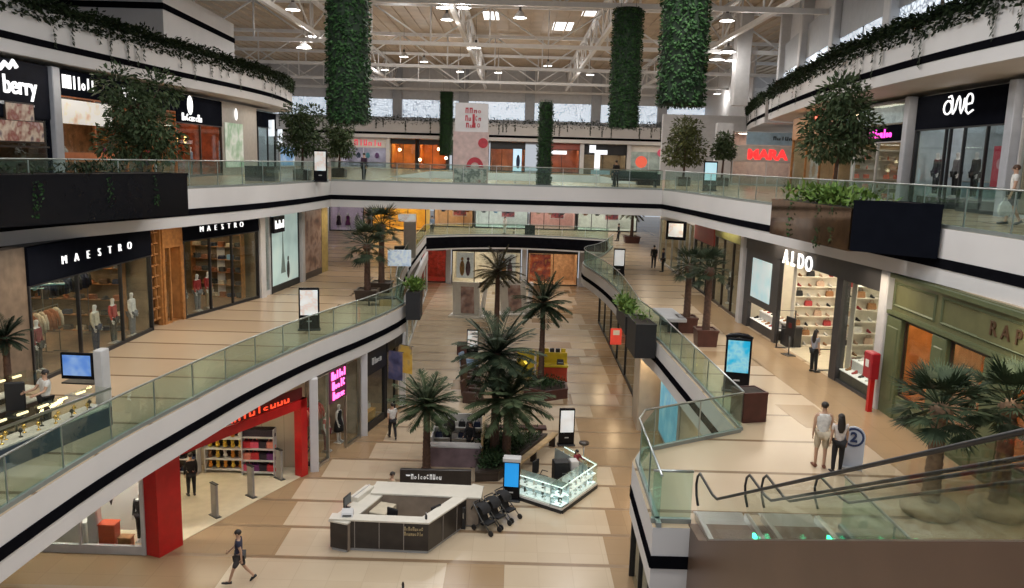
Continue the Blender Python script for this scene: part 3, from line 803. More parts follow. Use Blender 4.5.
def goods(kind, m, loc, rz, label, cat, group, name=None):
    key = (kind, m.name)
    if key not in GM: GM[key] = goods_mesh(kind).mesh(name or kind, m)
    o = bpy.data.objects.new(name or {'shirt':'hanging_garment','box':'goods_box','folded':'folded_clothes','bag':'handbag','toy':'soft_toy','stand':'jewellery_stand'}.get(kind,kind), GM[key]); o.location = loc; o.rotation_euler = (0,0,rz); COL.objects.link(o)
    return tag(o, label, cat, group)
# ================================================================ middle gallery, left side
M_LIT = mat('lit_white_letter', (1,1,1), .4, emit=1.15, noise=.01)
M_SIGNB = mat('black_sign', (.007,.008,.012), .7, noise=.05, spec=.0)
M_INT_D = mat('dim_shop_wall', (.20,.14,.08), .6, noise=.15, scale=1.5)
M_INT_W = mat('warm_shop_wall', (.50,.40,.28), .6, noise=.08, scale=1.5)
M_INT_WH = mat('white_shop_wall', (.72,.70,.66), .6, noise=.03)
M_INT_RED = mat('red_shop_wall', (.22,.05,.025), .6, noise=.2, scale=1.5)
M_MANN = mat('mannequin_white', (.72,.70,.66), .4, noise=.01)
WA = Wall((-14.75,16),(-14.7,33.2),L2); WB = Wall((-14.7,33.2),(-12.8,40.5),L2); WC = Wall((-12.8,40.5),(-11.9,50),L2); WD = Wall((-11.9,50),(-19.5,74),L2)
ua, ub = WA.u(25,262), WA.u(149,246)
struct('wall_left_pier', MB().box(0, ua, 0, .5, 0, 4.3), mat('brown_stone', (.16,.115,.08), .5, noise=.12), WA.at(0), WA.rz)
room(WA, ua, ub, 5.5, 4.3, M_INT_D, M_BLACKM, mat('brown_shop_floor',(.20,.13,.08),.4,noise=.1))
front(WA, ua, ub, 'wide black MAESTRO menswear shopfront behind the screen kiosk', 4.3,
      dict(z0=3.12, z1=4.28, m=M_SIGNB, text=[('MAESTRO', .40, (WA.u(57,250)+WA.u(128,240))/2, 3.68, M_LIT, dict(spread=WA.u(126,240)-WA.u(60,250), bold=-.008))]),
      M_BLACKM, muls=[ua+(ub-ua)*q for q in (.34,.7)])
lamp(WA, (ua+ub)/2, 2.2, 4.2, ub-ua-1.5, .3, 32, 'warm ceiling light strip inside the larger MAESTRO shop', (1,.74,.45))
lamp(WA, (ua+ub)/2, 4.6, 4.2, ub-ua-1.5, .3, 10, 'warm ceiling light strip over the back racks of the larger MAESTRO shop', (1,.74,.45))
def rack(W, u, v, w, z1, label, n, kind, cols, gl, cat, group, z=0, posts=True):
    t = thing('clothes_rack', label, 'clothes rack', W.at(u, v, z), W.rz)
    obj('hanging_rail', MB().tube([(-w/2,0,z1),(w/2,0,z1)], .018, 6), M_DSTEEL, t)
    if posts:
        for s in (-1,1): obj('post', MB().tube([(s*w/2,0,0),(s*w/2,0,z1)], .02, 6).cbox((s*w/2,0,.02),(.06,.5,.04)), M_DSTEEL, t)
    for i in range(n):
        m = cols[(i*7+i*i) % len(cols)]
        goods(kind, m, W.at(u-w/2+w*(i+.5)/n, v, z+z1-.1), W.rz+pi/2+.15*((i*37) % 5-2), gl, cat, group)
CN = [cloth('navy', (.02,.03,.07)), cloth('black', (.012,.012,.014)), cloth('charcoal', (.05,.05,.055)), cloth('brown', (.10,.055,.03))]
CW = [cloth('cream', (.55,.48,.36)), cloth('sky', (.20,.38,.58)), cloth('rust', (.30,.10,.04)), cloth('tan', (.35,.24,.13))]
rack(WA, (ua+ub)/2+1.2, 3.6, 4.2, 3.0, 'high rail of dark jackets at the back of the larger MAESTRO shop', 14, 'shirt', CN, 'dark jacket on the high rail inside the larger MAESTRO shop', 'jacket', 'jackets on the high rail', 0)
rack(WA, (ua+ub)/2-2.2, 3.0, 2.6, 2.0, 'clothes rail of pale and rust shirts left inside the larger MAESTRO shop', 9, 'shirt', CW, 'pale or rust shirt on the left rail inside the larger MAESTRO shop', 'shirt', 'shirts on the left rail')
for k, (du, lab) in enumerate(((-2.6,'left'),(0,'middle'),(2.6,'right'))):
    shelf_unit(WA, (ua+ub)/2+du, 5.0, 2.3, 2.9, 5, '%s wooden shelf unit on the back wall of the larger MAESTRO shop' % lab, M_WOOD)
    for r in range(1,5):
        for c in range(4):
            goods('folded', (CW+CN)[(r*3+c*5+k) % 8], WA.at((ua+ub)/2+du-.8+.53*c, 5.15, 2.9*r/5*.97+.03), WA.rz, 'folded clothes on the %s back shelf of the larger MAESTRO shop' % lab, 'folded clothes', 'folded clothes on the %s back shelf' % lab)
def mannequin(label, loc, rz, top, bm, sleeve='long', bottom='trousers', h=1.8, group=None):
    t, J = person(label, loc, rz, dict(h=h, lout=.14, rout=.14, lelb=.25, relb=.35), dict(mannequin=True, skin=M_MANN, top=top, bm=bm, bottom=bottom, sleeve=sleeve), 'mannequin', 'mannequin', group)
    obj('stand', MB().cbox((0,0,.012),(.36,.36,.024),0,0,.008), M_STEEL, t); return t
cWhite, cRed, cGrey, cBlk, cNavy = cloth('white',(.68,.66,.62)), cloth('red',(.42,.03,.03)), cloth('grey',(.18,.18,.19)), cloth('black',(.012,.012,.014)), cloth('navy',(.02,.03,.07))
def stand_on(W, px, py, v): return W.at(W.u(px,py), v, 0)
mannequin('white mannequin in a cream shirt, nearest of three in the larger MAESTRO window', Vector((-15.05,28.3,L2)), WA.rz-pi, cloth('cream',(.55,.48,.36)), cNavy)
mannequin('white mannequin in a red shirt, middle of three in the larger MAESTRO window', Vector((-15.1,29.7,L2)), WA.rz-pi, cRed, cBlk)
mannequin('white mannequin in a white shirt and grey trousers in the larger MAESTRO window', Vector((-15.0,31.0,L2)), WA.rz-pi, cWhite, cGrey)
mannequin('white mannequin in a dark red coat at the left end of the MAESTRO window', Vector((-15.5,25.5,L2)), WA.rz-pi, cloth('wine',(.20,.02,.03)), cBlk)
t = thing('model_aeroplane', 'light blue model aeroplane hanging in the larger MAESTRO window', 'model aeroplane', WA.at(WA.u(66,296),1.0,2.75), WA.rz+.5)
mBlue = mat('light_blue_paint', (.18,.52,.68), .4)
obj('fuselage', MB().loft([[(x, r*cos(a), r*sin(a)) for a in [2*pi*j/8 for j in range(8)]] for x, r in ((-.7,.03),(-.3,.09),(.1,.13),(.45,.12),(.55,.05))],0,True,True), mBlue, t)
obj('wing', MB().cbox((.15,0,.04),(.3,1.7,.035),0,0,.01), mBlue, t); obj('tail_fin', MB().cbox((-.62,0,.14),(.16,.02,.24)).cbox((-.62,0,.03),(.15,.55,.02)), mBlue, t)
obj('hanging_wire', MB().tube([(.1,0,.12),(.1,0,1.4)], .006, 5), M_DSTEEL, t)
# wooden entrance between the two MAESTRO fronts
u0, u1 = ub, WA.len; uB0 = WB.u(183,270)
t = thing('wooden_lattice_screen', 'tall orange wooden lattice beside the MAESTRO doorway', 'screen', WA.at(u0), WA.rz)
obj('frame', MB().box(0,.12,0,.2,0,4.28).box(u1-u0-.12,u1-u0,0,.2,0,4.28).box(.12,u1-u0-.12,0,.2,4.1,4.28), M_WOOD, t)
lt = MB()
for i in range(9):
    for j in range(2): lt.cbox((.25+j*.45, .1, .35+.45*i), (.36,.12,.06)); lt.cbox((.12+j*.45+(i%2)*.1,.1,.55+.45*i),(.06,.1,.38))
obj('lattice', lt, M_WOOD, t)
room(WB, 0, uB0, 4, 4.3, mat('orange_hall', (.42,.20,.07), .5, noise=.12), M_WOOD, M_WOOD)
front(WB, 0, uB0, 'orange wood framed MAESTRO doorway between the two black signs', 4.3, None, M_WOOD, muls=[uB0*.35, uB0*.9], door=(uB0*.35,uB0*.9), base=.1, jamb=.14, glass=True, head=3.3)
struct('wall_left_door_head', MB().box(0, uB0, .02, .25, 3.42, 4.3), M_WOOD, WB.at(0), WB.rz)
lamp(WB, uB0/2, 1.2, 4.2, 1.6, .4, 9, 'warm ceiling light inside the wooden MAESTRO doorway', (1,.62,.28))
# second MAESTRO front
uB1 = WB.len-.35
room(WB, uB0, uB1, 4.2, 4.3, M_INT_D, M_BLACKM, mat('brown_shop_floor',(.20,.13,.08)))
front(WB, uB0, uB1, 'narrower black MAESTRO shopfront right of the wooden doorway', 4.3,
      dict(z0=3.45, z1=4.28, m=M_SIGNB, text=[('MAESTRO', .36, (WB.u(199,236)+WB.u(240,231))/2, 3.86, M_LIT, dict(spread=WB.u(239,231)-WB.u(199,236), bold=-.008))]), M_BLACKM, muls=[uB0+1.9, uB0+3.6])
lamp(WB, (uB0+uB1)/2, 1.8, 4.2, 3.5, .3, 32, 'warm ceiling light strip inside the narrower MAESTRO shop', (1,.74,.45))
shelf_unit(WB, uB0+2.6, 3.7, 4.0, 3.0, 5, 'wide wooden shelf unit at the back of the narrower MAESTRO shop', M_WOOD)
for r in range(1,5):
    for c in range(7): goods('folded', (CN+CW)[(r*5+c*3) % 8], WB.at(uB0+.95+.53*c, 3.85, 3.0*r/5*.97+.03), WB.rz, 'folded clothes on the back shelf of the narrower MAESTRO shop', 'folded clothes', 'folded clothes in the narrower shop')
mannequin('white mannequin in a white shirt in the narrower MAESTRO window', Vector((-14.75,35.2,L2)), WB.rz-pi, cWhite, cGrey)
mannequin('white mannequin in a red shirt, left of two in red, narrower MAESTRO window', Vector((-14.5,36.3,L2)), WB.rz-pi, cRed, cGrey)
mannequin('white mannequin in a red shirt and tan trousers, right in the narrower MAESTRO window', Vector((-14.3,37.1,L2)), WB.rz-pi, cRed, cloth('tan',(.35,.24,.13)))
def pier(name, W, u, H, m, w=.4, d=.35):
    return struct(name, MB().cbox((0,-.02,H/2),(w,d,H),0,0,.02), m, W.at(u), W.rz)
pier('column_left', WB, WB.len-.15, 4.3, M_LGREY, .45)
# window shop with a script sign and a big pale poster
uc0, uc1, uc2, uc3, uc4 = .2, WC.u(270,270), WC.u(298,262), WC.u(303,260), WC.u(321,250)
room(WC, uc0, uc2, 3.5, 4.3, M_INT_WH, M_INT_WH)
front(WC, uc0, uc1, 'narrow glazed bay with lit shelves left of the pale tower poster', 4.3, None, M_LGREY, base=.25)
lamp(WC, (uc0+uc1)/2, 1.2, 4.2, 2, .5, 10, 'white ceiling light in the glazed bay beside the tower poster', (1,.97,.9))
shelf_unit(WC, (uc0+uc1)/2, 1.8, 2.0, 2.6, 5, 'white shelf unit with olive boxes in the narrow glazed bay', M_WHITE)
for r in range(1,5):
    for c in range(4): goods('box', cloth('olive',(.22,.20,.08)) if (r+c)%3 else cloth('cream',(.55,.48,.36)), WC.at((uc0+uc1)/2-.7+.45*c, 1.95, 2.6*r/5*.97+.03), WC.rz, 'small box on the white shelf in the narrow glazed bay', 'box', 'boxes in the narrow glazed bay')
t = thing('wall_poster', 'tall pale green poster of a tower with a black frame', 'poster', WC.at(uc1), WC.rz); Lw = uc2-uc1
obj('frame', MB().box(0,.09,-.1,.05,0,4.2).box(Lw-.09,Lw,-.1,.05,0,4.2).box(.09,Lw-.09,-.1,.05,0,.35).box(.09,Lw-.09,-.1,.05,4.1,4.2), M_BLACKM, t)
obj('print', MB().box(.09,Lw-.09,-.04,-.02,.35,4.1), poster_mat('pale_green_print', [(.30,.42,.40),(.42,.55,.52),(.50,.60,.55)], .6, .55), t)
tw = MB(); cx = Lw*.42
tw.hexa([(cx-.32,-.06,.9),(cx+.32,-.06,.9),(cx+.32,-.045,.9),(cx-.32,-.045,.9),(cx-.09,-.06,2.0),(cx+.09,-.06,2.0),(cx+.09,-.045,2.0),(cx-.09,-.045,2.0)])
tw.hexa([(cx-.09,-.06,2.0),(cx+.09,-.06,2.0),(cx+.09,-.045,2.0),(cx-.09,-.045,2.0),(cx-.015,-.06,3.2),(cx+.015,-.06,3.2),(cx+.015,-.045,3.2),(cx-.015,-.045,3.2)])
obj('printed_tower', tw, mat('grey_green_print', (.20,.27,.26), .5), t)
fg = MB(); fg.ell((Lw*.6,-.052,1.0),(.22,.008,.5),10,6); fg.ell((Lw*.6,-.052,1.6),(.12,.008,.14),10,6); obj('printed_figure', fg, mat('dark_print', (.05,.05,.05), .5), t)
t = thing('projecting_sign', 'small black sign with white script above the tower poster', 'sign', WC.at(uc1-.25,-.35,3.25), WC.rz)
obj('board', MB().cbox((.6,0,.4),(1.5,.14,.85),0,0,.02), M_BLACK, t); g = squiggle(1.2,.42,7,random.Random(5)); o = obj('lettering', g, M_LIT, t); o.location = (0,-.085,.2)
struct('column_left', MB().cbox((0,-.02,2.15),(.42,.4,4.3),0,0,.02), M_LGREY, WC.at((uc2+uc3)/2), WC.rz)
t = thing('wall_poster', 'dark brown poster of figures on the pier beyond the tower poster', 'poster', WC.at(uc3), WC.rz); Lw = uc4-uc3
obj('frame', MB().box(0,Lw,-.06,.06,0,4.25), M_DBROWN, t)
obj('print', MB().box(.15,Lw-.15,-.08,-.06,.4,4.0), poster_mat('brown_figures', [(.03,.02,.02),(.16,.08,.05),(.30,.20,.15),(.08,.04,.04)], 1.4, .15), t)
struct('wall_left_yellow', MB().box(uc4, WC.len+.8, 0, .4, 0, 4.3), mat('ochre_panel', (.45,.34,.12), .5, noise=.1), WC.at(0), WC.rz)
room(WD, .8, 25, 5, 4.3, M_INT_W, M_INT_WH)
front(WD, .8, 25, 'long glazed shopfront along the far left side of the middle gallery', 4.3, dict(z0=3.4,z1=4.25,m=M_BLACKM), M_LGREY, muls=[4,8,12,16,20])
lamp(WD, 12, 2.5, 4.2, 20, .6, 5, 'long ceiling light inside the far left gallery shop', (1,.85,.65))

# far end of the middle gallery: a row of bright shops
def far_shop(x0, x1, y, z, H, wallm, label, sign=None, lampc=(1,.9,.75), power=8, muls=(), depth=4, frame=None, glass=True):
    W = Wall((x0,y),(x1,y),z); room(W, 0, W.len, depth, H, wallm, M_INT_WH)
    f = front(W, 0, W.len, label, H, sign, frame or M_BLACKM, muls=muls, glass=glass)
    lamp(W, W.len/2, depth*.4, H-.12, W.len*.7, .8, power*1.6, 'ceiling light of the ' + ' '.join(label.split()[:12]), lampc)
    return W
W = far_shop(-18.0,-14.6,78,L2,4.2,cloth('lilac',(.45,.38,.50)),'small shop with a purple window display at the far left end','' or dict(z0=3.5,z1=4.15,m=M_LGREY))
for i, (c, lab) in enumerate((((.05,.02,.07),'black dress'),((.30,.05,.30),'purple dress'),((.6,.58,.62),'white dress'))):
    mannequin('mannequin in a %s in the far left purple window' % lab, W.at(.8+.9*i,.6), W.rz-pi, cloth('d%d'%i,c), cloth('d%d'%i,c), 'none', 'skirt')
W = far_shop(-14.2,-8.8,80,L2,4.2,mat('yellow_shop_wall',(.80,.52,.12),.6,noise=.05),'bright yellow lit shop at the far left of the middle gallery', dict(z0=3.5,z1=4.15,m=mat('yellow_sign',(.75,.48,.10),.4,emit=.8)), (1,.75,.35), 12, [1.8,3.6])
XS = [(-8.6,-4.4,(.75,.55,.35),'orange lit shop left of the middle, behind the bridge rail',(1,.75,.5)),(-4.2,1.5,(.70,.72,.68),'white shop with framed pictures behind the bridge rail',(1,.97,.92)),
      (1.7,6.6,(.72,.50,.45),'pinkish shop right of the middle, behind the bridge rail',(1,.85,.75)),(6.8,13.2,(.70,.70,.64),'pale shop at the right end behind the bridge rail',(1,.95,.85))]
for i, (a, b, c, lab, lc) in enumerate(XS):
    W = far_shop(a, b, 86, L2, 4.2, mat('far_wall_%d'%i, c, .6, noise=.06), lab, dict(z0=3.75,z1=4.15,m=M_LGREY if i % 2 else mat('salmon_sign',(.6,.3,.18),.4)), lc, 10, [1.5,3.2])
    for q in range(3):
        goods('shirt', (CN+CW)[(q*3+i*2) % 8], W.at(.9+1.3*q, 1.0, 2.3), W.rz, 'garment hung in the '+' '.join(lab.split()[:9]), 'garment', 'garments in window %s' % lab.split(' ')[0])
    t = thing('display_picture', 'red and dark picture inside the '+' '.join(lab.split()[:9]), 'picture', W.at(W.len*.62, 2.5, 1.0), W.rz)
    obj('frame', MB().cbox((0,0,.9),(1.6,.08,1.8)), M_WHITE, t); obj('print', MB().box(-.7,.7,-.06,-.04,.1,1.7), poster_mat('motif_%d'%i, [(.65,.62,.6),(.30,.05,.05),(.04,.03,.04),(.6,.5,.45)], 1.8, .3), t)

# things standing on the left gallery
def face_cam(p): return atan2(-p[1], -p[0]) + pi/2
SCR_PALE = poster_mat('screen_pale', [(.55,.78,.85),(.85,.92,.92),(.70,.60,.55),(.75,.88,.92)], 2.2, .42)
SCR_BLUE = poster_mat('screen_blue', [(.01,.30,.55),(.01,.38,.62),(.25,.55,.65),(.01,.33,.58)], 2.6, .55)
SCR_PURE = mat('screen_plain_blue', (.02,.30,.75), .3, emit=.7, noise=.03)
SCR_WHITE = poster_mat('screen_white', [(.75,.82,.85),(.90,.93,.94),(.72,.66,.6)], 2.0, .42)
screen_totem('tall black screen totem with a portrait picture on the left gallery', (-8.5,33,L2), face_cam((-8.5,33))*.3+.1, SCR_PALE, 1.8, .85)
palm('palm on the left gallery, shorter and nearer of the pair', (-7.45,40.6,L2), 11, 2.7, 1.25, 30, .16, 'fan', M_PALMD, pot=(1.1,.55,M_DBROWN))
palm('palm on the left gallery, taller and farther of the pair', (-7.15,43.2,L2), 12, 3.5, 1.25, 30, .16, 'fan', M_PALMD, pot=(1.1,.55,M_DBROWN))
M_PLBROWN = mat('brown_planter', (.075,.026,.021), .4, noise=.1)
planter_box('black planter box hung on the left gallery corner, spilling green leaves', [(-5.2,38.6),(-4.5,38.7),(-4.55,40.2),(-5.15,40.1)], L2-.62, L2+.72, M_BLACKM, True, None, 3, M_BRIGHT, 260, .55, .35)
t = thing('bench', 'dark bench with a tan seat box beside the left gallery planters', 'bench', (-6.5,39.2,L2), .2)
obj('seat', MB().cbox((0,0,.36),(1.4,.55,.1),0,0,.02), M_DBROWN, t); obj('box', MB().cbox((.2,-.05,.16),(.6,.5,.32),0,0,.02), mat('tan_board',(.42,.28,.12),.5), t); obj('leg', MB().cbox((-.6,0,.16),(.08,.5,.32)), M_DBROWN, t)
t = thing('notice_board', 'pale blue free-standing notice board beyond the left palms', 'sign', (-6.6,46.2,L2), .1)
obj('panel', MB().cbox((0,0,1.5),(1.35,.1,.95),0,0,.02), poster_mat('blue_notice',[(.45,.6,.75),(.7,.78,.85),(.25,.4,.6)],2.4,.25), t)
for s in (-1,1): obj('post', MB().tube([(s*.5,0,0),(s*.5,0,1.05)],.03,6), M_STEEL, t)
obj('base', MB().cbox((0,0,.02),(1.3,.5,.04)), M_STEEL, t)
t = thing('screen_column', 'grey column with a small pale screen on its top, far left gallery corner', 'column', (-7.9,58.5,L2), .1)
obj('shaft', MB().cbox((.3,0,1.6),(.9,.6,3.2),0,0,.04), M_LGREY, t); obj('screen', MB().cbox((.1,-.34,2.95),(1.3,.12,.55),0,0,.02), SCR_PALE, t); obj('bin', MB().cbox((-.35,-.5,.45),(.9,.5,.9),0,0,.03), M_BLACKM, t)

# jewellery kiosk with a television beside the left rail
kr = atan2(20.6-16.4, 1.05); t = thing('jewellery_counter', 'lit glass jewellery counter running along the left gallery rail', 'display counter', (-11.75,16.2,L2), kr-0)
def cases(x0,x1,y0,y1,z0,z1):
    m = MB(); n = 7
    for i in range(n): a = x0+(x1-x0)*(i+.25)/n; m.box(a,a+(x1-x0)/n*.5,y0,y1,z0,z1)
    return m
mKG = glass_mat('case_glass', (.95,.96,.92), .06); mAmber = mat('amber_case_light', (1,.85,.55), .4, emit=1.6, noise=.01)
obj('base', MB().box(0,4.5,-.05,.6,0,.5), mat('navy_panel',(.03,.05,.075),.35), t)
obj('case', MB().box(0,4.5,-.05,-.03,.5,1.0).box(0,4.5,.58,.6,.5,1.0).box(0,4.5,-.05,.6,1.0,1.02), mKG, t)
obj('light_strip', cases(.1,4.4,.52,.56,.92,.97), mAmber, t); obj('tray', MB().box(.05,4.45,.0,.55,.5,.54), cWhite, t)
obj('counter_edge', MB().box(0,4.5,-.07,-.02,.98,1.04), M_STEEL, t)
t = thing('jewellery_counter', 'rear lit glass counter of the jewellery kiosk on the left gallery', 'display counter', (-13.7,17.4,L2), kr)
obj('base', MB().box(0,3.8,-.05,.5,0,.5), M_DBROWN, t); obj('case', MB().box(0,3.8,-.05,-.03,.5,1.25).box(0,3.8,.48,.5,.5,1.25).box(0,3.8,-.05,.5,1.25,1.27), mKG, t)
obj('light_strip', cases(.1,3.7,.4,.46,1.15,1.2), mAmber, t); obj('tray', MB().box(.05,3.75,0,.45,.5,.54).box(.05,3.75,0,.45,.85,.87), cWhite, t)
G = mat('gold', (.75,.5,.15), .25, metal=1, noise=.03)
GOODS['stand'] = MB().lathe([(.05,0),(.05,.015),(.012,.03),(.012,.1),(.06,.15),(.02,.22)], n=8)
for i in range(16):
    p = Vector((-11.75,16.2,L2+.54))+Vector((cos(kr),sin(kr),0))*(.25+.26*i)+Vector((-sin(kr),cos(kr),0))*(.18+.16*(i%2))
    goods('stand', G if i % 3 else M_BLACKM, p, kr, 'small jewellery stand inside the front glass case on the left gallery', 'jewellery stand', 'jewellery stands in the front case', 'jewellery_stand')
t = thing('television_stand', 'white upright panel carrying a blue television at the jewellery kiosk', 'television', (-11.15,21.0,L2), -.05)
obj('upright', MB().cbox((.1,0,.98),(.24,.4,1.96),0,0,.02), M_LGREY, t); obj('housing', MB().cbox((-.5,-.1,1.5),(.92,.1,.72),0,0,.015), M_BLACK, t)
obj('screen', MB().box(-.89,-.12,-.165,-.152,1.24,1.8), poster_mat('screen_sky',[(.06,.18,.60),(.12,.28,.72),(.30,.48,.85)],2.5,.42), t); obj('shelf', MB().cbox((-.5,0,1.02),(.9,.35,.04)), M_BLACKM, t)
person('person with a white top standing behind the jewellery counter under the television', (-12.1,20.1,L2), 2.6, dict(h=1.62, larm=.5, rarm=.6, lelb=.9, relb=.8, nod=-.2), dict(top=cWhite, sleeve='short', bottom='trousers', bm=cBlk, hair='short'))
t = thing('office_chair', 'black high-backed chair at the jewellery kiosk', 'chair', (-12.6,19.6,L2), .4)
obj('seat', MB().cbox((0,0,.5),(.48,.48,.09),0,0,.03), M_BLACKM, t); obj('backrest', MB().cbox((-.02,.26,.95),(.46,.09,.75),0,0,.03), M_BLACKM, t); obj('stem', MB().tube([(0,0,.05),(0,0,.46)],.03,6), M_DSTEEL, t); obj('base', MB().lathe([(.28,0),(.26,.04),(.05,.07)],n=10), M_DSTEEL, t)
t = thing('table_lamp', 'small glowing amber lamp on the rear jewellery counter', 'lamp', (-14.0,20.6,L2+1.27), 0)
obj('base', MB().lathe([(.07,0),(.06,.02),(.015,.04),(.015,.2)],n=10), M_DSTEEL, t); obj('lamp_shade', MB().lathe([(.13,.16),(.09,.38)],n=14,caps=False), mat('amber_shade',(1,.6,.15),.5,emit=3), t)
palm('dark leafy palm cut by the left edge, in front of the MAESTRO shop', (-13.75,21.2,L2), 21, 2.05, .62, 34, .1, 'feather', leaf_mat('palm_blackish',(.010,.018,.011),(.030,.045,.026),3), pot=(.5,.5,M_DBROWN))
# rails on the left
railing(E2L, L2, 'long curved glass railing along the left middle gallery')
railing(E2L_B, L2, 'glass railing of the left middle gallery beyond the black planter box')
railing(E2F, L2, 'curved glass railing on the far middle bridge', step=2.4)
# ================================================================ ground floor, left shops
H1 = 3.84
WN = Wall((-16,23.35),(-11.2,23.3),0); WP = Wall((-10.7,24.3),(-7.8,30.2),0); WGA = Wall((-7.8,30.2),(-6.6,34.6),0); WGB = Wall((-6.6,34.6),(-5.45,39.5),0)
M_TILEW = floor_mat('beige_wall_tile', (.60,.50,.36), (.56,.46,.33), (.40,.32,.22), .9, .6, .012, rough=.3)
# red portal shop
t = thing('shop_portal', 'red portal frame around the open shop under the left gallery', 'portal', (0,0,0))
obj('pillar', MB().prism([(-11.2,23.3),(-10.72,23.12),(-10.35,24.0),(-10.85,24.3)], 0, H1-.02), M_RED, t)
j = MB(); P0, P1 = WP.at(6.05), WP.at(6.4); n = Vector((-WP.d.y,WP.d.x,0))*.35
j.prism([(p.x,p.y) for p in (P0,P1,P1+n,P0+n)], 0, 3.15); obj('jamb', j, M_RED, t)
lt = MB(); P0 = WP.at(.3); lt.prism([(p.x,p.y) for p in (P0,P1,P1+n,P0+n)], 2.80, 3.15); obj('lintel', lt, M_RED, t)
sg = obj('sign_board', MB().prism([(p.x,p.y) for p in (WP.at(1.2,.06),WP.at(6.2,.06),WP.at(6.2,.12),WP.at(1.2,.12))], 3.17, 3.6), mat('dark_red_board',(.12,.01,.01),.4), t)
g = squiggle(3.2,.26,9,random.Random(9)); o = obj('lettering', g, mat('lit_red_letter',(1,.08,.03),.4,emit=1.2,noise=.01), sg); p = WP.at(2.3,.04); o.location = (p.x,p.y,3.21); o.rotation_euler = (0,0,WP.rz)
struct('wall_left_shop_back', MB().box(-17.1,-17,23.5,31,0,H1).box(-17,-8.15,30.75,30.85,0,H1), M_TILEW)
struct('floor_shop', MB().prism([(-17,23.6),(-11.0,23.6),(-10.45,24.3),(-7.95,30.1),(-8.2,30.7),(-17,30.7)], 0, .012), mat('pale_shop_tile',(.66,.58,.42),.2,noise=.03))
for x, y in ((-13.4,26.2),(-11.2,28.6),(-13.6,29.2)):
    t = thing('ceiling_panel_light', 'ceiling panel light in the red portal shop, %s' % {26.2:'nearest the front',28.6:'over the doorway',29.2:'over the toy shelves'}[y], 'ceiling light', (x,y,H1-.04))
    obj('frame', MB().cbox((0,0,.02),(1.9,.5,.04)), M_LGREY, t); obj('diffuser', MB().cbox((0,0,-.01),(1.8,.42,.02)), mat('lamp_portal',(1,1,1),.5,emit=20,ecol=(1,.86,.62),noise=.01), t)
def gondola(x, y, w, h, rows, label, kind, cols, gl, cat, grp, per, sc=1., rz=0):
    t = thing('shelf_unit', label, 'shelf', (x,y,0), rz)
    obj('back_panel', MB().box(-w/2,w/2,.38,.42,0,h), M_DBROWN, t)
    for i in range(rows): obj('shelf_board', MB().box(-w/2,w/2,0,.4,.12+h*i/rows,.15+h*i/rows), M_LGREY, t)
    for s in (-1,1): obj('side_panel', MB().box(s*w/2-.015,s*w/2+.015,0,.4,0,h), M_LGREY, t)
    for i in range(rows):
        for c in range(per):
            xx = -w/2+w*(c+.5)/per; o = goods(kind, cols[(i*3+c*2+i*c) % len(cols)], (x+xx*cos(rz)-.2*sin(rz), y+.2*cos(rz)+xx*sin(rz), .155+h*i/rows), rz, gl, cat, grp)
            o.scale = (sc,)*3
CO = [cloth(n,c) for n,c in (('orange',(.65,.25,.03)),('white2',(.7,.66,.6)),('yellow',(.7,.48,.06)),('brownt',(.25,.12,.05)))]
CP = [cloth(n,c) for n,c in (('pink',(.72,.10,.18)),('redb',(.55,.03,.04)),('purple',(.16,.03,.16)),('salmon',(.75,.25,.18)),('ink',(.03,.02,.03)))]
gondola(-11.15,29.9,1.5,1.7,4,'shelf unit of orange and white soft toys inside the red portal shop','toy',CO,'orange, yellow or white soft toy on the shelf inside the red portal shop','soft toy','soft toys on the shelf',5,.85)
gondola(-9.75,29.7,1.25,1.9,4,'shelf unit of pink and purple bags inside the red portal shop','bag',CP,'pink, red or purple bag on the shelf inside the red portal shop','bag','bags on the shelf',4,1.15)
gondola(-12.9,29.6,1.6,1.5,3,'dark shelf unit of hats at the back of the red portal shop','hat',CN,'dark hat on the shelf at the back of the red portal shop','hat','hats on the shelf',4,1.)
mGate = mat('gate_grey',(.32,.31,.30),.4,metal=.4,noise=.04)
def gate(label, x, y):
    t = thing('security_gate', label, 'security gate', (x,y,0), .9, 'anti-theft gates across the red portal')
    obj('panel', MB().cbox((0,0,.62),(.10,.36,1.16),0,0,.025), mGate, t); obj('foot', MB().cbox((0,0,.02),(.2,.5,.04)), M_DSTEEL, t); obj('cap', MB().cbox((0,0,1.21),(.12,.38,.03)), M_BLACKM, t)
gate('grey security gate nearest the red pillar, in the portal shop entrance', -10.1,26.1); gate('middle grey security gate of three in the red portal entrance', -9.4,27.8); gate('grey security gate nearest the white column, red portal entrance', -8.85,29.5)
person('person in dark clothes standing just inside the red portal shop', (-11.55,27.7,.012), .6, dict(h=1.68, lleg=.06), dict(top=cBlk, sleeve='long', bottom='trousers', bm=cBlk, hair='short', top_name='jacket'))
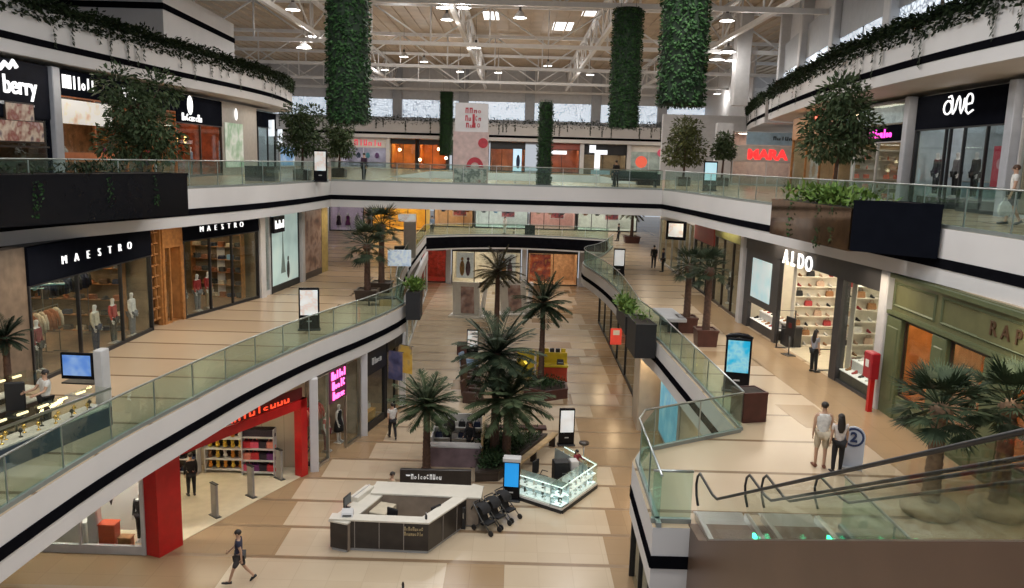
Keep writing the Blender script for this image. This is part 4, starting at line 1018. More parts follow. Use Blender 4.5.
# display window facing the camera, left of the red pillar
front(WN, .0, WN.len, 'bright display window left of the red pillar, facing the hall', H1, None, M_LGREY, muls=[2.75], base=.28, head=3.7, jamb=.12)
struct('wall_left_display_back', MB().box(-16.2,-11.3,24.9,25.0,0,H1), M_INT_WH)
struct('column_left', MB().cbox((-13.05,23.8,H1/2),(.32,.32,H1),0,0,.03), M_INT_WH)
t = thing('ceiling_panel_light', 'white ceiling panel light over the display window left of the red pillar', 'ceiling light', (-13.6,24.1,H1-.04))
obj('frame', MB().cbox((0,0,.02),(3.6,.4,.04)), M_LGREY, t); obj('diffuser', MB().cbox((0,0,-.01),(3.5,.34,.02)), mat('lamp_window',(1,1,1),.5,emit=60,ecol=(1,.93,.8),noise=.01), t)
def plinth_block(label, x, y, sx, sy, z0, h, m, name='display_plinth', cat='plinth', rz=0):
    t = thing(name, label, cat, (x,y,z0), rz); obj('body', MB().cbox((0,0,h/2),(sx,sy,h),0,0,.02), m, t); obj('top_panel', MB().cbox((0,0,h+.015),(sx+.03,sy+.03,.03)), m, t); return t
plinth_block('white display plinth under the dark case in the left window', -14.1,24.1,1.5,.6,0,.72,M_INT_WH)
plinth_block('dark green case on the white plinth in the left window', -13.9,24.05,.5,.35,.75,.34,mat('dark_green_case',(.03,.05,.04),.4),'display_case','case')
plinth_block('red cube seat in the display window left of the red pillar', -12.62,23.85,.52,.4,.0,.75,mat('orange_red_cube',(.62,.09,.03),.4),'cube_display','cube')
mannequin('dark-dressed mannequin standing next to the red pillar window edge', (-11.75,24.2,0), pi, cBlk, cBlk, 'long', 'trousers', 1.75)
t = thing('closed_umbrella', 'tall closed black umbrella hanging in the window left of the red pillar', 'umbrella', (-12.75,24.3,1.15)); obj('canopy', MB().lathe([(.01,0),(.05,.15),(.07,.7),(.03,1.0)],n=8), M_BLACKM, t); obj('handle', MB().tube([(0,0,1.0),(0,0,1.25),(.05,0,1.33),(.1,0,1.28)],.012,6), M_WOOD, t)
plinth_block('low brown seat at the foot of the dark-dressed mannequin', -12.05,23.75,.4,.3,0,.35,M_WOOD,'stool','stool')

# neon shop between the two white columns
cg = mat('white_column',(.60,.59,.60),.5,noise=.02)
def gcol(x, y, h=H1, w=.34, rz=.25): return struct('column_left_lower', MB().cbox((x,y,h/2),(w,w,h),0,rz,.03), cg)
gcol(-7.72,30.45); gcol(-6.55,34.75,rz=.2); gcol(-5.45,39.35,rz=.1)
struct('wall_left_neon_back', MB().box(-12.2,-12.1,30.9,39.6,0,H1).box(-12.1,-5.7,39.55,39.65,0,H1).box(-12.1,-6.9,34.9,35.0,0,H1), mat('taupe_wall',(.30,.24,.18),.6,noise=.1))
front(WGA, .25, WGA.len-.2, 'glazed shopfront with a pink lit sign between two white columns', H1, None, M_STEEL, muls=[1.42,2.98], door=(1.42,2.98), head=3.78, jamb=.06)
t = thing('lit_sign', 'tall purple sign with pink glowing lettering over the ground floor doorway', 'sign', WGA.at(2.2,-.02,2.4), WGA.rz)
obj('board', MB().cbox((0,0,.68),(1.5,.1,1.38),0,0,.01), mat('purple_board',(.10,.01,.06),.4), t)
mPink = mat('lit_pink_letter',(1,.12,.42),.4,emit=3.2,noise=.01)
for k in range(3):
    o = obj('lettering', squiggle(1.25-.1*k,.34,6-k%2,random.Random(31+k)), mPink, t); o.location = (-.6+.05*k,-.07,.95-.43*k)
t = thing('ceiling_panel_light', 'ceiling panel light inside the pink sign shop', 'ceiling light', (-8.9,32.8,H1-.04)); obj('frame', MB().cbox((0,0,.02),(2.4,.5,.04)), M_LGREY, t); obj('diffuser', MB().cbox((0,0,-.01),(2.3,.42,.02)), mat('lamp_neon',(1,1,1),.5,emit=10,ecol=(1,.85,.65),noise=.01), t)
mannequin('mannequin in a pink top in the doorway under the pink sign', WGA.at(2.3,.55), WGA.rz+pi, cloth('pinktop',(.65,.16,.14)), cloth('darkred',(.12,.02,.025)), 'short', 'trousers')
mannequin('mannequin in a dark dress right of the pink sign doorway', WGA.at(3.5,.6), WGA.rz+pi, cBlk, cBlk, 'none', 'skirt')
t = thing('bicycle_display', 'black ring sculpture on a stand behind the glass beside the first white column', 'sculpture', WGA.at(.85,.5), WGA.rz)
for z, r in ((.35,.3),(.95,.25)): obj('ring', MB().tube([(r*cos(a),0,z+r*sin(a)) for a in [2*pi*j/16 for j in range(17)]],.025,6,0,False), M_BLACKM, t)
obj('base', MB().cbox((0,0,.03),(.5,.3,.06)), M_BLACKM, t); obj('post', MB().tube([(0,0,.05),(0,0,1.2)],.02,6), M_BLACKM, t)
rack(WGA, 3.4, 1.9, 1.6, 1.6, 'clothes rail of red and dark clothes inside the pink sign shop', 7, 'shirt', [CP[1],CN[1],CP[3]], 'red or dark garment on the rail inside the pink sign shop', 'garment', 'garments in the pink sign shop')
# dark shop with hanging banners
front(WGB, .25, 2.6, 'dark-framed shop window with an orange display, second from the portal', H1, dict(z0=2.7,z1=3.8,m=M_BLACKM,text=[('sq',1.1,.3,5,1.4,3.1,M_LGREY)]), M_BLACKM, base=.35)
front(WGB, 2.75, WGB.len-.2, 'dark shop entrance with hanging banners beside the third white column', H1, dict(z0=3.3,z1=3.8,m=M_BLACKM), M_BLACKM, muls=[3.9], door=(3.9,WGB.len-.2))
for u, c, lab in ((2.9,[(.02,.02,.05),(.10,.10,.2),(.3,.2,.2)],'dark blue'),(4.2,[(.6,.3,.03),(.7,.45,.1),(.1,.1,.25)],'orange and white')):
    t = thing('hanging_banner', '%s fabric banner hanging outside the dark ground floor shop' % lab, 'banner', WGB.at(u,-.45,1.9), WGB.rz+pi/2-.3)
    obj('fabric', MB().cbox((0,0,.7),(.85,.02,1.4)), poster_mat('banner_'+lab[:4],c,1.6,.1), t); obj('rod', MB().tube([(-.5,0,1.42),(.5,0,1.42)],.015,6), M_DSTEEL, t); obj('cord', MB().tube([(0,0,1.42),(0,0,H1-1.9)],.006,5), M_DSTEEL, t)
t = thing('ceiling_panel_light', 'warm ceiling panel light inside the dark banner shop', 'ceiling light', (-7.8,37.2,H1-.04)); obj('frame', MB().cbox((0,0,.02),(2.4,.5,.04)), M_LGREY, t); obj('diffuser', MB().cbox((0,0,-.01),(2.3,.42,.02)), mat('lamp_banner',(1,1,1),.5,emit=9,ecol=(1,.75,.5),noise=.01), t)
plinth_block('orange-topped display table in the dark-framed shop window', *WGB.at(1.4,.6).xy, 1.7,.6,0,.6,mat('orange_cloth',(.55,.28,.06),.6),'display_table','table',WGB.rz)
for q in range(4): goods('bag', CO[q%2] if q%2 else CN[q], WGB.at(.8+.42*q,.6,.63), WGB.rz, 'bag on the orange-topped table in the dark-framed window', 'bag', 'bags on the orange-topped table')
# long facade under the rest of the left gallery, seen obliquely
WL = Wall((-6.2,41),(-8.1,75),0)
struct('wall_left_lower_far', MB().box(0,WL.len,3.2,3.4,0,H1), M_INT_W, WL.at(0), WL.rz)
front(WL, 0, WL.len, 'long grey-framed glazed facade under the far left gallery', H1, dict(z0=3.0,z1=3.8,m=M_LGREY), M_LGREY, muls=[5,10,15,20,25,30])
lamp(WL, 17, 1.4, 3.75, 26, .4, 4, 'long ceiling light behind the far left ground floor facade', (1,.85,.65))

# ================================================================ ground floor, far end shops
YF = 80.5
far_shop(-9.3,-6.75,YF,0,H1,mat('red_far_wall',(.40,.05,.03),.6,noise=.2),'small red shop at the far left end of the ground floor',dict(z0=3.3,z1=3.8,m=mat('rust_sign',(.25,.04,.02),.4)),(1,.6,.45),9)
W = far_shop(-6.2,.8,YF,0,H1,mat('cream_far_wall',(.62,.54,.42),.6,noise=.1),'wide dark-framed far window with two figure posters on the ground floor',dict(z0=3.3,z1=3.8,m=M_BLACKM),(1,.9,.75),9,[2.3,4.6])
for u, lab in ((1.35,'left'),(5.6,'right')):
    t = thing('window_poster', '%s figure poster in the wide dark-framed far window' % lab, 'poster', W.at(u,.3,.5), 0)
    obj('backing', MB().cbox((0,0,1.3),(1.75,.05,2.6)), mat('white_card',(.7,.66,.6),.5,emit=.25), t)
    for k,(x,c) in enumerate(((-.3,(.45,.2,.05)),(.3,(.15,.05,.08)))):
        f = MB(); f.ell((x,-.04,1.0),(.26,.02,.8),10,6); f.ell((x,-.04,1.95),(.14,.02,.18),10,6); obj('printed_figure', f, mat('print_%d'%k,c,.5,noise=.25,scale=4), t)
W = far_shop(1.5,6.6,YF,0,H1,mat('orange_far_wall',(.55,.36,.22),.6,noise=.15),'far shop with a red-orange poster at the right end of the ground floor',dict(z0=3.3,z1=3.8,m=M_BLACKM),(1,.75,.5),9,[2.6])
t = thing('window_poster', 'red-orange figure poster in the far right ground floor shop', 'poster', W.at(1.3,.3,.4), 0); obj('backing', MB().cbox((0,0,1.35),(2.1,.05,2.7)), poster_mat('fire_print',[(.75,.55,.3),(.65,.12,.03),(.25,.03,.03),(.7,.3,.05)],1.2,.3), t); obj('edge_strip', MB().cbox((0,-.03,2.72),(2.1,.03,.06)), M_BLACKM, t)
for i, x in enumerate((-6.5,1.15)): struct('column_far_lower', MB().cbox((x,80.2,H1/2),(.5,.5,H1),0,0,.03), cg)
struct('wall_far_lower', MB().box(6.7,12,80.4,80.6,0,H1).box(-12,-9.4,80.4,80.6,0,H1), M_LGREY)
for k, (x, y, rz) in enumerate(((-3.5,63.0,-.15),(.3,64.5,.2))):
    t = thing('display_pod', ('white tilted display pod with a dark poster, left of two far kiosks','white tilted display pod, right of two far kiosks')[k], 'kiosk', (x,y,0), rz)
    obj('base', MB().cbox((0,0,.08),(2.9,1.5,.16),0,0,.03), M_INT_WH, t)
    obj('back_panel', MB().hexa([(-1.2,-.1,.16),(1.0,-.1,.16),(1.0,.05,.16),(-1.2,.05,.16),(-1.35,.25,2.75),(.8,.25,2.75),(.8,.4,2.75),(-1.35,.4,2.75)]), M_INT_WH, t)
    obj('poster', MB().hexa([(-.55,-.13,.3),(.55,-.13,.3),(.55,-.08,.3),(-.55,-.08,.3),(-.65,.18,2.4),(.4,.18,2.4),(.4,.23,2.4),(-.65,.23,2.4)]), poster_mat('pod_print',[(.06,.04,.05),(.30,.18,.14),(.5,.4,.36)],1.5,.1), t)
    obj('side_wedge', MB().hexa([(1.0,-.6,.16),(1.2,-.6,.16),(1.2,.6,.16),(1.0,.6,.16),(1.3,.1,2.6),(1.5,.1,2.6),(1.5,.7,2.6),(1.3,.7,2.6)]), mat('bright_white_panel',(.8,.8,.8),.4,noise=.02), t)

# ================================================================ ground floor, right facade
WR = Wall((6.9,62),(6.75,41.5),0)
struct('wall_right_lower_far', MB().box(0,WR.len,2.6,2.8,0,H1), M_INT_W, WR.at(0), WR.rz)
front(WR, 0, WR.len, 'dark glazed facade along the far right of the ground floor', H1, dict(z0=3.1,z1=3.8,m=M_DBROWN), M_BLACKM, muls=[4,8,12,16])
lamp(WR, 10, 1.2, 3.7, 16, .3, 4, 'long ceiling light behind the far right ground floor facade', (1,.8,.6))
t = thing('projecting_sign', 'small red and white sign on the far right ground floor facade', 'sign', (6.45,48,1.5), .1); obj('board', MB().cbox((0,0,.5),(.7,.1,1.0),0,0,.02), mat('red_sign',(.6,.06,.04),.4,emit=.5), t); obj('bracket', MB().box(.3,.6,-.03,.03,.45,.5), M_DSTEEL, t); obj('emblem', MB().cbox((0,-.06,.75),(.4,.02,.3)), M_INT_WH, t)
struct('column_right_lower', MB().cbox((6.75,37.6,H1/2),(1.2,2.4,H1),0,-.05,.04), M_BEIGE)
WQ = Wall((7.1,36.2),(7.0,21.5),0)
struct('wall_right_lower', MB().box(0,WQ.len,0,.25,0,H1), M_BEIGE, WQ.at(0), WQ.rz)
t = thing('wall_screen', 'large pale blue lit panel on the wall below the right gallery notch', 'screen', WQ.at(2.5,-.06,.2), WQ.rz); obj('frame', MB().cbox((0,0,1.5),(4.2,.1,3.0),0,0,.02), M_GREY, t); obj('screen', MB().box(-1.95,1.95,-.07,-.05,.15,2.85), poster_mat('screen_sea',[(.06,.30,.50),(.12,.42,.60),(.40,.62,.72)],1.0,.5), t)
struct('wall_right_lower_near', MB().box(4.05,4.2,14,23.2,0,H1).box(4.05,7.0,23.1,23.25,0,H1), M_BEIGE)
t = thing('shopfront', 'dark-framed glazed door below the near right gallery corner', 'shopfront', (3.95,22.9,0), -pi/2-.02)
fr = MB(); P = [(0,0),(.1,0),(.1,2.9),(3.4,2.9),(3.4,0),(3.5,0),(3.5,3.0),(0,3.0)]; fr.loft([[(x,y,z) for x,z in P] for y in (-.12,.05)],0,True); obj('frame', fr, M_BLACKM, t); obj('glass_pane', MB().box(.12,3.38,-.04,-.02,.05,2.9), M_SHOPGLASS, t); obj('mullion', MB().box(1.7,1.78,-.1,.02,0,2.9), M_BLACKM, t)
# ================================================================ ground floor, middle of the hall
# black sunglasses-style kiosk: four counters round an open middle
KA, KB, KC, KD = (-5.6,23.95),(-2.45,23.85),(-0.85,26.8),(-4.6,26.95)
M_KTOP = mat('white_counter_top',(.66,.62,.54),.35,noise=.02); M_KPAN = mat('kiosk_dark_panel',(.026,.021,.020),.3,noise=.1); M_SEAM = mat('pale_seam',(.30,.27,.25),.4)
t = thing('kiosk', 'black kiosk with white counter tops round an open middle', 'kiosk', (KA[0],KA[1],0))
CH = [0]
R0 = lambda p: (p[0]-KA[0], p[1]-KA[1])
def counter(nm, p, q, d, h, dt=None):
    p, q = R0(p), R0(q); v = Vector((q[0]-p[0],q[1]-p[1])); L = v.length; v /= L; n = Vector((-v.y,v.x))
    P = lambda u, w: (p[0]+v.x*u+n.x*w, p[1]+v.y*u+n.y*w); CH[0] += 1; h += .004*CH[0]
    o = obj(nm, MB().prism([P(0,0),P(L,0),P(L,d),P(0,d)], .1, h), M_KPAN, t)
    obj('plinth', MB().prism([P(.04,.04),P(L-.04,.04),P(L-.04,d-.04),P(.04,d-.04)], 0, .1), M_GREY, o)
    k = MB()
    for i in range(1,4): k.prism([P(L*i/4-.01,-.012),P(L*i/4+.01,-.012),P(L*i/4+.01,.01),P(L*i/4-.01,.01)], .1, h)
    obj('seam', k, M_SEAM, o)
    obj('inner_panel', MB().prism([P(.05,d-.005),P(L-.05,d-.005),P(L-.05,d+.02),P(.05,d+.02)], .05, h-.02), mat('kiosk_inner_panel',(.30,.24,.19),.5), o); dt = dt or d+.04; obj('counter_top', MB().prism([P(-.03,-.04),P(L+.03,-.04),P(L+.03,dt),P(-.03,dt)], h, h+.05), M_KTOP, o); return o, P, L
fo, P, L = counter('front_counter', KA, KB, .36, 1.02); counter('side_counter', KB, KC, .36, 1.02); counter('rear_counter', KC, KD, .95, 1.02); counter('side_counter', KD, KA, .6, .95)
for k in range(2):
    g = squiggle(.62,.12,9,random.Random(40+k)); o = obj('lettering', g, mat('gold_letter',(.45,.36,.2),.4), fo); a = P(L-.78,-.012); o.location = (a[0],a[1],.78-.17*k); o.rotation_euler = (0,0,atan2(KB[1]-KA[1],KB[0]-KA[0]))
obj('inner_floor', MB().prism([R0(p) for p in (lerp2(KA,KC,.12),lerp2(KB,KD,.12),lerp2(KC,KA,.12),lerp2(KD,KB,.12))], 0, .015), M_CREAM, t)
def monitor(label, loc, rz, w=.5, h=.34):
    t = thing('computer_monitor', label, 'monitor', loc, rz); obj('stand', MB().cbox((0,0,.01),(.22,.18,.02)).tube([(0,.02,.0),(0,.02,.2)],.02,6), M_BLACKM, t)
    obj('housing', MB().cbox((0,0,.12+h/2),(w,.04,h),0,0,.01), M_BLACKM, t); obj('screen', MB().box(-w*.46,w*.46,-.026,-.02,.14,.1+h), mat('dark_screen',(.04,.05,.06),.15), t)
monitor('black computer monitor on the left counter of the black kiosk', (-5.25,24.9,1.0), 1.3)
def small_thing(name, label, cat, loc, mb, m, extra=(), rz=0, group=None):
    t = thing(name, label, cat, loc, rz, group); obj('body', mb, m, t)
    for nm, b, mm in extra: obj(nm, b, mm, t)
    return t
small_thing('cash_register', 'white cash register at the near left corner of the black kiosk', 'cash register', (-5.1,24.2,1.02), MB().hexa([(-.2,-.2,0),(.2,-.2,0),(.2,.2,0),(-.2,.2,0),(-.18,-.05,.16),(.18,-.05,.16),(.18,.18,.22),(-.18,.18,.22)]), M_LGREY, (('keypad',MB().cbox((0,-.1,.1),(.28,.12,.02)),M_BLACKM),), .1)
small_thing('display_tray', 'long white tray on the left counter of the black kiosk', 'tray', (-4.95,25.9,1.0), MB().cbox((0,0,.09),(.32,1.1,.18),0,0,.02), M_KTOP, (('divider',MB().cbox((0,0,.19),(.02,1.1,.05)),M_LGREY),), -.33)
small_thing('paper_box', 'cream low cabinet inside the black kiosk, by its left counter', 'cabinet', (-4.15,25.35,0), MB().cbox((0,0,.42),(.6,.9,.84),0,0,.02), mat('cream_board',(.55,.48,.36),.5), (('handle',MB().cbox((.31,0,.5),(.02,.2,.03)),M_STEEL),), -.3)
small_thing('bottle', 'small dark bottle at the near right corner of the black kiosk', 'bottle', (-2.55,24.08,1.07), MB().lathe([(.035,0),(.04,.02),(.04,.13),(.015,.17),(.015,.2)],n=8), M_BLACKM, (('bottle_cap',MB().lathe([(.02,.2),(.02,.225)],n=8),M_LGREY),))
def office_chair(label, x, y, rz, z=0, group=None):
    t = thing('office_chair', label, 'chair', (x,y,z), rz, group); obj('seat', MB().cbox((0,0,.48),(.46,.46,.09),0,0,.03), M_BLACKM, t); obj('backrest', MB().cbox((0,.24,.86),(.44,.07,.56),0,0,.025), M_BLACKM, t); obj('stem', MB().tube([(0,0,.06),(0,0,.45)],.028,6), M_DSTEEL, t)
    b = MB()
    for i in range(5): b.tube([(0,0,.09),(.28*cos(i*1.2566),.28*sin(i*1.2566),.045)],.02,5)
    obj('star_base', b, M_DSTEEL, t); 
    for s in (-1,1): obj('armrest', MB().tube([(s*.24,.16,.5),(s*.27,.1,.68),(s*.27,-.15,.68)],.018,6), M_BLACKM, t)
    return t
office_chair('black swivel chair inside the black kiosk, left of the middle', -3.6,24.9,2.6); office_chair('black swivel chair inside the black kiosk, near its right counter', -2.5,25.15,-2.3)
small_thing('printer', 'low black printer behind the front counter of the black kiosk', 'printer', (-4.35,24.5,.0), MB().cbox((0,0,.4),(.5,.4,.8),0,0,.03), M_BLACKM, (('paper_tray',MB().cbox((0,-.05,.83),(.35,.25,.04)),M_GREY),))
for i, x in enumerate((-1.95,-1.55)): small_thing('cabinet', ('left dark cabinet under the rear counter inside the black kiosk','right dark cabinet under the rear counter inside the black kiosk')[i], 'cabinet', (x,25.72+.0*i,0), MB().cbox((0,0,.4),(.36,.18,.8),0,0,.02), M_BLACKM, (('handle',MB().cbox((.1,-.1,.5),(.02,.02,.2)),M_STEEL),))
person('dark-haired person in beige seated behind the rear counter of the black kiosk', (-4.15,27.4,0), 2.2, dict(h=1.66, larm=.3, rarm=.3, nod=-.1, pelvis=.56, lleg=1.45, rleg=1.45, lknee=1.45, rknee=1.45), dict(top=cloth('beige',(.45,.36,.25)), sleeve='long', bottom='trousers', bm=cNavy, hair='short'))
t = thing('sign_board', 'low black sign board with white script behind the black kiosk', 'sign', (-2.75,29.3,0), .02); obj('panel', MB().cbox((0,0,.36),(2.75,.16,.6),0,0,.015), M_KPAN, t); obj('foot', MB().cbox((0,0,.03),(2.6,.3,.06)), M_BLACKM, t); o = obj('lettering', squiggle(1.2,.2,10,random.Random(77)), mat('white_letter',(.75,.75,.75),.4,emit=.25), t); o.location = (-.95,-.1,.28); obj('emblem', MB().lathe([(.09,-.01),(.09,.01)],(0,0,0),12), mat('white_letter',(.75,.75,.75)), t).location = (-1.05,-.1,.44)
t = thing('stool', 'low stool under the person in beige behind the black kiosk', 'stool', (-4.15,27.4,0)); obj('seat', MB().lathe([(.02,.38),(.19,.38),(.19,.43),(.02,.43)],n=14), M_BLACKM, t); obj('stem', MB().tube([(0,0,.02),(0,0,.39)],.03,6), M_DSTEEL, t); obj('base', MB().lathe([(.2,0),(.18,.03),(.03,.04)],n=12), M_DSTEEL, t)
# strollers parked beside the kiosk
def stroller(label, x, y, rz):
    t = thing('stroller', label, 'stroller', (x,y,0), rz, 'dark strollers parked beside the kiosk')
    obj('seat', MB().hexa([(-.2,-.2,.32),(.2,-.2,.32),(.2,.15,.28),(-.2,.15,.28),(-.2,-.2,.38),(.2,-.2,.38),(.2,.15,.34),(-.2,.15,.34)]), cBlk, t); obj('backrest', MB().hexa([(-.2,.1,.32),(.2,.1,.32),(.2,.16,.32),(-.2,.16,.32),(-.2,.28,.8),(.2,.28,.8),(.2,.34,.8),(-.2,.34,.8)]), cBlk, t)
    obj('canopy', MB().loft([[(x0, .3+r*cos(a)*-1.1, .66+r*sin(a)) for a in [pi*j/6 for j in range(7)]] for x0, r in ((-.22,.25),(0,.3),(.22,.25))],0,False,True,False), cBlk, t)
    for s in (-1,1):
        obj('frame_side', MB().tube([(s*.23,-.35,.1),(s*.23,.1,.5),(s*.23,.45,.98)],.018,6).tube([(s*.23,.4,.1),(s*.23,.0,.45)],.018,6), M_DSTEEL, t)
        for yy in (-.35,.4): obj('wheel', MB().tube([(s*.23+.02*q,yy,.1) for q in (-1,1)],.1,12), M_BLACKM, t)
    obj('handle', MB().tube([(-.23,.45,.98),(.23,.45,.98)],.018,6), M_BLACKM, t)
stroller('dark stroller nearest the corner of the black kiosk', -.62,25.55,.9); stroller('middle dark stroller of three beside the black kiosk', -.28,26.05,.9); stroller('dark stroller nearest the lit glass kiosk', .08,26.6,.9)
# lit glass jewellery kiosk
mIce = mat('ice_white_light',(.80,.97,1),.4,emit=1.4,noise=.01); mJew = mat('jewel_glint',(.85,.95,1),.15,metal=.6,noise=.02)
t = thing('glass_kiosk', 'bright lit glass jewellery kiosk with a dark base, right of the planter bed', 'kiosk', (2.0,27.1,0))
KP = [(.25,28.35),(2.0,27.1),(3.5,29.5),(2.35,31.4)]; rel = lambda p: (p[0]-2.0, p[1]-27.1)
for k, (p, q) in enumerate(zip(KP, KP[1:])):
    a, b = rel(p), rel(q); v = Vector((b[0]-a[0],b[1]-a[1])); L = v.length; v /= L; n = Vector((-v.y,v.x)); Pf = lambda u, w: (a[0]+v.x*u+n.x*w, a[1]+v.y*u+n.y*w)
    o = obj('counter', MB().prism([Pf(0,-.05),Pf(L,-.05),Pf(L,.5),Pf(0,.5)], 0, .12), M_BLACKM, t)
    obj('white_base', MB().prism([Pf(0,-.02),Pf(L,-.02),Pf(L,.5),Pf(0,.5)], .12, .2), M_INT_WH, o)
    gl = MB(); gl.prism([Pf(0,0),Pf(L,0),Pf(L,.015),Pf(0,.015)], .2, .98); obj('glass_pane', gl, mKG, o)
    obj('glass_top', MB().prism([Pf(0,0),Pf(L,0),Pf(L,.5),Pf(0,.5)], .98, 1.0), mKG, o)
    for z in (.22,.58): obj('lit_shelf', MB().prism([Pf(.03,.03),Pf(L-.03,.03),Pf(L-.03,.46),Pf(.03,.46)], z, z+.02), mat('lit_case_floor',(.75,.88,.9),.4,emit=.55,noise=.15,scale=9), o)
    obj('light_strip', MB().prism([Pf(.03,.03),Pf(L-.03,.03),Pf(L-.03,.06),Pf(.03,.06)], .93,.96).prism([Pf(.03,.44),Pf(L-.03,.44),Pf(L-.03,.47),Pf(.03,.47)], .5,.55), mIce, o)
    obj('back_panel', MB().prism([Pf(0,.48),Pf(L,.48),Pf(L,.5),Pf(0,.5)], .12, .98), mat('pale_mirror',(.6,.7,.72),.2,metal=.5), o)
    for i in range(int(L/.2)):
        for z in (.24,.6):
            w = Pf(.12+.2*i, .14+.16*((i+int(z*10))%2)); goods('stand' if (i+int(z*10))%3 else 'bottle', [mJew, M_BLACKM, mJew, M_INT_WH][(i*3+int(z*10)) % 4], (w[0]+2.0,w[1]+27.1,z), i*.7, 'small glittering jewellery item inside the lit glass kiosk', 'jewellery', 'jewellery inside the lit glass kiosk', 'jewellery_item')
small_thing('cabinet', 'black cabinet standing inside the lit glass kiosk', 'cabinet', (2.05,29.1,0), MB().cbox((0,0,.62),(.6,.45,1.24),0,0,.02), M_BLACKM, (('handle',MB().cbox((.1,-.24,.8),(.2,.02,.03)),M_STEEL),), .2)
small_thing('cabinet', 'grey cabinet beside the black one inside the lit glass kiosk', 'cabinet', (2.55,29.3,0), MB().cbox((0,0,.6),(.3,.4,1.2),0,0,.02), M_LGREY, (('handle',MB().cbox((0,-.21,.8),(.1,.02,.03)),M_STEEL),), .2)
office_chair('dark swivel chair inside the lit glass kiosk', 1.3,29.2,1.0)
person('person in a dark red top behind the lit glass kiosk counter', (2.75,30.2,0), -2.4, dict(h=1.3,larm=.8,rarm=.9,lelb=.9,relb=.8,pelvis=.93), dict(top=cloth('wine',(.20,.02,.03)),sleeve='long',bottom='trousers',bm=cBlk,hair='long'))
t = thing('stool', 'tall round-topped stool at the far corner of the lit glass kiosk', 'stool', (3.15,31.6,0)); obj('seat', MB().lathe([(.02,1.0),(.2,1.0),(.22,1.05),(.2,1.1),(.02,1.1)],n=14), M_DBROWN, t); obj('stem', MB().tube([(0,0,.03),(0,0,1.0)],.025,6), M_STEEL, t); obj('base', MB().lathe([(.22,0),(.2,.03),(.03,.05)],n=14), M_STEEL, t)
# planter bed with hedge and two palms
PB = [(-1.25,29.75),(-.35,29.85),(1.75,34.5),(-1.25,34.6)]
planter_box('long planter bed of dark green hedge in the middle of the hall', PB, 0, .36, M_DBROWN, True, None, 8, leaf_mat('hedge_green',(.012,.03,.012),(.05,.085,.035),6), 3400, .5, .2)
t = thing('bench', 'tan wooden ledge bench along the right edge of the planter bed', 'bench', (-.05,29.95,0), atan2(4.6,2.1)); obj('seat', MB().cbox((2.4,-.16,.5),(4.9,.3,.07),0,0,.02), mat('tan_ledge',(.50,.34,.17),.4,noise=.1), t)
for u in (.3,2.4,4.5): obj('leg', MB().cbox((u,-.16,.235),(.1,.26,.46)), M_DBROWN, t)
t = thing('bench', 'long dark brown bench at the back of the planter bed', 'bench', (.3,35.15,0), .06); obj('seat', MB().cbox((0,0,.42),(2.9,.45,.12),0,0,.02), M_PLBROWN, t)
for u in (-1.2,1.2): obj('leg', MB().cbox((u,0,.18),(.12,.4,.36)), M_PLBROWN, t)
palm('palm in the planter bed with the lower drooping crown', (-.05,31.3,.38), 31, 2.45, 1.75, 46, .17, 'feather', M_PALM)
palm('palm in the planter bed with the higher crown', (-.55,31.7,.38), 32, 4.2, 1.75, 44, .17, 'feather', M_PALMD)
palm('palm standing alone between the sign board and the white bag stall', (-3.25,30.6,0), 33, 2.75, 1.35, 44, .15, 'feather', M_PALM, droop=.7, pot=None)
palm('tall thin palm in the hexagonal planter beside the yellow kiosk', (1.72,42.7,.5), 34, 4.3, 1.6, 40, .15, 'feather', M_PALMD)
palm('far palm with a brownish crown in front of the figure posters', (-1.0,54.0,0), 35, 4.9, 1.7, 34, .18, 'feather', leaf_mat('palm_brown_green',(.05,.045,.025),(.16,.14,.075),3), pot=(1.2,.5,M_PLBROWN))
HX = [(1.95+1.35*cos(a),42.0+1.35*sin(a)) for a in [pi/6+pi/3*j for j in range(6)]]
planter_box('hexagonal brown planter of low hedge round the tall thin palm', HX, 0, .5, M_PLBROWN, True, None, 9, leaf_mat('hedge_green',0,0), 600, .35, .2)
# stall of bags with a mauve front counter
t = thing('market_stall', 'white bag stall with a mauve front counter behind the sign board', 'stall', (-2.1,31.2,0)); mMauve = mat('mauve_panel',(.20,.14,.16),.5,noise=.1)
obj('front_counter', MB().cbox((-.05,.25,.42),(2.1,.5,.84),0,0,.03), mMauve, t); obj('counter_top', MB().cbox((-.05,.25,.86),(2.2,.56,.05)), M_LGREY, t)
obj('back_panel', MB().box(-1.1,.95,2.3,2.36,0,1.55), M_INT_WH, t)
for z in (.5,1.0): obj('shelf_board', MB().box(-1.1,.95,1.95,2.3,z,z+.03), M_INT_WH, t)
obj('side_panel', MB().box(1.0,1.08,.2,2.5,0,1.35), mat('tan_ledge',(.50,.34,.17)), t); obj('side_panel', MB().box(-1.16,-1.1,1.0,2.5,0,.9), M_LGREY, t)
for r in range(2):
    for c in range(6): goods('bag', CN[(r+c)%3] if c != 2 else cWhite, (-3.0+.33*c,33.3,.53+.5*r), 0, 'dark or white bag on the shelves of the white bag stall', 'bag', 'bags on the white bag stall')
person('dark-haired person in black standing inside the white bag stall', (-1.6,32.4,0), 2.9, dict(h=1.62,larm=.4,rarm=.5,lelb=.8,relb=.7), dict(top=cBlk,sleeve='long',bottom='trousers',bm=cBlk,hair='long'))
small_thing('display_bust', 'tall black display bust in the middle of the white bag stall', 'display bust', (-2.45,32.9,0), MB().lathe([(.2,0),(.18,.04),(.03,.06),(.03,.9),(.16,.98),(.19,1.2),(.16,1.4),(.05,1.48),(.05,1.55)],n=12), M_BLACKM, (('cap',MB().ell((0,0,1.6),(.06,.06,.07)),M_DSTEEL),))
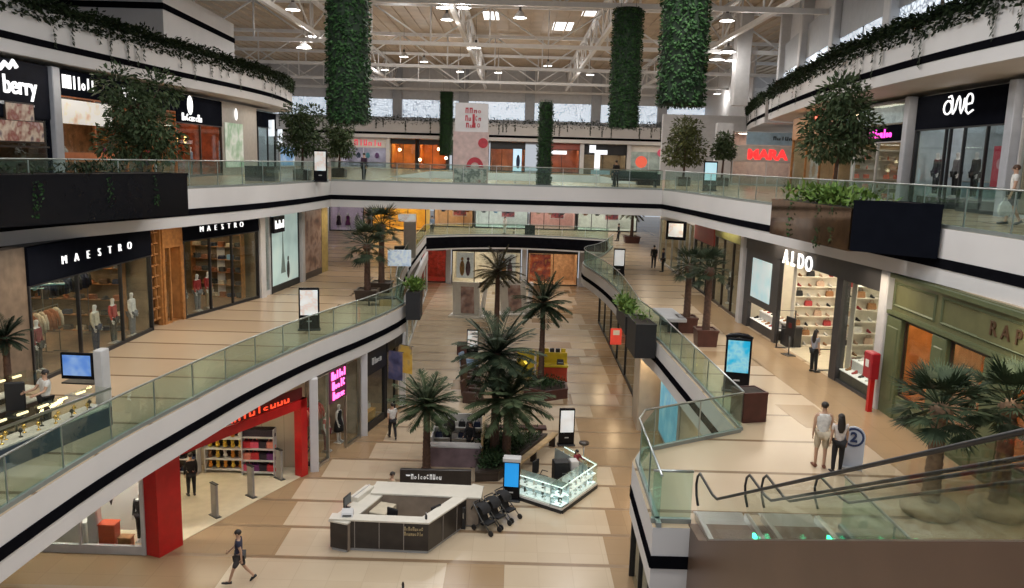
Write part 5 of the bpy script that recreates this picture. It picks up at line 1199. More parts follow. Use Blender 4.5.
# yellow kiosk
mY = mat('yellow_panel',(.62,.45,.02),.4,noise=.06)
t = thing('kiosk', 'yellow kiosk with a red counter behind the hexagonal planter', 'kiosk', (1.9,44.9,0)); obj('side_wall', MB().cbox((-1.0,.3,.85),(1.0,.12,1.7),0,0,.02), mY, t); o = obj('emblem', MB().lathe([(.15,-.03),(.15,.03)],n=16), mat('lit_yellow',(1,.75,.1),.4,emit=2.5), t); o.location = (-.95,.22,1.0)
o.rotation_euler = (pi/2,0,0)
obj('counter', MB().cbox((.55,0,.42),(1.7,.6,.84),0,0,.03), mat('red_counter',(.42,.05,.02),.4), t); obj('counter_top', MB().cbox((.55,0,.9),(1.8,.7,.12),0,0,.02), mY, t); obj('rear_shelf', MB().cbox((.55,1.1,.7),(1.8,.4,1.4),0,0,.02), mY, t)
for i in range(5): goods('box', [M_BLACKM,mY,CN[2]][i%3], (1.8+.33*i,46.0,1.4), 0, 'small dark or yellow box on the rear shelf of the yellow kiosk', 'box', 'boxes on the yellow kiosk')
small_thing('cash_register', 'black cash register on the yellow kiosk counter', 'cash register', (2.9,44.9,.96), MB().hexa([(-.2,-.2,0),(.2,-.2,0),(.2,.2,0),(-.2,.2,0),(-.18,0,.18),(.18,0,.18),(.18,.18,.24),(-.18,.18,.24)]), M_BLACKM, (('keypad',MB().cbox((0,-.1,.1),(.28,.12,.02)),M_GREY),))
# row of dark armchairs left of the palms
def armchair(label, x, y, rz, m):
    t = thing('armchair', label, 'armchair', (x,y,0), rz, 'dark armchairs in a row left of the palms'); obj('seat', MB().cbox((0,-.05,.3),(.62,.7,.26),0,0,.05), m, t); obj('backrest', MB().hexa([(-.32,.25,.2),(.32,.25,.2),(.32,.42,.2),(-.32,.42,.2),(-.28,.45,1.1),(.28,.45,1.1),(.28,.58,1.08),(-.28,.58,1.08)]), m, t)
    for s in (-1,1): obj('armrest', MB().cbox((s*.39,-.02,.31),(.14,.74,.62),0,0,.04), m, t)
    obj('footrest', MB().hexa([(-.28,-.42,.35),(.28,-.42,.35),(.28,-.34,.38),(-.28,-.34,.38),(-.28,-.68,.06),(.28,-.68,.06),(.28,-.6,.04),(-.28,-.6,.04)]), m, t)
mL = mat('brown_leather',(.055,.028,.022),.35,noise=.1)
for i, y in enumerate((40.3,41.8,43.3,44.8)): armchair(('nearest','second','third','farthest')[i]+' brown leather armchair of the row left of the palms', -1.95-.1*i, y, 1.25, mL)
armchair('pale blue covered armchair at the far end of the armchair row', -2.45,46.4,1.25, cloth('paleblue',(.28,.38,.52)))
screen_totem('white screen totem at the right of the planter bed bench', (2.6,34.2,0), .12, SCR_WHITE, 1.7, .7, False)
t = screen_totem('plain blue screen totem with a white top beside the glass kiosk', (.18,28.15,0), -.1, SCR_PURE, 1.55, .62); obj('top_block', MB().cbox((0,0,1.62),(.66,.4,.14),0,0,.02), M_LGREY, t)
screen_totem('pale screen totem beside the far brown planter cube', (-2.45,50.3,0), 0., SCR_PALE, 1.7, .75)
planter_box('small dark brown planter cube beside the far screen totem', quad(-3.1,50.6,.7,.7), 0, .7, M_PLBROWN, False)
person('man in a navy t-shirt and shorts walking across the near ground floor', (-7.75,21.75,0), 1.75, dict(h=1.72, lleg=.42, lknee=.12, rleg=-.30, rknee=.42, larm=-.35, rarm=.4, lelb=.3, relb=.4, lean=.03), dict(top=cloth('navytee',(.025,.028,.06)), sleeve='short', top_name='t_shirt', bottom='shorts', bm=cloth('greyshort',(.05,.05,.055)), hair='short'))
person('person in a white shirt and black trousers walking near the dark banner shop', (-5.2,34.4,0), .35, dict(h=1.68, lleg=.25, lknee=.08, rleg=-.22, rknee=.25, larm=-.25, rarm=.25), dict(top=cWhite, sleeve='short', bottom='trousers', bm=cBlk, hair='short'))

t = thing('barrier_post', 'thin dark post just entering the bottom edge of the view', 'post', (-2.75,20.2,0)); obj('pole', MB().tube([(0,0,.02),(0,0,1.0)],.035,8), M_BLACKM, t); obj('base', MB().lathe([(.18,0),(.17,.03),(.03,.05)],n=14), M_DSTEEL, t); obj('cap', MB().lathe([(.04,1.0),(.03,1.05),(.005,1.09)],n=8), M_DBROWN, t)
# ================================================================ middle gallery, right side
WF1 = Wall((11.2,62),(10.9,37.2),L2); WF2 = Wall((10.9,37.2),(11.55,24.2),L2); WF3 = Wall((11.55,24.2),(11.4,12),L2); HG = 4.3
M_SHOPW = mat('bright_shop_wall',(.80,.74,.62),.5,noise=.03)
# shoe shop
room(WF2, .2, 12.9, 4.6, HG, M_SHOPW, M_INT_WH, mat('pale_shop_tile',(.66,.58,.42)))
t = thing('shopfront', 'dark grey ALDO shoe shopfront with a lit screen and open entrance', 'shopfront', WF2.at(.2), WF2.rz); mA = mat('charcoal_front',(.045,.043,.045),.4,noise=.05)
s = obj('sign_board', MB().cbox((6.35,.02,3.93),(12.7,.26,.7),0,0,.015), mA, t)
lettering('ALDO', .80, mat('lit_white_soft',(1,1,1),.4,emit=1.4,noise=.01), s, (5.95,-.13,3.72), spread=2.25, bold=.008)
obj('screen_surround', MB().loft([[(x,y,z) for x,z in ((0,0),(.6,0),(.6,1.2),(4.1,1.2),(4.1,3.58),(0,3.58))] for y in (.12,-.06)],0,True).loft([[(x,y,z) for x,z in ((3.75,0),(4.1,0),(4.1,3.58),(3.75,3.58))] for y in (.121,-.061)],0,True), mA, t)
obj('lit_screen', MB().box(.95,3.25,-.09,-.03,1.5,3.25), poster_mat('screen_frost',[(.42,.62,.68),(.58,.74,.76),(.68,.78,.78)],.9,.42), t)
obj('pier', MB().box(9.4,9.9,-.08,.2,0,3.58), mA, t)
for a, b in ((9.92,12.62),): obj('glass_pane', MB().box(a,b,0,.015,.1,3.58), M_SHOPGLASS, t)
obj('plinth', MB().box(9.9,12.65,-.04,.05,0,.1), mA, t); obj('jamb', MB().box(12.62,12.7,-.05,.1,0,3.58), mA, t)
lamp(WF2, 6.6, 1.4, 4.2, 11, .5, 16, 'long white ceiling light at the front of the ALDO shop', (1,.9,.74)); lamp(WF2, 6.6, 3.6, 4.2, 11, .5, 14, 'long white ceiling light at the back of the ALDO shop', (1,.9,.74))
CS = [cloth('shoeblack',(.02,.02,.02)), cloth('shoetan',(.35,.17,.07)), cloth('shoewhite',(.7,.68,.64)), cloth('shoered',(.42,.05,.05)), cloth('shoenude',(.55,.38,.27))]
for k, (u, lab) in enumerate(((2.3,'far left'),(5.6,'left of the doorway'),(8.4,'right of the doorway'),(11.3,'far right'))):
    shelf_unit(WF2, u, 4.1, 2.5, 3.2, 7, 'white wall shelf of shoes in the ALDO shop, %s' % lab, M_INT_WH)
    for r in range(1,7):
        for c in range(5): goods('shoe', CS[(r*2+c*3+k+r*c) % 5], WF2.at(u-1+.5*c, 4.28, 3.2*r/7*.97+.03), WF2.rz+.3, 'single shoe on the white back wall shelves of the ALDO shop', 'shoe', 'shoes on the ALDO wall shelves')
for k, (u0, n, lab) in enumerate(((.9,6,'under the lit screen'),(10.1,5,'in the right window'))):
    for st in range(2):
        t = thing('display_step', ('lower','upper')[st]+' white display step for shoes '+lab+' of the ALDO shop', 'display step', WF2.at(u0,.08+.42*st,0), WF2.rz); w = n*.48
        obj('body', MB().box(0,w,0,.4,0,.42+.34*st), mA if st == 0 else M_INT_WH, t); obj('top_panel', MB().box(-.01,w+.01,-.02,.4,.42+.34*st,.45+.34*st), mat('glow_step_white',(.85,.82,.76),.4,emit=.45,noise=.02), t)  # step tops emit a little themselves, so they look strongly lit
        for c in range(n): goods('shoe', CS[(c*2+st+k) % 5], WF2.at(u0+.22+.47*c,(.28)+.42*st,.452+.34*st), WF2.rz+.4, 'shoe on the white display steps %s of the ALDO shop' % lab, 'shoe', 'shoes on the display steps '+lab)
for u, lab in ((5.1,'left'),(8.7,'right')):
    t = thing('security_gate', '%s black wire security gate in the ALDO entrance' % lab, 'security gate', WF2.at(u,.1), WF2.rz+pi/2); f = MB(); f.tube([(-.35,0,0),(-.35,0,1.55),(.35,0,1.55),(.35,0,0)],.025,6); obj('frame', f, M_BLACKM, t); obj('crossbar', MB().tube([(-.35,0,.8),(.35,0,.8)],.018,6), M_BLACKM, t); obj('foot', MB().cbox((0,0,.015),(.8,.16,.03)), M_DSTEEL, t)
t = thing('poster_stand', 'black poster stand in the middle of the ALDO entrance', 'sign', WF2.at(6.4,-.25), WF2.rz+.2); obj('panel', MB().cbox((0,0,1.15),(.62,.05,.75),0,0,.01), M_BLACKM, t); obj('post', MB().tube([(0,0,.02),(0,0,.8)],.025,6), M_DSTEEL, t); obj('base', MB().cbox((0,0,.015),(.5,.35,.03)), M_DSTEEL, t); obj('emblem', MB().cbox((0,-.03,1.2),(.2,.01,.2)), mat('dark_red_board',(.12,.01,.01)), t)
small_thing('display_cube', 'black cube table at the left of the ALDO entrance', 'table', WF2.at(4.7,.5), MB().cbox((0,0,.4),(.75,.6,.8),0,0,.02), M_BLACKM, (('top_panel',MB().cbox((0,0,.82),(.8,.64,.04)),mA),), WF2.rz)
small_thing('display_table', 'white display table deep inside the ALDO shop', 'table', WF2.at(7.4,2.4,.012), MB().cbox((0,0,.42),(1.8,.8,.84),0,0,.02), M_SHOPW, (('top_panel',MB().cbox((0,0,.86),(1.86,.86,.04)),M_INT_WH),), WF2.rz)
for q in range(4): goods('bag', CS[q], WF2.at(6.75+.43*q,2.4,.89), WF2.rz, 'handbag on the white display table inside the ALDO shop', 'handbag', 'handbags on the ALDO table')
small_thing('open_case', 'dark open case on top of the right window shelves of the ALDO shop', 'case', WF2.at(11.7,.9,.8), MB().cbox((0,0,.12),(.6,.35,.24),0,0,.03), M_BLACKM, (('lid',MB().hexa([(-.3,.17,.24),(.3,.17,.24),(.3,.2,.24),(-.3,.2,.24),(-.3,.35,.6),(.3,.35,.6),(.3,.38,.6),(-.3,.38,.6)]),cNavy),), WF2.rz)
def rcol(y, x=11.0, w=.5): return struct('column_right', MB().cbox((x,y,HG/2),(w*.8,w,HG),0,0,.03), M_LGREY, (0,0,L2))
rcol(37.35, 10.92, .55); rcol(24.15, 11.52, .5)
person('woman in a grey striped top and black trousers standing at the ALDO entrance', (11.0,28.25,L2), -1.2, dict(h=1.6,lout=.1,rout=.1,rleg=.05), dict(top=cloth('greystripe',(.32,.33,.37)),sleeve='short',bottom='trousers',bm=cBlk,hair='long',build=.92))
t = thing('fire_hose_cabinet', 'red fire hose cabinet on a red post beside the white pier', 'fire cabinet', (11.02,23.75,L2), WF2.rz); obj('cabinet', MB().cbox((0,0,1.45),(.5,.28,.8),0,0,.03), mat('crimson_box',(.34,.012,.022),.4,noise=.05), t); obj('emblem', MB().cbox((0,-.145,1.5),(.2,.01,.22)), M_INT_WH, t); obj('post', MB().cbox((.1,0,.52),(.14,.14,1.04)), M_RED, t)
# olive green shop
M_OLIVE = mat('olive_front',(.115,.115,.048),.5,noise=.06); M_OLIVE2 = mat('olive_moulding',(.095,.112,.050),.5,noise=.05)
room(WF3, .3, 11.8, 3.2, HG, mat('orange_shop_wall',(.62,.30,.12),.6,noise=.1), M_INT_W, M_WOOD)
t = thing('shopfront', 'olive green panelled shopfront lettered RAP, behind the big palms', 'shopfront', WF3.at(.25), WF3.rz)
obj('fascia_panel', MB().box(0,11.5,-.02,.2,2.98,HG-.02), M_OLIVE, t)
for a, b in ((0,.95),(2.75,3.5),(5.25,6.3),(8.2,9.2),(10.8,11.5)): obj('pilaster', MB().cbox(((a+b)/2,0,1.49),(b-a,.26,2.98),0,0,.02).cbox(((a+b)/2,-.06,1.6),(b-a-.25,.2,2.2),0,0,.03), M_OLIVE2, t)
for a, b in ((.95,2.75),(3.5,5.25),(6.3,8.2),(9.2,10.8)):
    obj('stall_riser', MB().cbox(((a+b)/2,.02,.36),(b-a,.2,.72)).cbox(((a+b)/2,-.04,.36),(b-a-.3,.16,.42),0,0,.03), M_OLIVE2, t); obj('glass_pane', MB().box(a+.03,b-.03,.04,.055,.72,2.98), M_SHOPGLASS, t); obj('window_frame', MB().loft([[(x,y,z) for x,z in ((a,.72),(b,.72),(b,2.98),(a,2.98))] for y in (0,)]+[[(x,0,z) for x,z in ((a+.06,.78),(b-.06,.78),(b-.06,2.92),(a+.06,2.92))],[(x,.07,z) for x,z in ((a+.06,.78),(b-.06,.78),(b-.06,2.92),(a+.06,2.92))]]), M_DBROWN, t)
for a, b, nm in ((.0,11.5,'cornice'),): obj(nm, MB().cbox(((a+b)/2,-.06,3.1),(b-a,.22,.1)).cbox(((a+b)/2,-.06,4.2),(b-a,.22,.12)), M_OLIVE2, t)
for a, b in ((.15,2.6),(2.9,10.6)): obj('fascia_moulding', MB().loft([[(x,-.03,z) for x,z in ((a,3.28),(b,3.28),(b,4.02),(a,4.02))],[(x,-.07,z) for x,z in ((a+.04,3.32),(b-.04,3.32),(b-.04,3.98),(a+.04,3.98))],[(x,-.03,z) for x,z in ((a+.08,3.36),(b-.08,3.36),(b-.08,3.94),(a+.08,3.94))]]), M_OLIVE2, t)
sb = obj('sign_board', MB().box(4.7,7.6,-.05,-.02,3.3,4.0), M_OLIVE, t)
lettering('RAP', .50, mat('bronze_letter',(.10,.055,.03),.4,metal=.3), sb, (5.85,-.06,3.66), spread=1.0, bold=.004)
lamp(WF3, 2.0, .9, 4.15, 1.6, .4, 30, 'warm ceiling light behind the first olive shop window', (1,.55,.22)); lamp(WF3, 4.5, .9, 4.15, 1.4, .4, 30, 'warm ceiling light behind the second olive shop window', (1,.6,.28)); lamp(WF3, 8.0, 1.2, 4.15, 3, .4, 10, 'warm ceiling light at the near end of the olive shop', (1,.6,.28))
small_thing('dress_form', 'dark dress form in the second olive shop window', 'dress form', WF3.at(5.1,.6,0), MB().lathe([(.2,0),(.17,.03),(.025,.05),(.025,.85),(.17,.95),(.13,1.2),(.19,1.45),(.07,1.6),(.05,1.68)],n=12), cBlk, (('cap',MB().ell((0,0,1.72),(.05,.05,.06)),M_WOOD),))
t = thing('shop_curtain', 'orange fabric curtain hanging in the first olive shop window', 'curtain', WF3.at(2.1,1.4,.05), WF3.rz); obj('fabric', MB().loft([[(-.7+1.4*j/24,.05*sin(j*1.7),z) for j in range(25)] for z in (0,2.9)],0,False,True,False), mat('orange_fabric',(.66,.42,.27),.8), t); obj('rod', MB().tube([(-.75,0,2.92),(.75,0,2.92)],.02,6), M_WOOD, t)
# shops beyond the shoe shop
room(WF1, 0, 24.6, 4, HG, M_INT_W, M_INT_WH, M_CREAM)
for a, b, lab, sg, fm in ((1,8.6,'pale grey shopfront at the far end of the right gallery',dict(z0=3.3,z1=4.2,m=M_LGREY),M_LGREY),(8.8,13.4,'grey shopfront with a black and white square sign, right gallery',dict(z0=3.7,z1=4.25,m=M_LGREY),M_GREY),
                      (13.6,18.6,'dark shopfront with a red upper panel, right gallery',dict(z0=2.95,z1=4.1,m=mat('dull_red_panel',(.30,.04,.03),.5)),M_BLACKM),(18.8,24.4,'olive-lit shopfront next to the ALDO pier',dict(z0=3.6,z1=4.25,m=mat('olive_sign',(.20,.20,.06),.5)),M_DBROWN)):
    front(WF1, a, b, lab, HG, sg, fm, muls=[a+(b-a)/3,a+2*(b-a)/3]); lamp(WF1, (a+b)/2, 1.6, 4.2, b-a-1, .4, 6, 'ceiling light of the '+lab, (1,.85,.62))
t = thing('projecting_sign', 'square black and white sign projecting over the right gallery', 'sign', WF1.at(10.9,-.7,2.55), WF1.rz+pi/2-.5); obj('board', MB().cbox((0,0,.6),(1.3,.14,1.2),0,0,.02), M_BLACK, t); obj('print', MB().cbox((0,-.08,.62),(.95,.01,.85)), SCR_PALE, t); obj('bracket', MB().box(-.04,.04,.05,.6,.55,.65), M_DSTEEL, t)
for i, u in enumerate((15.0,19.6,22.3)): mannequin('dark mannequin in the right gallery windows, %s' % ('below the red panel','left in the olive-lit window','right in the olive-lit window')[i], WF1.at(u,.7), WF1.rz+pi, cBlk if i else cWhite, cGrey)
for i, (x, y) in enumerate(((10.0,56.5),(10.3,54.6))): person(('person in black','person in dark blue')[i]+' standing far off by the right gallery shops', (x,y,L2), 1.2*i, dict(h=1.66), dict(top=(cBlk,cNavy)[i],sleeve='long',bottom='trousers',bm=cBlk,hair='short'))
# things on the right gallery
def palm_pot(label, x, y, seed, h, R, kind, m, pot, z=L2, **kw): return palm(label, (x,y,z), seed, h, R, kw.pop('n',32), kw.pop('tr',.15), kind, m, pot=pot, **kw)
palm_pot('palm in a brown cube pot on the right gallery, nearer of the pair', 8.0,32.2,41,3.05,.85,'fan',M_PALMD,(.85,.7,M_PLBROWN),n=36)
palm_pot('palm in a brown cube pot on the right gallery, farther of the pair', 7.75,34.8,42,2.85,.85,'fan',M_PALMD,(.85,.7,M_PLBROWN),n=36)
mStone = mat('tan_stone',(.34,.25,.15),.6,noise=.1)
def palm_big(label, x, y, seed, h, R, rz):
    t = palm(label, (x,y,L2), seed, h, R, 46, .17, 'fan', leaf_mat('palm_grey_green',(.018,.032,.018),(.085,.115,.062),2.5), M_BARK2, fan_n=22, droop=.6)
    obj('round_pot', MB().lathe([(.50,0),(.58,.06),(.58,.24),(.5,.30),(.2,.31)],n=24), mStone, t)
palm_big('big fan palm in front of the olive shop, left of two at the right edge', 9.15,16.35,43,2.3,.88,0); palm_big('big fan palm cut by the right edge of the view', 10.65,16.4,44,2.4,.95,1)
planter_box('large brown cube planter beside the blue screen totem on the right gallery', quad(7.02,22.6,.75,.75,.25), L2, L2+.85, mat('maroon_planter',(.075,.022,.018),.4,noise=.1), False)
screen_totem('black round-topped totem with a bright blue screen on the right gallery', (7.45,25.5,L2), -.25, SCR_BLUE, 1.8, .82, True)
screen_totem('white screen totem at the bend of the right gallery rail', (7.0,52.4,L2), -.1, SCR_WHITE, 1.75, .75)
planter_box('long planter of bright green leaves along the right gallery bend', [(5.1,35.1),(5.55,35.1),(5.7,39.0),(5.2,39.0)], L2-.3, L2+.5, M_BLACKM, True, None, 12, M_BRIGHT, 420, .5, .32)
planter_box('black planter box hung on the corner of the right gallery notch', [(5.15,32.35),(6.02,32.4),(5.82,34.5),(5.1,34.5)], L2-.68, L2+.72, M_BLACKM, True, None, 13, M_BRIGHT, 60, .3, .25)
t = thing('bench', 'grey slab bench behind the black planter box on the right gallery', 'bench', (7.0,35.4,L2), .05); obj('seat', MB().cbox((.1,0,.62),(.95,2.6,.16),0,0,.03), M_GREY, t)
for y in (-.8,.8): obj('leg', MB().cbox((.1,y,.27),(.45,.14,.54)), M_BLACKM, t)
person('person in a white sleeveless top and beige shorts, taller of the couple', (7.72,18.85,L2), -.15, dict(h=1.72,lout=.1,rout=.14,lleg=.06), dict(top=cWhite,sleeve='none',top_name='vest',bottom='shorts',bm=cloth('beigeshort',(.52,.44,.32)),hair='short',shoe=cloth('brownshoe',(.18,.07,.04)),build=.95))
person('long-haired person in a pale top and black trousers, shorter of the couple', (8.02,18.55,L2), -.1, dict(h=1.52,lout=.12,rout=.12,rleg=.05), dict(top=cloth('paletop',(.60,.54,.50)),sleeve='short',bottom='trousers',bm=cBlk,hair='long',build=.95))
t = thing('floor_sign', 'white standing sign board with a blue ringed number 2', 'sign', (8.52,18.9,L2), -.38); mSg = mat('pale_sign',(.52,.56,.64),.5,noise=.02)
P = [(-.26,.04),(.26,.04),(.26,.75)]+[(.27*cos(a),.80+.27*sin(a)) for a in [pi*j/10 for j in range(11)]]+[(-.26,.75)]
obj('panel', MB().loft([[(x,y,z) for x,z in P] for y in (.025,-.025)],0,True), mSg, t); obj('foot', MB().cbox((0,0,.02),(.5,.3,.04)), M_GREY, t)
r = MB(); r.loft([[(q*cos(a),y,.80+q*sin(a)) for a in [2*pi*j/24 for j in range(24)]] for q,y in ((.24,-.026),(.24,-.036),(.19,-.036),(.19,-.026))]); mNb = mat('navy_print',(.02,.04,.12),.5); obj('ring', r, mNb, t)
lettering('2', .34, mNb, t, (0,-.032,.795), bold=.01)
# escalators
M_COPPER = mat('brown_metal_cladding',(.155,.098,.068),.38,metal=.35,noise=.07,scale=.5); M_RUBBER = mat('handrail_rubber',(.012,.012,.013),.45,noise=.05)
SL = tan(radians(26.5)); YB = 14.6; RISE = L3-L2; RUN = RISE/SL
M_EGLASS = glass_mat('escalator_glass',(.93,.945,.93),.02)
def escalator(label, x0, x1):
    t = thing('escalator', label, 'escalator', (x0,YB,L2)); W = x1-x0
    def line(y): return 0 if y >= 0 else min(-y*SL, RISE)
    for x, nm in ((0,'left'),(W,'right')):
        pts = [(x,1.15,.30),(x,1.33,.45),(x,1.40,.66),(x,1.33,.87),(x,1.15,1.0),(x,.1,1.0),(x,-.25,1.06)]+[(x,-RUN+.2,RISE+.96),(x,-RUN-.2,RISE+1.0),(x,-RUN-1.4,RISE+1.0)]
        obj('handrail', MB().tube(pts,.027,8), M_RUBBER, t)
        prof = [(1.32,.66),(1.15,.96),(.05,.96),(-.25,1.02),(-RUN+.2,RISE+.92),(-RUN-1.4,RISE+.96),(-RUN-1.4,RISE+.12),(-RUN,RISE+.12),(-.05,.14),(1.1,.14),(1.3,.4)]
        obj('glass_panel', MB().loft([[(x+d,y,z) for y,z in prof] for d in (-.008,.008)],0,True), M_EGLASS, t)
        obj('skirt', MB().loft([[(x+d,y,z) for y,z in ((1.15,-.05),(1.15,.15),(-.05,.15),(-RUN,RISE+.13),(-RUN-1.4,RISE+.13),(-RUN-1.4,RISE-.05),(-RUN,RISE-.05),(0,-.05))] for d in (-.05,.05)],0,True), M_STEEL, t)
    k = int(RUN/.4)
    for i in range(k):
        y = -.4*i; z = .4*i*SL; obj('step', MB().box(.06,W-.06,y-.42,y,z-.1,z+.12), M_DSTEEL, t)
    obj('landing_plate', MB().box(.0,W,-.02,1.5,.0,.012), M_STEEL, t); obj('comb_plate', MB().box(.06,W-.06,-.05,.14,.012,.03), mat('pale_comb',(.6,.62,.6),.3,metal=.6), t)
    obj('comb_light', MB().cbox((W-.12,.16,.12),(.05,.16,.08)), mat('green_lamp',(.05,.9,.45),.4,emit=6), t)
    obj('truss_cladding', MB().loft([[(x,y,z) for y,z in ((.86,.03),(.86,-2.1),(.0,-2.1),(-RUN,RISE-2.1),(-RUN-1.4,RISE-2.1),(-RUN-1.4,RISE+.11),(-RUN,RISE+.11),(-.02,.1),(.0,.1))] for x in (-.24,W+.14)],0,True), M_COPPER, t)
    return t
escalator('nearer escalator with brown side panels and black handrails', 4.0, 5.03); escalator('farther escalator, right of the brown-sided one', 5.38, 6.5)
# rails on the right
railing(E2R[1:], L2, 'long curved glass railing along the far right gallery'); railing(E2R_B, L2, 'glass railing along the straight side of the right gallery notch')
railing(E2R_C, L2, 'glass railing round the near right gallery corner', step=1.6); railing([(3.0,15.55),(3.82,15.55)], L2, 'short glass railing between the corner and the nearer escalator', inset=.0)
railing([(6.75,15.5),(6.75,9)], L2, 'glass railing beside the farther escalator, on the palm side', inset=.15)

person('person in white standing on the far middle bridge', (-.9,80.2,L2), 2.4, dict(h=1.72,lleg=.1), dict(top=cWhite,sleeve='long',bottom='trousers',bm=cWhite,hair='short'))
person('person in a pale blue shirt at the left end of the far middle bridge', (-8.0,78.2,L2), 2.8, dict(h=1.75), dict(top=cloth('paleblue',(.28,.38,.52)),sleeve='long',bottom='trousers',bm=cBlk,hair='short'))
person('person in black at the right end of the far middle bridge', (9.9,75.5,L2), 1.2, dict(h=1.7,lleg=.15), dict(top=cBlk,sleeve='long',bottom='trousers',bm=cBlk,hair='short'))
palm_pot('brownish palm in a planter far off at the right end of the middle bridge', 11.0, 74.5, 47, 2.9, 1.3, 'feather', leaf_mat('palm_brown_green',(.05,.045,.025),(.16,.14,.075),3), (1.4,.6,M_PLBROWN))
planter_box('small black planter in the middle of the far bridge', quad(1.6,79.6,1.0,.6), L2, L2+.9, M_BLACKM, False)
# ================================================================ upper gallery
H3 = 4.72
WK = Wall((17.5,36),(17.4,24),L3); WK2 = Wall((17.9,53),(17.5,36),L3); WX = Wall((-19.1,22),(-18.9,64),L3)
M_INT_C = mat('cool_shop_wall',(.55,.60,.62),.5,noise=.05)
def side_shelf(W, u, v0, w, h, rows, label, m, back=None, flip=1):
    """shelving on a cross wall, facing along the shop line"""
    return shelf_unit_at(W.at(u, v0+w/2), W.rz+flip*pi/2, w, h, rows, label, m, back)
def shelf_unit_at(loc, rz, w, h, rows, label, m, back=None, d=.35):
    t = thing('shelf_unit', label, 'shelf', loc, rz)
    for x in (-w/2, w/2-.03): obj('side_panel', MB().box(x, x+.03, 0, d, 0, h), m, t)
    obj('back_panel', MB().box(-w/2, w/2, d-.02, d, 0, h), back or m, t)
    for i in range(rows+1): obj('shelf_board', MB().box(-w/2+.03, w/2-.03, 0, d-.02, h*i/rows*.97, h*i/rows*.97+.025), m, t)
    return t
def fill_shelves(loc, rz, w, h, rows, per, kinds, cols, label, cat, group, sc=1., skip=0):
    X = Vector((cos(rz),sin(rz),0)); Y = Vector((-sin(rz),cos(rz),0)); n = 0
    for r in range(rows):
        for c in range(per):
            n += 1
            if skip and (n*7) % skip == 0: continue
            p = Vector(loc)+X*(-w/2+w*(c+.5)/per)+Y*.17+Vector((0,0,h*r/rows*.97+.03))
            o = goods(kinds[(r+c) % len(kinds)], cols[(r*3+c*2+r*c) % len(cols)], p, rz+.1*((n*5)%3-1), label, cat, group); o.scale = (sc,)*3
def xshelf(W, u, v0, w, h, rows, per, kinds, cols, lab, glab, cat, flip, m, back=None, sc=1.):
    loc = W.at(u, v0+w/2); rz = W.rz+flip*pi/2
    shelf_unit_at(loc, rz, w, h, rows, lab, m, back); fill_shelves(loc, rz, w, h, rows, per, kinds, cols, glab, cat, cat+' on '+lab[:30], sc)
# cross shelves in the shops below, seen through their fronts
xshelf(WF2, 4.75, .5, 3.9, 3.4, 8, 9, ['shoe','shoe','bag'], CS, 'white cross wall of shoes behind the lit screen of the ALDO shop', 'shoe or bag on the white cross wall behind the ALDO lit screen', 'shoe', 1, M_SHOPW, M_SHOPW)
xshelf(WF2, 9.95, .5, 3.9, 3.4, 8, 9, ['shoe','bag','shoe'], CS, 'white cross wall of shoes behind the ALDO right window', 'shoe or bag on the white cross wall behind the ALDO right window', 'shoe', 1, M_SHOPW, M_SHOPW)
xshelf(WA, ub-.55, .9, 4.2, 3.3, 5, 8, ['folded','folded','hat'], CW+CN, 'wooden cross shelves at the far side of the larger MAESTRO shop', 'folded clothes or hat on the cross shelves of the larger MAESTRO shop', 'clothes', -1, M_WOOD, M_INT_D, 1.1)
xshelf(WB, uB1-.6, .6, 2.9, 3.3, 5, 6, ['folded','box'], CN+CW, 'wooden cross shelves at the far side of the narrower MAESTRO shop', 'folded clothes or box on the cross shelves of the narrower MAESTRO shop', 'clothes', -1, M_WOOD, M_INT_D, 1.1)
rack(WA, ua+3.0, 1.6, 2.6, 1.75, 'clothes rail of cream, sky and rust shirts near the MAESTRO window', 9, 'shirt', CW, 'cream, sky or rust shirt on the rail near the MAESTRO window', 'shirt', 'shirts near the window')
rack(WA, ub-2.6, 2.0, 3.0, 2.75, 'high clothes rail of dark jackets above the three mannequins', 11, 'shirt', CN, 'dark jacket on the high rail above the three MAESTRO mannequins', 'jacket', 'jackets above the mannequins')
# "ave" shop on the right
room(WK, .3, 7.15, 4.5, H3, M_INT_C, M_INT_WH, M_CREAM)
front(WK, .25, 7.2, 'black shopfront lettered ave at the right end of the upper gallery', H3, dict(z0=3.28,z1=4.66,m=M_SIGNB), M_BLACKM, muls=[2.75,3.1,4.15,5.7], door=(3.1,4.15), base=.15)
t = [o for o in COL.objects if o.name.startswith('sign_board')][-1]
mv = MB(); S = .036
def ribbon(pts): mv.tube([(x,0,z) for x,z in pts], S, 8)
arc = lambda cx,cz,rx,rz_,a0,a1,n=12: [(cx+rx*cos(a0+(a1-a0)*i/n), cz+rz_*sin(a0+(a1-a0)*i/n)) for i in range(n+1)]
ribbon(arc(-.72,.0,.27,.27,1.2,7.4)); ribbon([(-.72,.42),(-.55,.46),(-.44,.3),(-.42,-.05),(-.34,-.28)])
ribbon([(-.34,-.28),(-.2,-.1),(-.12,.25),(-.02,.4),(.08,.25),(.1,-.1),(.2,-.28),(.32,-.05),(.36,.3)]); ribbon([(.36,.3),(.42,.0),(.6,.05)]+arc(.66,.2,.2,.24,-.6,3.6)+[(.5,-.2),(.66,-.33),(.95,-.2)])
o = obj('lettering', mv, M_LIT, t); u_, z_ = WK.uz(962,105); o.location = (u_-.2,-.15,z_-.06); o.scale = (1.12,1,.98)
lamp(WK, 3.4, 1.5, 4.6, 5, .5, 8, 'white ceiling light inside the ave shop', (.95,.97,1))
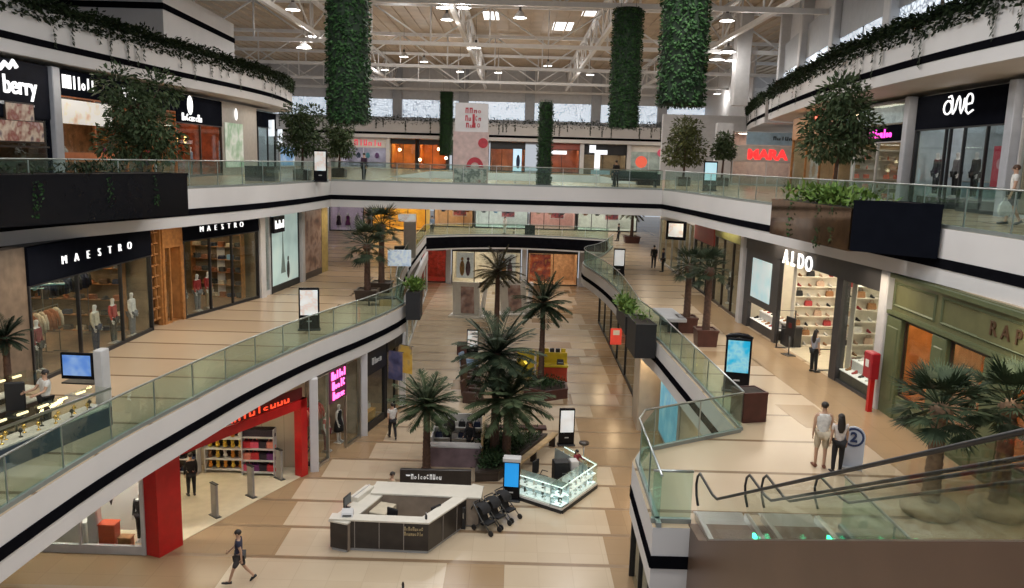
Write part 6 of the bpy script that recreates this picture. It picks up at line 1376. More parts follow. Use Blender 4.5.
for px, lab, c in ((921,'leftmost',cBlk),(940,'second from the left',cGrey),(958,'right of the door',cBlk),(985,'rightmost',cloth('wine',(.20,.02,.03)))):
    mannequin('dark-dressed mannequin in the ave shop windows, %s' % lab, WK.at(WK.u(px,160)+.25,.6,.47), WK.rz+pi, c, cBlk, 'long', 'trousers', 1.9)
for a_, b_, lab in ((.45,3.0,'left of the door'),(4.3,7.0,'right of the door')): small_thing('display_platform', 'low dark platform under the mannequins in the ave shop window, '+lab, 'platform', WK.at(a_,.2,0), MB().box(0,b_-a_,0,.85,.012,.44), M_BLACKM, (('top_panel',MB().box(-.01,b_-a_+.01,-.01,.86,.44,.47),M_GREY),), WK.rz)
small_thing('display_table', 'pale blue display table inside the ave shop', 'table', WK.at(2.6,2.2,.012), MB().cbox((0,0,.55),(3.2,.8,1.1),0,0,.03), mat('pale_blue_board',(.35,.50,.60),.5), (('top_panel',MB().cbox((0,0,1.12),(3.3,.9,.04)),M_INT_WH),), WK.rz)
t = thing('wall_poster', 'red poster board with a pale emblem behind the person at the ave shop', 'poster', WK.at(6.15,.35,1.0), WK.rz); obj('board', MB().cbox((0,0,.75),(.95,.05,1.5)), mat('crimson_board',(.40,.02,.05),.5,emit=.15), t); o = obj('emblem', MB().lathe([(.2,-.005),(.2,.005)],n=16), mat('pink_print',(.6,.3,.35),.5), t); o.location = (0,-.035,.85); o.rotation_euler = (pi/2,0,0)
def ucol(x, y, w=.42, h=H3): return struct('column_upper', MB().cbox((x,y,h/2),(w,w,h),0,0,.03), M_GREY if False else mat('blue_grey_column',(.40,.42,.47),.5,noise=.03), (0,0,L3))
ucol(17.35,36.2); ucol(17.3,28.5,.45)
room(WK, 7.85, 12, 4.5, H3, M_INT_W, M_INT_WH); front(WK, 7.8, 12, 'white-framed shopfront past the ave shop at the right edge', H3, dict(z0=3.4,z1=4.66,m=M_LGREY), M_LGREY, muls=[9.5])
# glazed shop with the pink sign
room(WK2, .3, 16.6, 4.5, H3, M_INT_W, M_INT_WH, M_CREAM)
t = front(WK2, 8.2, 16.7, 'glazed shopfront with a pink lettered dark band left of the ave shop', H3, dict(z0=2.85,z1=3.6,m=M_SIGNB,text=[('sq',2.6,.4,8,WK2.u(882,142),3.02,mat('lit_magenta',(1,.06,.55),.4,emit=3,noise=.01))]), M_LGREY, muls=[10.6,13.4])
obj('upper_pane', MB().box(.1,8.4,.0,.015,3.62,4.6), M_SHOPGLASS, t); obj('top_rail', MB().box(0,8.5,-.06,.1,4.58,4.7), M_DBROWN, t)
obj('upper_print', MB().box(2.4,7.6,.05,.06,3.7,4.5), poster_mat('grey_script_print',[(.35,.38,.38),(.6,.62,.6),(.30,.33,.34)],2.2,.2), t)
front(WK2, .3, 8.0, 'tan panelled shopfront behind the leafy tree on the right upper gallery', H3, dict(z0=3.3,z1=4.6,m=mat('tan_panel_sign',(.42,.22,.10),.5)), M_WOOD, muls=[3,5.5])
lamp(WK2, 12.4, 1.6, 4.6, 7, .5, 6, 'warm ceiling light inside the pink-lettered shop', (1,.88,.68)); lamp(WK2, 4, 1.6, 4.6, 5, .5, 6, 'warm ceiling light inside the tan panelled shop', (1,.7,.4))
xshelf(WK2, 9.0, .6, 3.8, 2.6, 5, 7, ['box','bottle','bag'], [CW[0],CW[3],CP[3],cWhite], 'shelves of small goods across the pink-lettered shop', 'small box, bottle or bag on the shelves of the pink-lettered shop', 'small goods', 1, M_INT_WH)
t = thing('lit_sign', 'small round red glowing sign in the tree by the tan panelled shop', 'sign', WK2.at(WK2.u(820,119),-.2,WK2.uz(820,119)[1]), WK2.rz); obj('disc', MB().ell((0,0,0),(.42,.08,.3),14,6), mat('lit_red_disc',(1,.10,.04),.4,emit=2.5), t); obj('bracket', MB().box(-.03,.03,.05,.25,-.03,.03), M_DSTEEL, t)
# shop facing the hall at the far right with red letters
W = far_shop(17.6,23.6,66,L3,4.3,mat('pinkish_shop_wall',(.55,.42,.38),.6,noise=.1),'cream shop lettered MARA in red at the far right of the upper gallery',dict(z0=1.95,z1=3.2,m=mat('cream_sign',(.62,.58,.52),.5),text=[('MARA',1.05,2.75,2.45,mat('lit_red_big',(1,.03,.03),.4,emit=1.6,noise=.02),dict(bold=.05,sx=1.12))]),(1,.85,.7),7,[2.8],frame=M_LGREY)
t = thing('lit_sign', 'pale and dark lit panel above the MARA letters', 'sign', W.at(1.2,-.1,3.25), 0); obj('board', MB().cbox((1.7,0,.5),(3.8,.12,1.0)), mat('pale_blue_board',(.35,.5,.6),.5), t); obj('dark_lettering', squiggle(1.6,.3,5,random.Random(4)), M_BLACKM, t).location = (1.9,-.09,.4)
struct('wall_upper_pier', MB().box(16.2,17.5,66,66.6,L3,L4-1.35), M_LGREY); struct('wall_upper_right_side', MB().box(23.6,34,66,66.3,L3,L4-1.35), M_LGREY)
struct('wall_upper_pale', MB().box(14.2,23.5,79.5,80,L3,17.3), M_LGREY)
t = thing('wall_slot_light', 'tall dark vent slot in the pale wall at the far right', 'vent', (16.9,79.4,14.2)); obj('frame', MB().cbox((0,0,.9),(.9,.12,1.9)), M_GREY, t); obj('grille', MB().cbox((0,-.07,.9),(.6,.03,1.6)), M_BLACKM, t)
# left row of shops
mBl = mat('dark_blue_black',(.008,.009,.016),.6,noise=.1,spec=.05)
def xfront(a, b, label, sg, fm, wall, lc, pw, muls=(), **kw):
    room(WX, a, b, 4.5, H3, wall, M_INT_WH); f = front(WX, a, b, label, H3, sg, fm, muls=muls, **kw)
    lamp(WX, (a+b)/2, 1.6, 4.6, (b-a)*.75, .5, pw, 'ceiling light of the '+' '.join(label.split()[:11]), lc); return f
uX = WX.u
b0 = uX(48,110); p1 = uX(57,110); b1 = uX(175,125); b2 = uX(221,130); b3 = uX(250,130)
f = xfront(.5, b0, 'black shopfront lettered berry at the left edge of the upper gallery', dict(z0=2.6,z1=4.7,m=mBl,text=[('berry',.95,uX(17,88),3.74,M_LIT,dict(bold=.012)),('sq',2.6,.12,14,uX(10,97),3.02,mat('dim_letter',(.5,.5,.5),.4,emit=.3))]), mBl, mat('dark_wood_wall',(.10,.055,.035),.6,noise=.2), (1,.75,.5), 5, [b0-6.5,b0-3.5])
s = [c for c in f.children if c.name.startswith('sign_board')][0]
o = obj('emblem', MB().tube([(-.5,0,0),(-.2,0,.25),(.05,0,.1),(.3,0,.35),(.5,0,.15)],.09,8), M_LIT, s); o.location = (uX(5,76)-.5,-.13,4.28)
for i, (x, y, w, h) in enumerate(((16,112,1.7,.62),(16,131,3.0,.75))):
    u_, z_ = WX.uz(x,y); t = thing('framed_picture', ('small upper lit picture','wide lower lit picture')[i]+' on the dark berry shopfront', 'picture', WX.at(u_,-.12,z_-h/2), WX.rz); obj('frame', MB().cbox((0,0,h/2),(w+.12,.06,h+.12)), M_DBROWN, t); obj('print', MB().box(-w/2,w/2,-.05,-.03,0,h), poster_mat('menu_%d'%i,[(.55,.45,.45),(.25,.08,.06),(.6,.5,.4),(.15,.1,.12)],2.2,.12), t)
obj('slat', MB().box(.2,b0-.7,-.09,-.06,1.45,1.52).box(.2,b0-.7,-.09,-.06,.95,1.02), M_DBROWN, f)
struct('column_upper', MB().cbox((0,-.05,H3/2),(p1-b0-.1,.4,H3),0,0,.03), mat('blue_grey_column',(.4,.42,.47)), WX.at((b0+p1)/2), WX.rz)
f = xfront(p1, b1, 'black signed toy shopfront with orange window frames on the left upper gallery', dict(z0=3.65,z1=4.7,m=M_SIGNB,text=[('sq',2.6,.55,7,uX(76,86),3.95,M_LIT),('sq',1.4,.5,4,uX(127,90),3.9,M_LIT)]), mat('orange_frame',(.50,.14,.03),.5), mat('dim_orange_wall',(.35,.16,.07),.6,noise=.2), (1,.8,.55), 8, [p1+2.9,p1+5.8,p1+8.5])
t = thing('window_print', 'white and orange printed band in the toy shop window', 'sign', WX.at(p1+.2,-.08,2.5), WX.rz); obj('band', MB().box(0,4.2,-.02,.02,0,1.0), poster_mat('white_band',[(.75,.75,.75),(.8,.78,.72),(.65,.45,.3)],1.6,.4), t); obj('lower_band', MB().box(0,4.2,-.02,.02,-1.6,-1.2), mat('orange_frame',(.5,.14,.03)), t)
xshelf(WX, b1-.6, .5, 3.6, 2.6, 4, 6, ['toy','box'], CO+CP, 'shelves of toys at the far side of the toy shop', 'toy or box on the shelves of the upper toy shop', 'toy', -1, M_WOOD)
goods('toy', cWhite, WX.at(uX(73,135),.5,.6), WX.rz, 'white toy figure in the orange-framed window of the toy shop', 'toy', 'toy in the orange window').scale = (2.4,)*3
small_thing('display_plinth', 'orange plinth under the white toy figure', 'plinth', WX.at(uX(73,135),.5,0), MB().cbox((0,0,.3),(1.6,.7,.6),0,0,.02), mat('orange_frame',(.5,.14,.03)), (('top_panel',MB().cbox((0,0,.585),(1.64,.74,.03)),M_WOOD),), WX.rz)
f = xfront(b1, b2, 'dark red-brown shopfront with a white lit emblem on the left upper gallery', dict(z0=3.1,z1=4.65,m=M_SIGNB,text=[('sq',2.9,.42,9,uX(190,118),3.2,M_LIT)]), M_DBROWN, mat('red_brown_wall',(.34,.08,.03),.6,noise=.2), (1,.55,.28), 14, [b1+3.5])
s = [c for c in f.children if c.name.startswith('sign_board')][0]; o = obj('emblem', MB().ell((0,0,0),(.42,.03,.55),12,8), M_LIT, s); o.location = (uX(188,107)-b1,-.12,4.1)
mannequin('mannequin in a pale shirt in the red-brown shop window', WX.at(uX(200,148),.6), WX.rz+pi, cloth('paleblue',(.28,.38,.52)), cGrey)
for k in range(3): goods('toy', mat('amber_lamp',(1,.65,.25),.4,emit=4,ecol=(1,.6,.2)), WX.at(uX(176+8*k,142),.4,1.95), WX.rz, 'small amber light in the red-brown shop window', 'light', 'amber lights in the red-brown window', 'window_light')
small_thing('shelf', 'shelf carrying the amber lights in the red-brown shop window', 'shelf', WX.at(uX(184,142),.4,0), MB().cbox((0,0,1.92),(3,.4,.05)), M_WOOD, (('post',MB().cbox((-1.4,0,.95),(.08,.3,1.9)).cbox((1.4,0,.95),(.08,.3,1.9)),M_WOOD),), WX.rz)
struct('wall_upper_left_panel', MB().box(b2,b3+1.5,0,.4,0,H3), mat('beige_grey_panel',(.40,.37,.33),.5,noise=.04), WX.at(0), WX.rz)
t = thing('wall_poster', 'tall pale green and white poster on the beige pier, left upper gallery', 'poster', WX.at(uX(233,130),-.06,.5), WX.rz); obj('print', MB().box(-1.7,1.7,-.03,.0,0,2.9), poster_mat('green_white_print',[(.35,.5,.33),(.62,.66,.6),(.25,.4,.25),(.7,.7,.68)],.8,.35), t); obj('emblem', MB().ell((.4,-.04,3.5),(.3,.03,.4),10,6), M_LIT, t)
f = xfront(b3+1.6, WX.len-.2, 'dark glazed shopfront with hanging white signs at the far left upper gallery', dict(z0=3.4,z1=4.5,m=M_SIGNB), M_BLACKM, M_INT_C, (.85,.93,1), 7, [b3+4,b3+7])
for px, py, w, lab in ((266,128,1.1,'left'),(275,137,.8,'right')):
    u_, z_ = WX.uz(px,py); t = thing('lit_sign', '%s white lit square sign on the dark far left upper shopfront' % lab, 'sign', WX.at(u_,-.4,z_), WX.rz+.6); obj('box', MB().cbox((0,0,0),(w,.12,1.2)), mat('white_lightbox',(.8,.85,.9),.4,emit=1.1), t); obj('bracket', MB().box(-.03,.03,.05,.45,-.03,.03), M_DSTEEL, t)
t = thing('wall_screen', 'blue wave poster low on the far left upper shopfront', 'poster', WX.at(uX(286,158),-.1,.6), WX.rz); obj('frame', MB().cbox((0,0,.7),(4.2,.08,1.7)), M_LGREY, t); obj('print', MB().box(-2,2,-.06,-.04,-.05,1.45), poster_mat('wave_print',[(.5,.6,.68),(.08,.25,.5),(.6,.68,.72)],.9,.35), t)

# far row of shops
ZH = 3.84
def fs(x0, x1, c, lab, sg, lc, pw, muls, fr=M_BLACKM):
    return far_shop(x0, x1, 104.4, L3, ZH, mat('fw_%d'%int(x0*10),c,.6,noise=.2,scale=.8), lab, sg, lc, pw, muls, 5, fr)
W1 = fs(-22.6,-16.6,(.40,.36,.42),'white far shop with pink lettering left of the warm restaurants',dict(z0=2.6,z1=3.75,m=M_INT_WH,text=[('sq',3.6,.75,6,3.6,2.8,mat('pink_letter',(.75,.10,.14),.4,emit=.5))]),(1,.95,.95),9,[3],M_LGREY)
for k in range(4): goods('shirt', [CP[2],cNavy,cloth('teal',(.08,.30,.35)),CP[2]][k], W1.at(1+1.2*k,.8,1.95), 0, 'purple, navy or teal garment in the pink-lettered far shop', 'garment', 'garments in the pink-lettered far shop')
fs(-16.1,-12.9,(.55,.25,.06),'warm orange-lit far restaurant, left of two',dict(z0=3.2,z1=3.75,m=M_BLACKM),(1,.62,.25),18,[1.6]); fs(-12.5,-8.9,(.55,.20,.05),'warm orange-lit far restaurant beside the hanging green column',dict(z0=3.2,z1=3.75,m=M_BLACKM),(1,.6,.22),18,[1.8])
for k,(x,z) in enumerate(((-14.9,2.4),(-9.9,2.6),(-8.95,1.5),(-12.3,1.2))):
    t = thing('pendant_lamp', 'small glowing pendant in the far restaurants, %s' % ('leftmost','third from the left','rightmost','second from the left')[k], 'lamp', (x,104.1,L3+z)); obj('globe', MB().ell((0,0,0),(.2,.2,.2),10,6), mat('warm_globe',(1,.8,.5),.4,emit=7), t); obj('cord', MB().tube([(0,0,.18),(0,0,ZH-z)],.012,5), M_BLACKM, t)
fs(-8.2,-3.6,(.10,.05,.05),'dark far shop hidden behind the banner tower',dict(z0=2.9,z1=3.75,m=M_BLACKM),(1,.6,.4),4,[2]); fs(-3.3,1.2,(.45,.20,.10),'dark far shop with an orange glow right of the banner tower',dict(z0=2.9,z1=3.75,m=M_BLACKM),(1,.6,.35),9,[1.5,3])
t = thing('lit_sign', 'tall pale blue lit poster in the dark far shop right of the banner', 'poster', (.2,104.1,L3)); obj('print', MB().cbox((0,0,1.5),(1.1,.05,2.8)), mat('pale_blue_lit',(.5,.7,.85),.4,emit=.8), t); obj('printed_figure', MB().ell((.1,-.04,1.3),(.25,.02,.9),10,6), cNavy, t)
W4 = fs(3.6,8.2,(.42,.13,.06),'red-brown far shop with a white sign right of the green pillar',dict(z0=3.0,z1=3.75,m=mat('rust_sign',(.25,.04,.02))),(1,.8,.6),9,[2.3])
t = thing('lit_sign', 'white lit sign bar on the red-brown far shop', 'sign', (5.3,104.1,L3+2.6)); obj('box', MB().cbox((0,0,0),(2.4,.1,.45)), mat('white_lightbox',(.8,.85,.9)), t); obj('bracket', MB().cbox((0,.1,.2),(.1,.15,.4)), M_DSTEEL, t)
W5 = fs(8.7,14.2,(.32,.24,.16),'dark-signed far shop with a white L-shaped lit panel',dict(z0=2.5,z1=3.75,m=M_BLACKM),(1,.85,.65),8,[2.5])
t = thing('lit_sign', 'white stepped lit sign on the dark-signed far shop', 'sign', (9.6,104.1,L3)); obj('box', MB().loft([[(x,y,z) for x,z in ((-.2,2.7),(.5,2.7),(.5,0),(1.2,0),(1.2,2.5),(2.1,2.5),(2.1,3.05),(.6,3.05),(.6,3.65),(-.2,3.65))] for y in (.05,-.05)],0,True), mat('white_lightbox',(.8,.85,.9)), t); obj('blue_base', MB().cbox((1.3,-.1,.25),(2.4,.3,.5)), mat('pale_blue_board',(.35,.5,.6)), t)
W6 = fs(14.7,19.4,(.50,.50,.46),'pale far shop with a round red disc sign',dict(z0=3.0,z1=3.75,m=M_INT_WH),(.95,1,.95),8,[2.4],M_LGREY)
t = thing('disc_sign', 'round red disc sign on the pale far shop', 'sign', (16.1,104.1,L3+1.7)); o = obj('disc', MB().lathe([(.75,-.04),(.75,.04)],n=24), mat('coral_disc',(.75,.12,.07),.4,emit=.5), t); o.rotation_euler = (pi/2,0,0); obj('post', MB().cbox((0,.12,-.85),(.1,.1,1.7)), M_LGREY, t)
t = thing('disc_sign', 'small red and pink disc sign higher on the pale far shop', 'sign', (18.6,104.1,L3+2.9)); o = obj('disc', MB().lathe([(.5,-.04),(.5,.04)],n=20), mat('rose_disc',(.6,.08,.14),.4,emit=.3), t); o.rotation_euler = (pi/2,0,0); obj('bracket', MB().cbox((0,.15,0),(.1,.2,.1)), M_LGREY, t)
fs(19.8,27,(.35,.28,.30),'mixed far shop behind the round tree at the right',dict(z0=3.2,z1=3.75,m=M_LGREY),(1,.9,.85),8,[2,4],M_LGREY)
for x in (-16.35,3.4,8.45,14.45,19.6,-22.9): struct('column_upper_far', MB().cbox((x,103.9,L3+ZH/2),(.5,.5,ZH),0,0,.03), M_LGREY)
struct('wall_upper_far', MB().box(-34,-22.9,104.4,104.8,L3,ZF4).box(27,34,104.4,104.8,L3,ZF4), M_LGREY)

# planters and rails on the upper edges
planter_box('long glossy black planter box hung on the left upper gallery edge', [(-14.55,22.5),(-11.95,29.4),(-13.6,30.0),(-15.45,23.0)], L3-.8, L3+.66, M_BLACK, True, None, 51, M_IVY, 260, .35, .22)
planter_box('dark planter box cut by the left edge on the upper gallery', [(-15.3,18.2),(-14.65,22.2),(-15.5,22.75),(-16.1,18.6)], L3-.8, L3+.66, mat('navy_black_panel',(.016,.019,.030),.3), False)
M_MIRR = mat('dark_mirror_panel',(.24,.15,.09),.07,metal=.9,noise=.12)  # orange-brown put into the colour for the warm reflection
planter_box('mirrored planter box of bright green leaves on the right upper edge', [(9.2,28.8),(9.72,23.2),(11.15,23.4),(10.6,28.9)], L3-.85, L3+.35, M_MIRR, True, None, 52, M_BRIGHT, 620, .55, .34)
planter_box('black planter box beside the bright leaves on the right upper edge', [(9.72,23.08),(11.45,21.5),(11.42,22.5),(11.26,23.1)], L3-.82, L3+.6, M_SIGNB, False)
railing(E3L, L3, 'glass railing along the left edge of the upper gallery'); railing(E3F, L3, 'straight glass railing on the upper bridge'); railing(E3R, L3, 'glass railing along the right edge of the upper gallery')
def strands(label, pts, z, seed, name='hanging_ivy'):
    """leafy strands hanging down the outer face"""
    f = MB(); rnd = random.Random(seed)
    for x, y, L in pts:
        for k in range(int(L*26)):
            q = Vector((x+rnd.gauss(0,.04), y+rnd.gauss(0,.04), z-L*rnd.random())); f.leaf(q, (rnd.uniform(-1,1),rnd.uniform(-1,.3),-.8), rnd.uniform(.07,.13), .03, Vector((rnd.uniform(-1,1),-1,.3)))
    o = obj(name, f, M_MOSS); return tag(o, label, 'plant', None, 'stuff')
strands('green strands hanging down the front of the long glossy black planter', [(-14.1,23.6,1.2),(-14.0,23.75,.9),(-13.15,26.1,1.1),(-12.45,27.95,1.2)], L3+.66, 5)
strands('pale green strands hanging over the mirrored planter box', [(9.3,27.2,1.2),(9.5,25.2,1.3),(9.62,24.3,1.1)], L3+.4, 6)
# trees
ficus('big leafy tree in front of the toy shop on the left upper gallery', (-15.75,34.0,L3), 61, 4.75, 1.8, n=3200, pot=(1.1,1.1,.55))
ficus('round tree at the far end of the left upper gallery, nearer of two', (-12.6,47.8,L3), 62, 4.3, 1.35, n=2200)
ficus('smaller round tree at the far end of the left upper gallery', (-12.2,56.0,L3), 63, 3.7, 1.1, n=1700)
ficus('big leafy tree in front of the tan panelled shop on the right upper gallery', (13.1,33.2,L3), 64, 5.1, 1.55, n=2600, pot=(1.1,1.1,.55))
ficus('yellowish round tree at the right end of the upper bridge', (12.0,57.8,L3), 65, 4.7, 1.55, n=2400, leafm=leaf_mat('ficus_yellow',(.035,.050,.018),(.14,.15,.055),6))
ficus('small dark round tree beside the far right pier', (15.5,60.8,L3), 66, 3.9, .9, n=1300)
for x, y, lab in ((-13.8,44.0,'beside the far left screen totem'),(9.4,57.2,'left of the yellowish round tree')):
    planter_box('low dark planter box on the upper gallery '+lab, quad(x,y,1.6,.8), L3, L3+.75, M_BLACKM, False)
screen_totem('pale screen totem on the upper gallery near the left corner', (-10.75,44.6,L3), .05, SCR_PALE, 1.75, .72); screen_totem('pale blue screen totem on the right upper gallery by the yellowish tree', (11.6,48.2,L3), -.1, mat('plain_pale_screen',(.45,.72,.82),.3,emit=.75,noise=.04), 1.75, .8)
# banner tower and green pillar on the bridge
t = thing('banner_tower', 'tall white and pink banner tower with red prints on the upper bridge', 'banner', (-2.72,49.4,L3)); obj('upper_box', MB().cbox((0,0,3.95),(2.0,.5,1.7)), mat('white_banner',(.72,.70,.71),.6,noise=.02), t); obj('lower_box', MB().cbox((-.02,0,1.55),(2.12,.6,3.1)), mat('pink_banner',(.60,.45,.43),.6,noise=.08), t)
mRp = mat('red_print',(.48,.03,.05),.5,noise=.1)
obj('red_lettering', squiggle(1.0,.32,4,random.Random(2),squiggle(1.0,.32,5,random.Random(6),squiggle(.9,.28,4,random.Random(8),None,-.45,3.35),-.5,3.75),-.5,4.2), mRp, t).location = (.1,-.26,0)
obj('red_bottle_print', MB().cbox((.12,-.26,3.75),(.14,.03,.8)), mRp, t); o = obj('red_badge', MB().lathe([(.3,-.02),(.3,.02)],n=18), mRp, t); o.location = (.72,-.33,2.45); o.rotation_euler = (pi/2,0,0)
ar = MB(); ar.loft([[(.25+q*cos(a),y,1.0+q*sin(a)*1.15) for a in [pi*j/14 for j in range(15)]] for q,y in ((.52,-.31),(.52,-.34),(.26,-.34),(.26,-.31))],0,False,False,False); obj('red_arch_print', ar, mRp, t); obj('grey_figures_print', MB().box(-1.0,.98,-.325,-.305,.08,.9), poster_mat('grey_print',[(.5,.48,.47),(.15,.16,.16),(.6,.58,.56),(.35,.15,.15)],2.6), t)
def green_column(label, x, y, z0, z1, r, seed, stand=False, name='green_column'):
    t = thing(name, label, 'plant column', (x,y,z0)); H = z1-z0; c = MB(); c.lathe([(r*.9,0),(r*.92,.1),(r*.92,H-.1),(r*.9,H)],n=20); obj('core', c, mat('dark_green_core',(.010,.022,.010),.9,noise=.2), t)
    f = MB(); rnd = random.Random(seed); n = int(H*r*2*pi*150)
    for i in range(n):
        a = rnd.random()*2*pi; d = Vector((cos(a),sin(a),0)); p = d*r*rnd.uniform(.88,1.0)+Vector((0,0,rnd.random()*H)); f.leaf(p, d*.5+Vector((rnd.uniform(-.5,.5),rnd.uniform(-.5,.5),rnd.uniform(-1,.3))), rnd.uniform(.10,.18), .045, d+Vector((0,0,.4)))
    for i in range(int(r*200)):
        a = rnd.random()*2*pi; q = r*sqrt(rnd.random()); f.leaf((q*cos(a),q*sin(a),.05 if not stand else H), (rnd.uniform(-.4,.4),rnd.uniform(-.4,.4),-1 if not stand else 1), rnd.uniform(.12,.24), .05, (1,0,.2))
    obj('foliage', f, M_MOSS, t)
    if not stand: 
        for s in (-1,1): obj('hanging_cable', MB().tube([(s*r*.5,0,H),(s*r*.5,0,24-z0)],.012,5), M_DSTEEL, t)
    else: obj('base', MB().lathe([(r*1.1,0),(r*1.1,.12),(r*.8,.14)],n=20), M_BLACKM, t)
    return t
green_column('large hanging green column left of the middle, nearest the left gallery', -6.38,31,13.75,22.3,.80,71); green_column('narrower hanging green column with its top in view, right of the middle', 5.72,44,14.4,20.5,.80,72)
green_column('large hanging green column at the right, cut by the top of the view', 5.55,28,14.5,22.3,.80,73); green_column('far small hanging green column left of the banner tower', -8.45,98,12.9,20.3,.78,74)
green_column('slim green pillar standing on the upper bridge', 1.75,49.6,L3,L3+5,.43,75,True)
# ivy trailing over the roof parapets
def ivy(P, z, label, seed, dens=330, drop=.85, rise=.5, thick=.35, strand=.28):
    f = MB(); rnd = random.Random(seed); Q = resample(P, .5)
    for (a, b) in zip(Q, Q[1:]):
        d = Vector((b[0]-a[0],b[1]-a[1],0)).normalized(); out = Vector((d.y,-d.x,0)); h = rise*rnd.uniform(.6,1.25)
        for i in range(int(dens*.5)):
            p = lerp2(a,b,rnd.random()); s = rnd.uniform(-1,1); q = Vector((p[0],p[1],z+ (h*rnd.random() if s > -.3 else -drop*.5*rnd.random())))+out*rnd.uniform(-.45,.16 if s > -.3 else .10)*1+out*.04
            f.leaf(q, out*rnd.uniform(.1,1)+d*rnd.uniform(-.9,.9)+Vector((0,0,rnd.uniform(-.9,.6))), rnd.uniform(.15,.3), .06, Vector((rnd.uniform(-1,1),rnd.uniform(-1,1),1)))
        if rnd.random() < strand:
            p = lerp2(a,b,rnd.random()); L = drop*rnd.uniform(.8,2.1)
            for k in range(int(L*42)):
                t_ = rnd.random(); q = Vector((p[0],p[1],z-L*t_))+out*(.05+rnd.uniform(0,.06))+d*rnd.gauss(0,.05*(1.3-t_)); f.leaf(q, out*.5+d*rnd.uniform(-1,1)+Vector((0,0,-.9)), rnd.uniform(.09,.17), .035, out)
    return tag(obj('trailing_ivy', f, M_IVY), label, 'ivy', None, 'stuff')
ivy(E4L, L4+.55, 'dark ivy trailing over the left roof parapet', 81); ivy(E4R, L4+.55, 'dark ivy trailing over the long right roof parapet', 82); ivy(E4R2, L4+.55, 'dark ivy trailing over the short far right roof parapet', 83)
ivy([(-30,103),(24,103)], 17.0, 'dark ivy trailing over the far roof parapet', 84, 90, .8, .6, .5, .4)
# lamps under the roof
def bay_lamp(label, x, y, z, power=0, r=.42):
    t = thing('ceiling_lamp', label, 'ceiling lamp', (x,y,z), 0, 'high bay lamps under the roof'); obj('reflector', MB().lathe([(.08,.42),(.14,.38),(r*.8,.12),(r,0),(r*.93,0),(r*.7,.1)],n=16,caps=False), M_LGREY, t); obj('lens', MB().lathe([(r*.9,.02),(r*.9,.04)],n=16), mat('bay_lens',(1,.97,.9),.3,emit=9,noise=.01), t); obj('housing', MB().lathe([(.09,.38),(.09,.62)],n=10), M_DSTEEL, t); obj('rod', MB().tube([(0,0,.6),(0,0,24-z)],.015,5), M_DSTEEL, t)
    l = bpy.data.lights.new('bay_light','POINT'); l.energy = 190 if y < 75 else 260; l.shadow_soft_size = .3; l.color = (1,.97,.93); o = bpy.data.objects.new('bay_light', l); o.location = (x,y,z-.35); COL.objects.link(o)
pts = [(293,10,47,'at the top left, beside the largest green column'),(313,37,63,'large and bright left of the largest green column'),(304,48,64,'just below the bright one at the left'),(404,57,72,'right of the largest green column'),(424,62,78,'low left of the middle'),(443,8,48,'at the top, left of the middle'),(464,8,47,'at the top, beside the first lengthwise truss'),(447,20,54,'under the top pair left of the middle'),(476,48,66,'between the two lengthwise trusses'),(520,18,50,'at the top in the middle'),(548,66,80,'below the rooflights'),(460,72,85,'low beside the banner tower'),(728,52,60,'bright oval at the right of the view'),(717,60,64,'small one below the bright oval'),(732,61,66,'second small one below the bright oval'),(717,94,92,'low far right over the pale wall'),(727,21,46,'on the near truss at the right'),(498,73,84,'low in the middle before the far windows'),(590,75,82,'low right of the middle'),(385,70,86,'far left before the windows')]
for px, py, Y, lab in pts:
    r = cam_ray(px,py); P = EYE+r*(Y/r.y); bay_lamp('high bay lamp '+lab, P.x, P.y, min(P.z,22.8), 0, .62 if 'bright' in lab else .42)
# people on the upper gallery
person('man in a white t-shirt and dark shorts with a bag, right upper gallery', (14.75,23.9,L3), 1.2, dict(h=1.8,lleg=.22,lknee=.1,rleg=-.2,rknee=.25,larm=.1,rarm=-.1,lelb=.2), dict(top=cWhite,sleeve='short',top_name='t_shirt',bottom='shorts',bm=cloth('darkshort',(.03,.035,.04)),hair='short',hm=mat('brown_hair',(.07,.03,.015),.5)))
t = thing('shopping_bag', 'pale plastic bag held by the man in the white t-shirt', 'bag', (14.45,23.75,L3+.28)); obj('body', MB().loft([[(x*s,y*s*.5,z) for x,y in ((-.17,-.1),(.17,-.1),(.17,.1),(-.17,.1))] for s,z in ((.8,0),(1.1,.1),(1.0,.3),(.5,.42))],0,True), cloth('bagwhite',(.6,.62,.6)), t); obj('handle', MB().tube([(-.06,0,.4),(-.03,0,.52),(.03,0,.52),(.06,0,.4)],.012,5), cWhite, t)
person('person in dark clothes standing at the left end of the upper bridge', (-9.2,49.2,L3), 2.6, dict(h=1.7,lleg=.1), dict(top=cloth('purplecoat',(.06,.03,.07)),sleeve='long',bottom='trousers',bm=cBlk,hair='short'))
person('person in black at the right end of the upper bridge', (6.4,51.5,L3), .4, dict(h=1.68,lleg=.15,rleg=-.12), dict(top=cBlk,sleeve='long',bottom='trousers',bm=cBlk,hair='short'))
t = thing('bench', 'dark green bench by the railing at the right of the upper bridge', 'bench', (7.7,52.0,L3)); obj('seat', MB().cbox((0,0,.45),(3.0,.7,.15),0,0,.03), M_BLACKM, t); obj('backrest', MB().cbox((0,.35,.75),(3.0,.12,.5),0,0,.03), mat('dark_green_case',(.03,.05,.04)), t)
for s in (-1,1): obj('leg', MB().cbox((s*1.3,0,.19),(.12,.6,.38)), M_BLACKM, t)
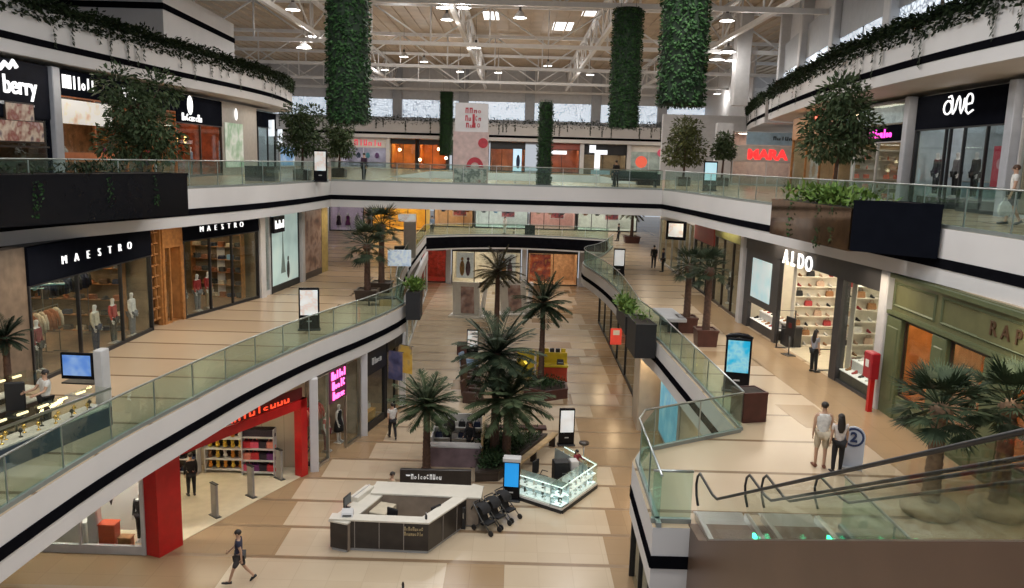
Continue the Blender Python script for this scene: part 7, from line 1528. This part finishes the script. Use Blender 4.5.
# ---------------------------------------------------------------- light
w = bpy.data.worlds.new('sky'); SC.world = w; w.use_nodes = True
bg = w.node_tree.nodes['Background']; bg.inputs['Color'].default_value = (.86,.92,1,1); bg.inputs['Strength'].default_value = .62
def area(name, loc, sx, sy, power, col=(1,.95,.88), rot=(0,0,0)):
    l = bpy.data.lights.new(name, 'AREA'); l.shape = 'RECTANGLE'; l.size = sx; l.size_y = sy; l.energy = power; l.color = col
    o = bpy.data.objects.new(name, l); o.location = loc; o.rotation_euler = rot; COL.objects.link(o); return o
for y in (12, 24, 36, 54, 70, 85):
    for x in (-4, 5):
        area('roof_fill_light', (x, y, 20.6), 2.5, 2.5, 780, (1,.97,.93))  # added overhead fill without fixtures, apart from the modelled bay lamps
for y in (16,24,32,40,50,62):
    area('gallery_fill_light', (-13.2 if y < 36 else -10.6, y, 9.4), 1, 3, 70, (1,.84,.64))  # unseen soffit lights on both sides, added to brighten the middle walkways
    area('gallery_fill_light', (10.6, y, 9.4), 1, 3, 70, (1,.84,.64))
for y in (26,34,42,50,58):
    area('upper_gallery_light', (-17.6, y, 15.75), .8, 3, 45, (1,.88,.72)); area('upper_gallery_light', (16.4, y, 15.75), .8, 3, 45, (1,.88,.72))
for x in (-18,-6,6,18): area('upper_gallery_light', (x, 99, 15.5), 4, 2, 220, (1,.9,.76))
for y in (20,28,36,46,54): area('ground_light', (5.2 if y < 30 else 6.3, y, 3.8), .5, 2, 48, (1,.72,.42))
# ---------------------------------------------------------------- camera and view
cd = bpy.data.cameras.new('camera'); cam = bpy.data.objects.new('camera', cd); COL.objects.link(cam)
P_, R_ = radians(9.51), radians(1.6)
fw = Vector((0, cos(P_), -sin(P_))); r0 = Vector((1,0,0)); u0 = r0.cross(fw)
rt = cos(R_)*r0 + sin(R_)*u0; up = -sin(R_)*r0 + cos(R_)*u0
cam.matrix_world = Matrix(((rt.x,up.x,-fw.x,0),(rt.y,up.y,-fw.y,0),(rt.z,up.z,-fw.z,EYE.z),(0,0,0,1)))
cd.sensor_width = 36; cd.lens = 800*36/1024; cd.clip_start = .1; cd.clip_end = 400
SC.camera = cam
SC.view_settings.view_transform = 'Standard'; SC.view_settings.look = 'None'
SC.view_settings.gamma = 1; SC.view_settings.use_curve_mapping = False
SC.view_settings.exposure = -0.12
SC.cycles.use_denoising = True
SC.cycles.max_bounces = 7; SC.cycles.transparent_max_bounces = 16; SC.cycles.diffuse_bounces = 3; SC.cycles.glossy_bounces = 3
SC.cycles.caustics_reflective = False; SC.cycles.caustics_refractive = False
SC.cycles.sample_clamp_indirect = 6
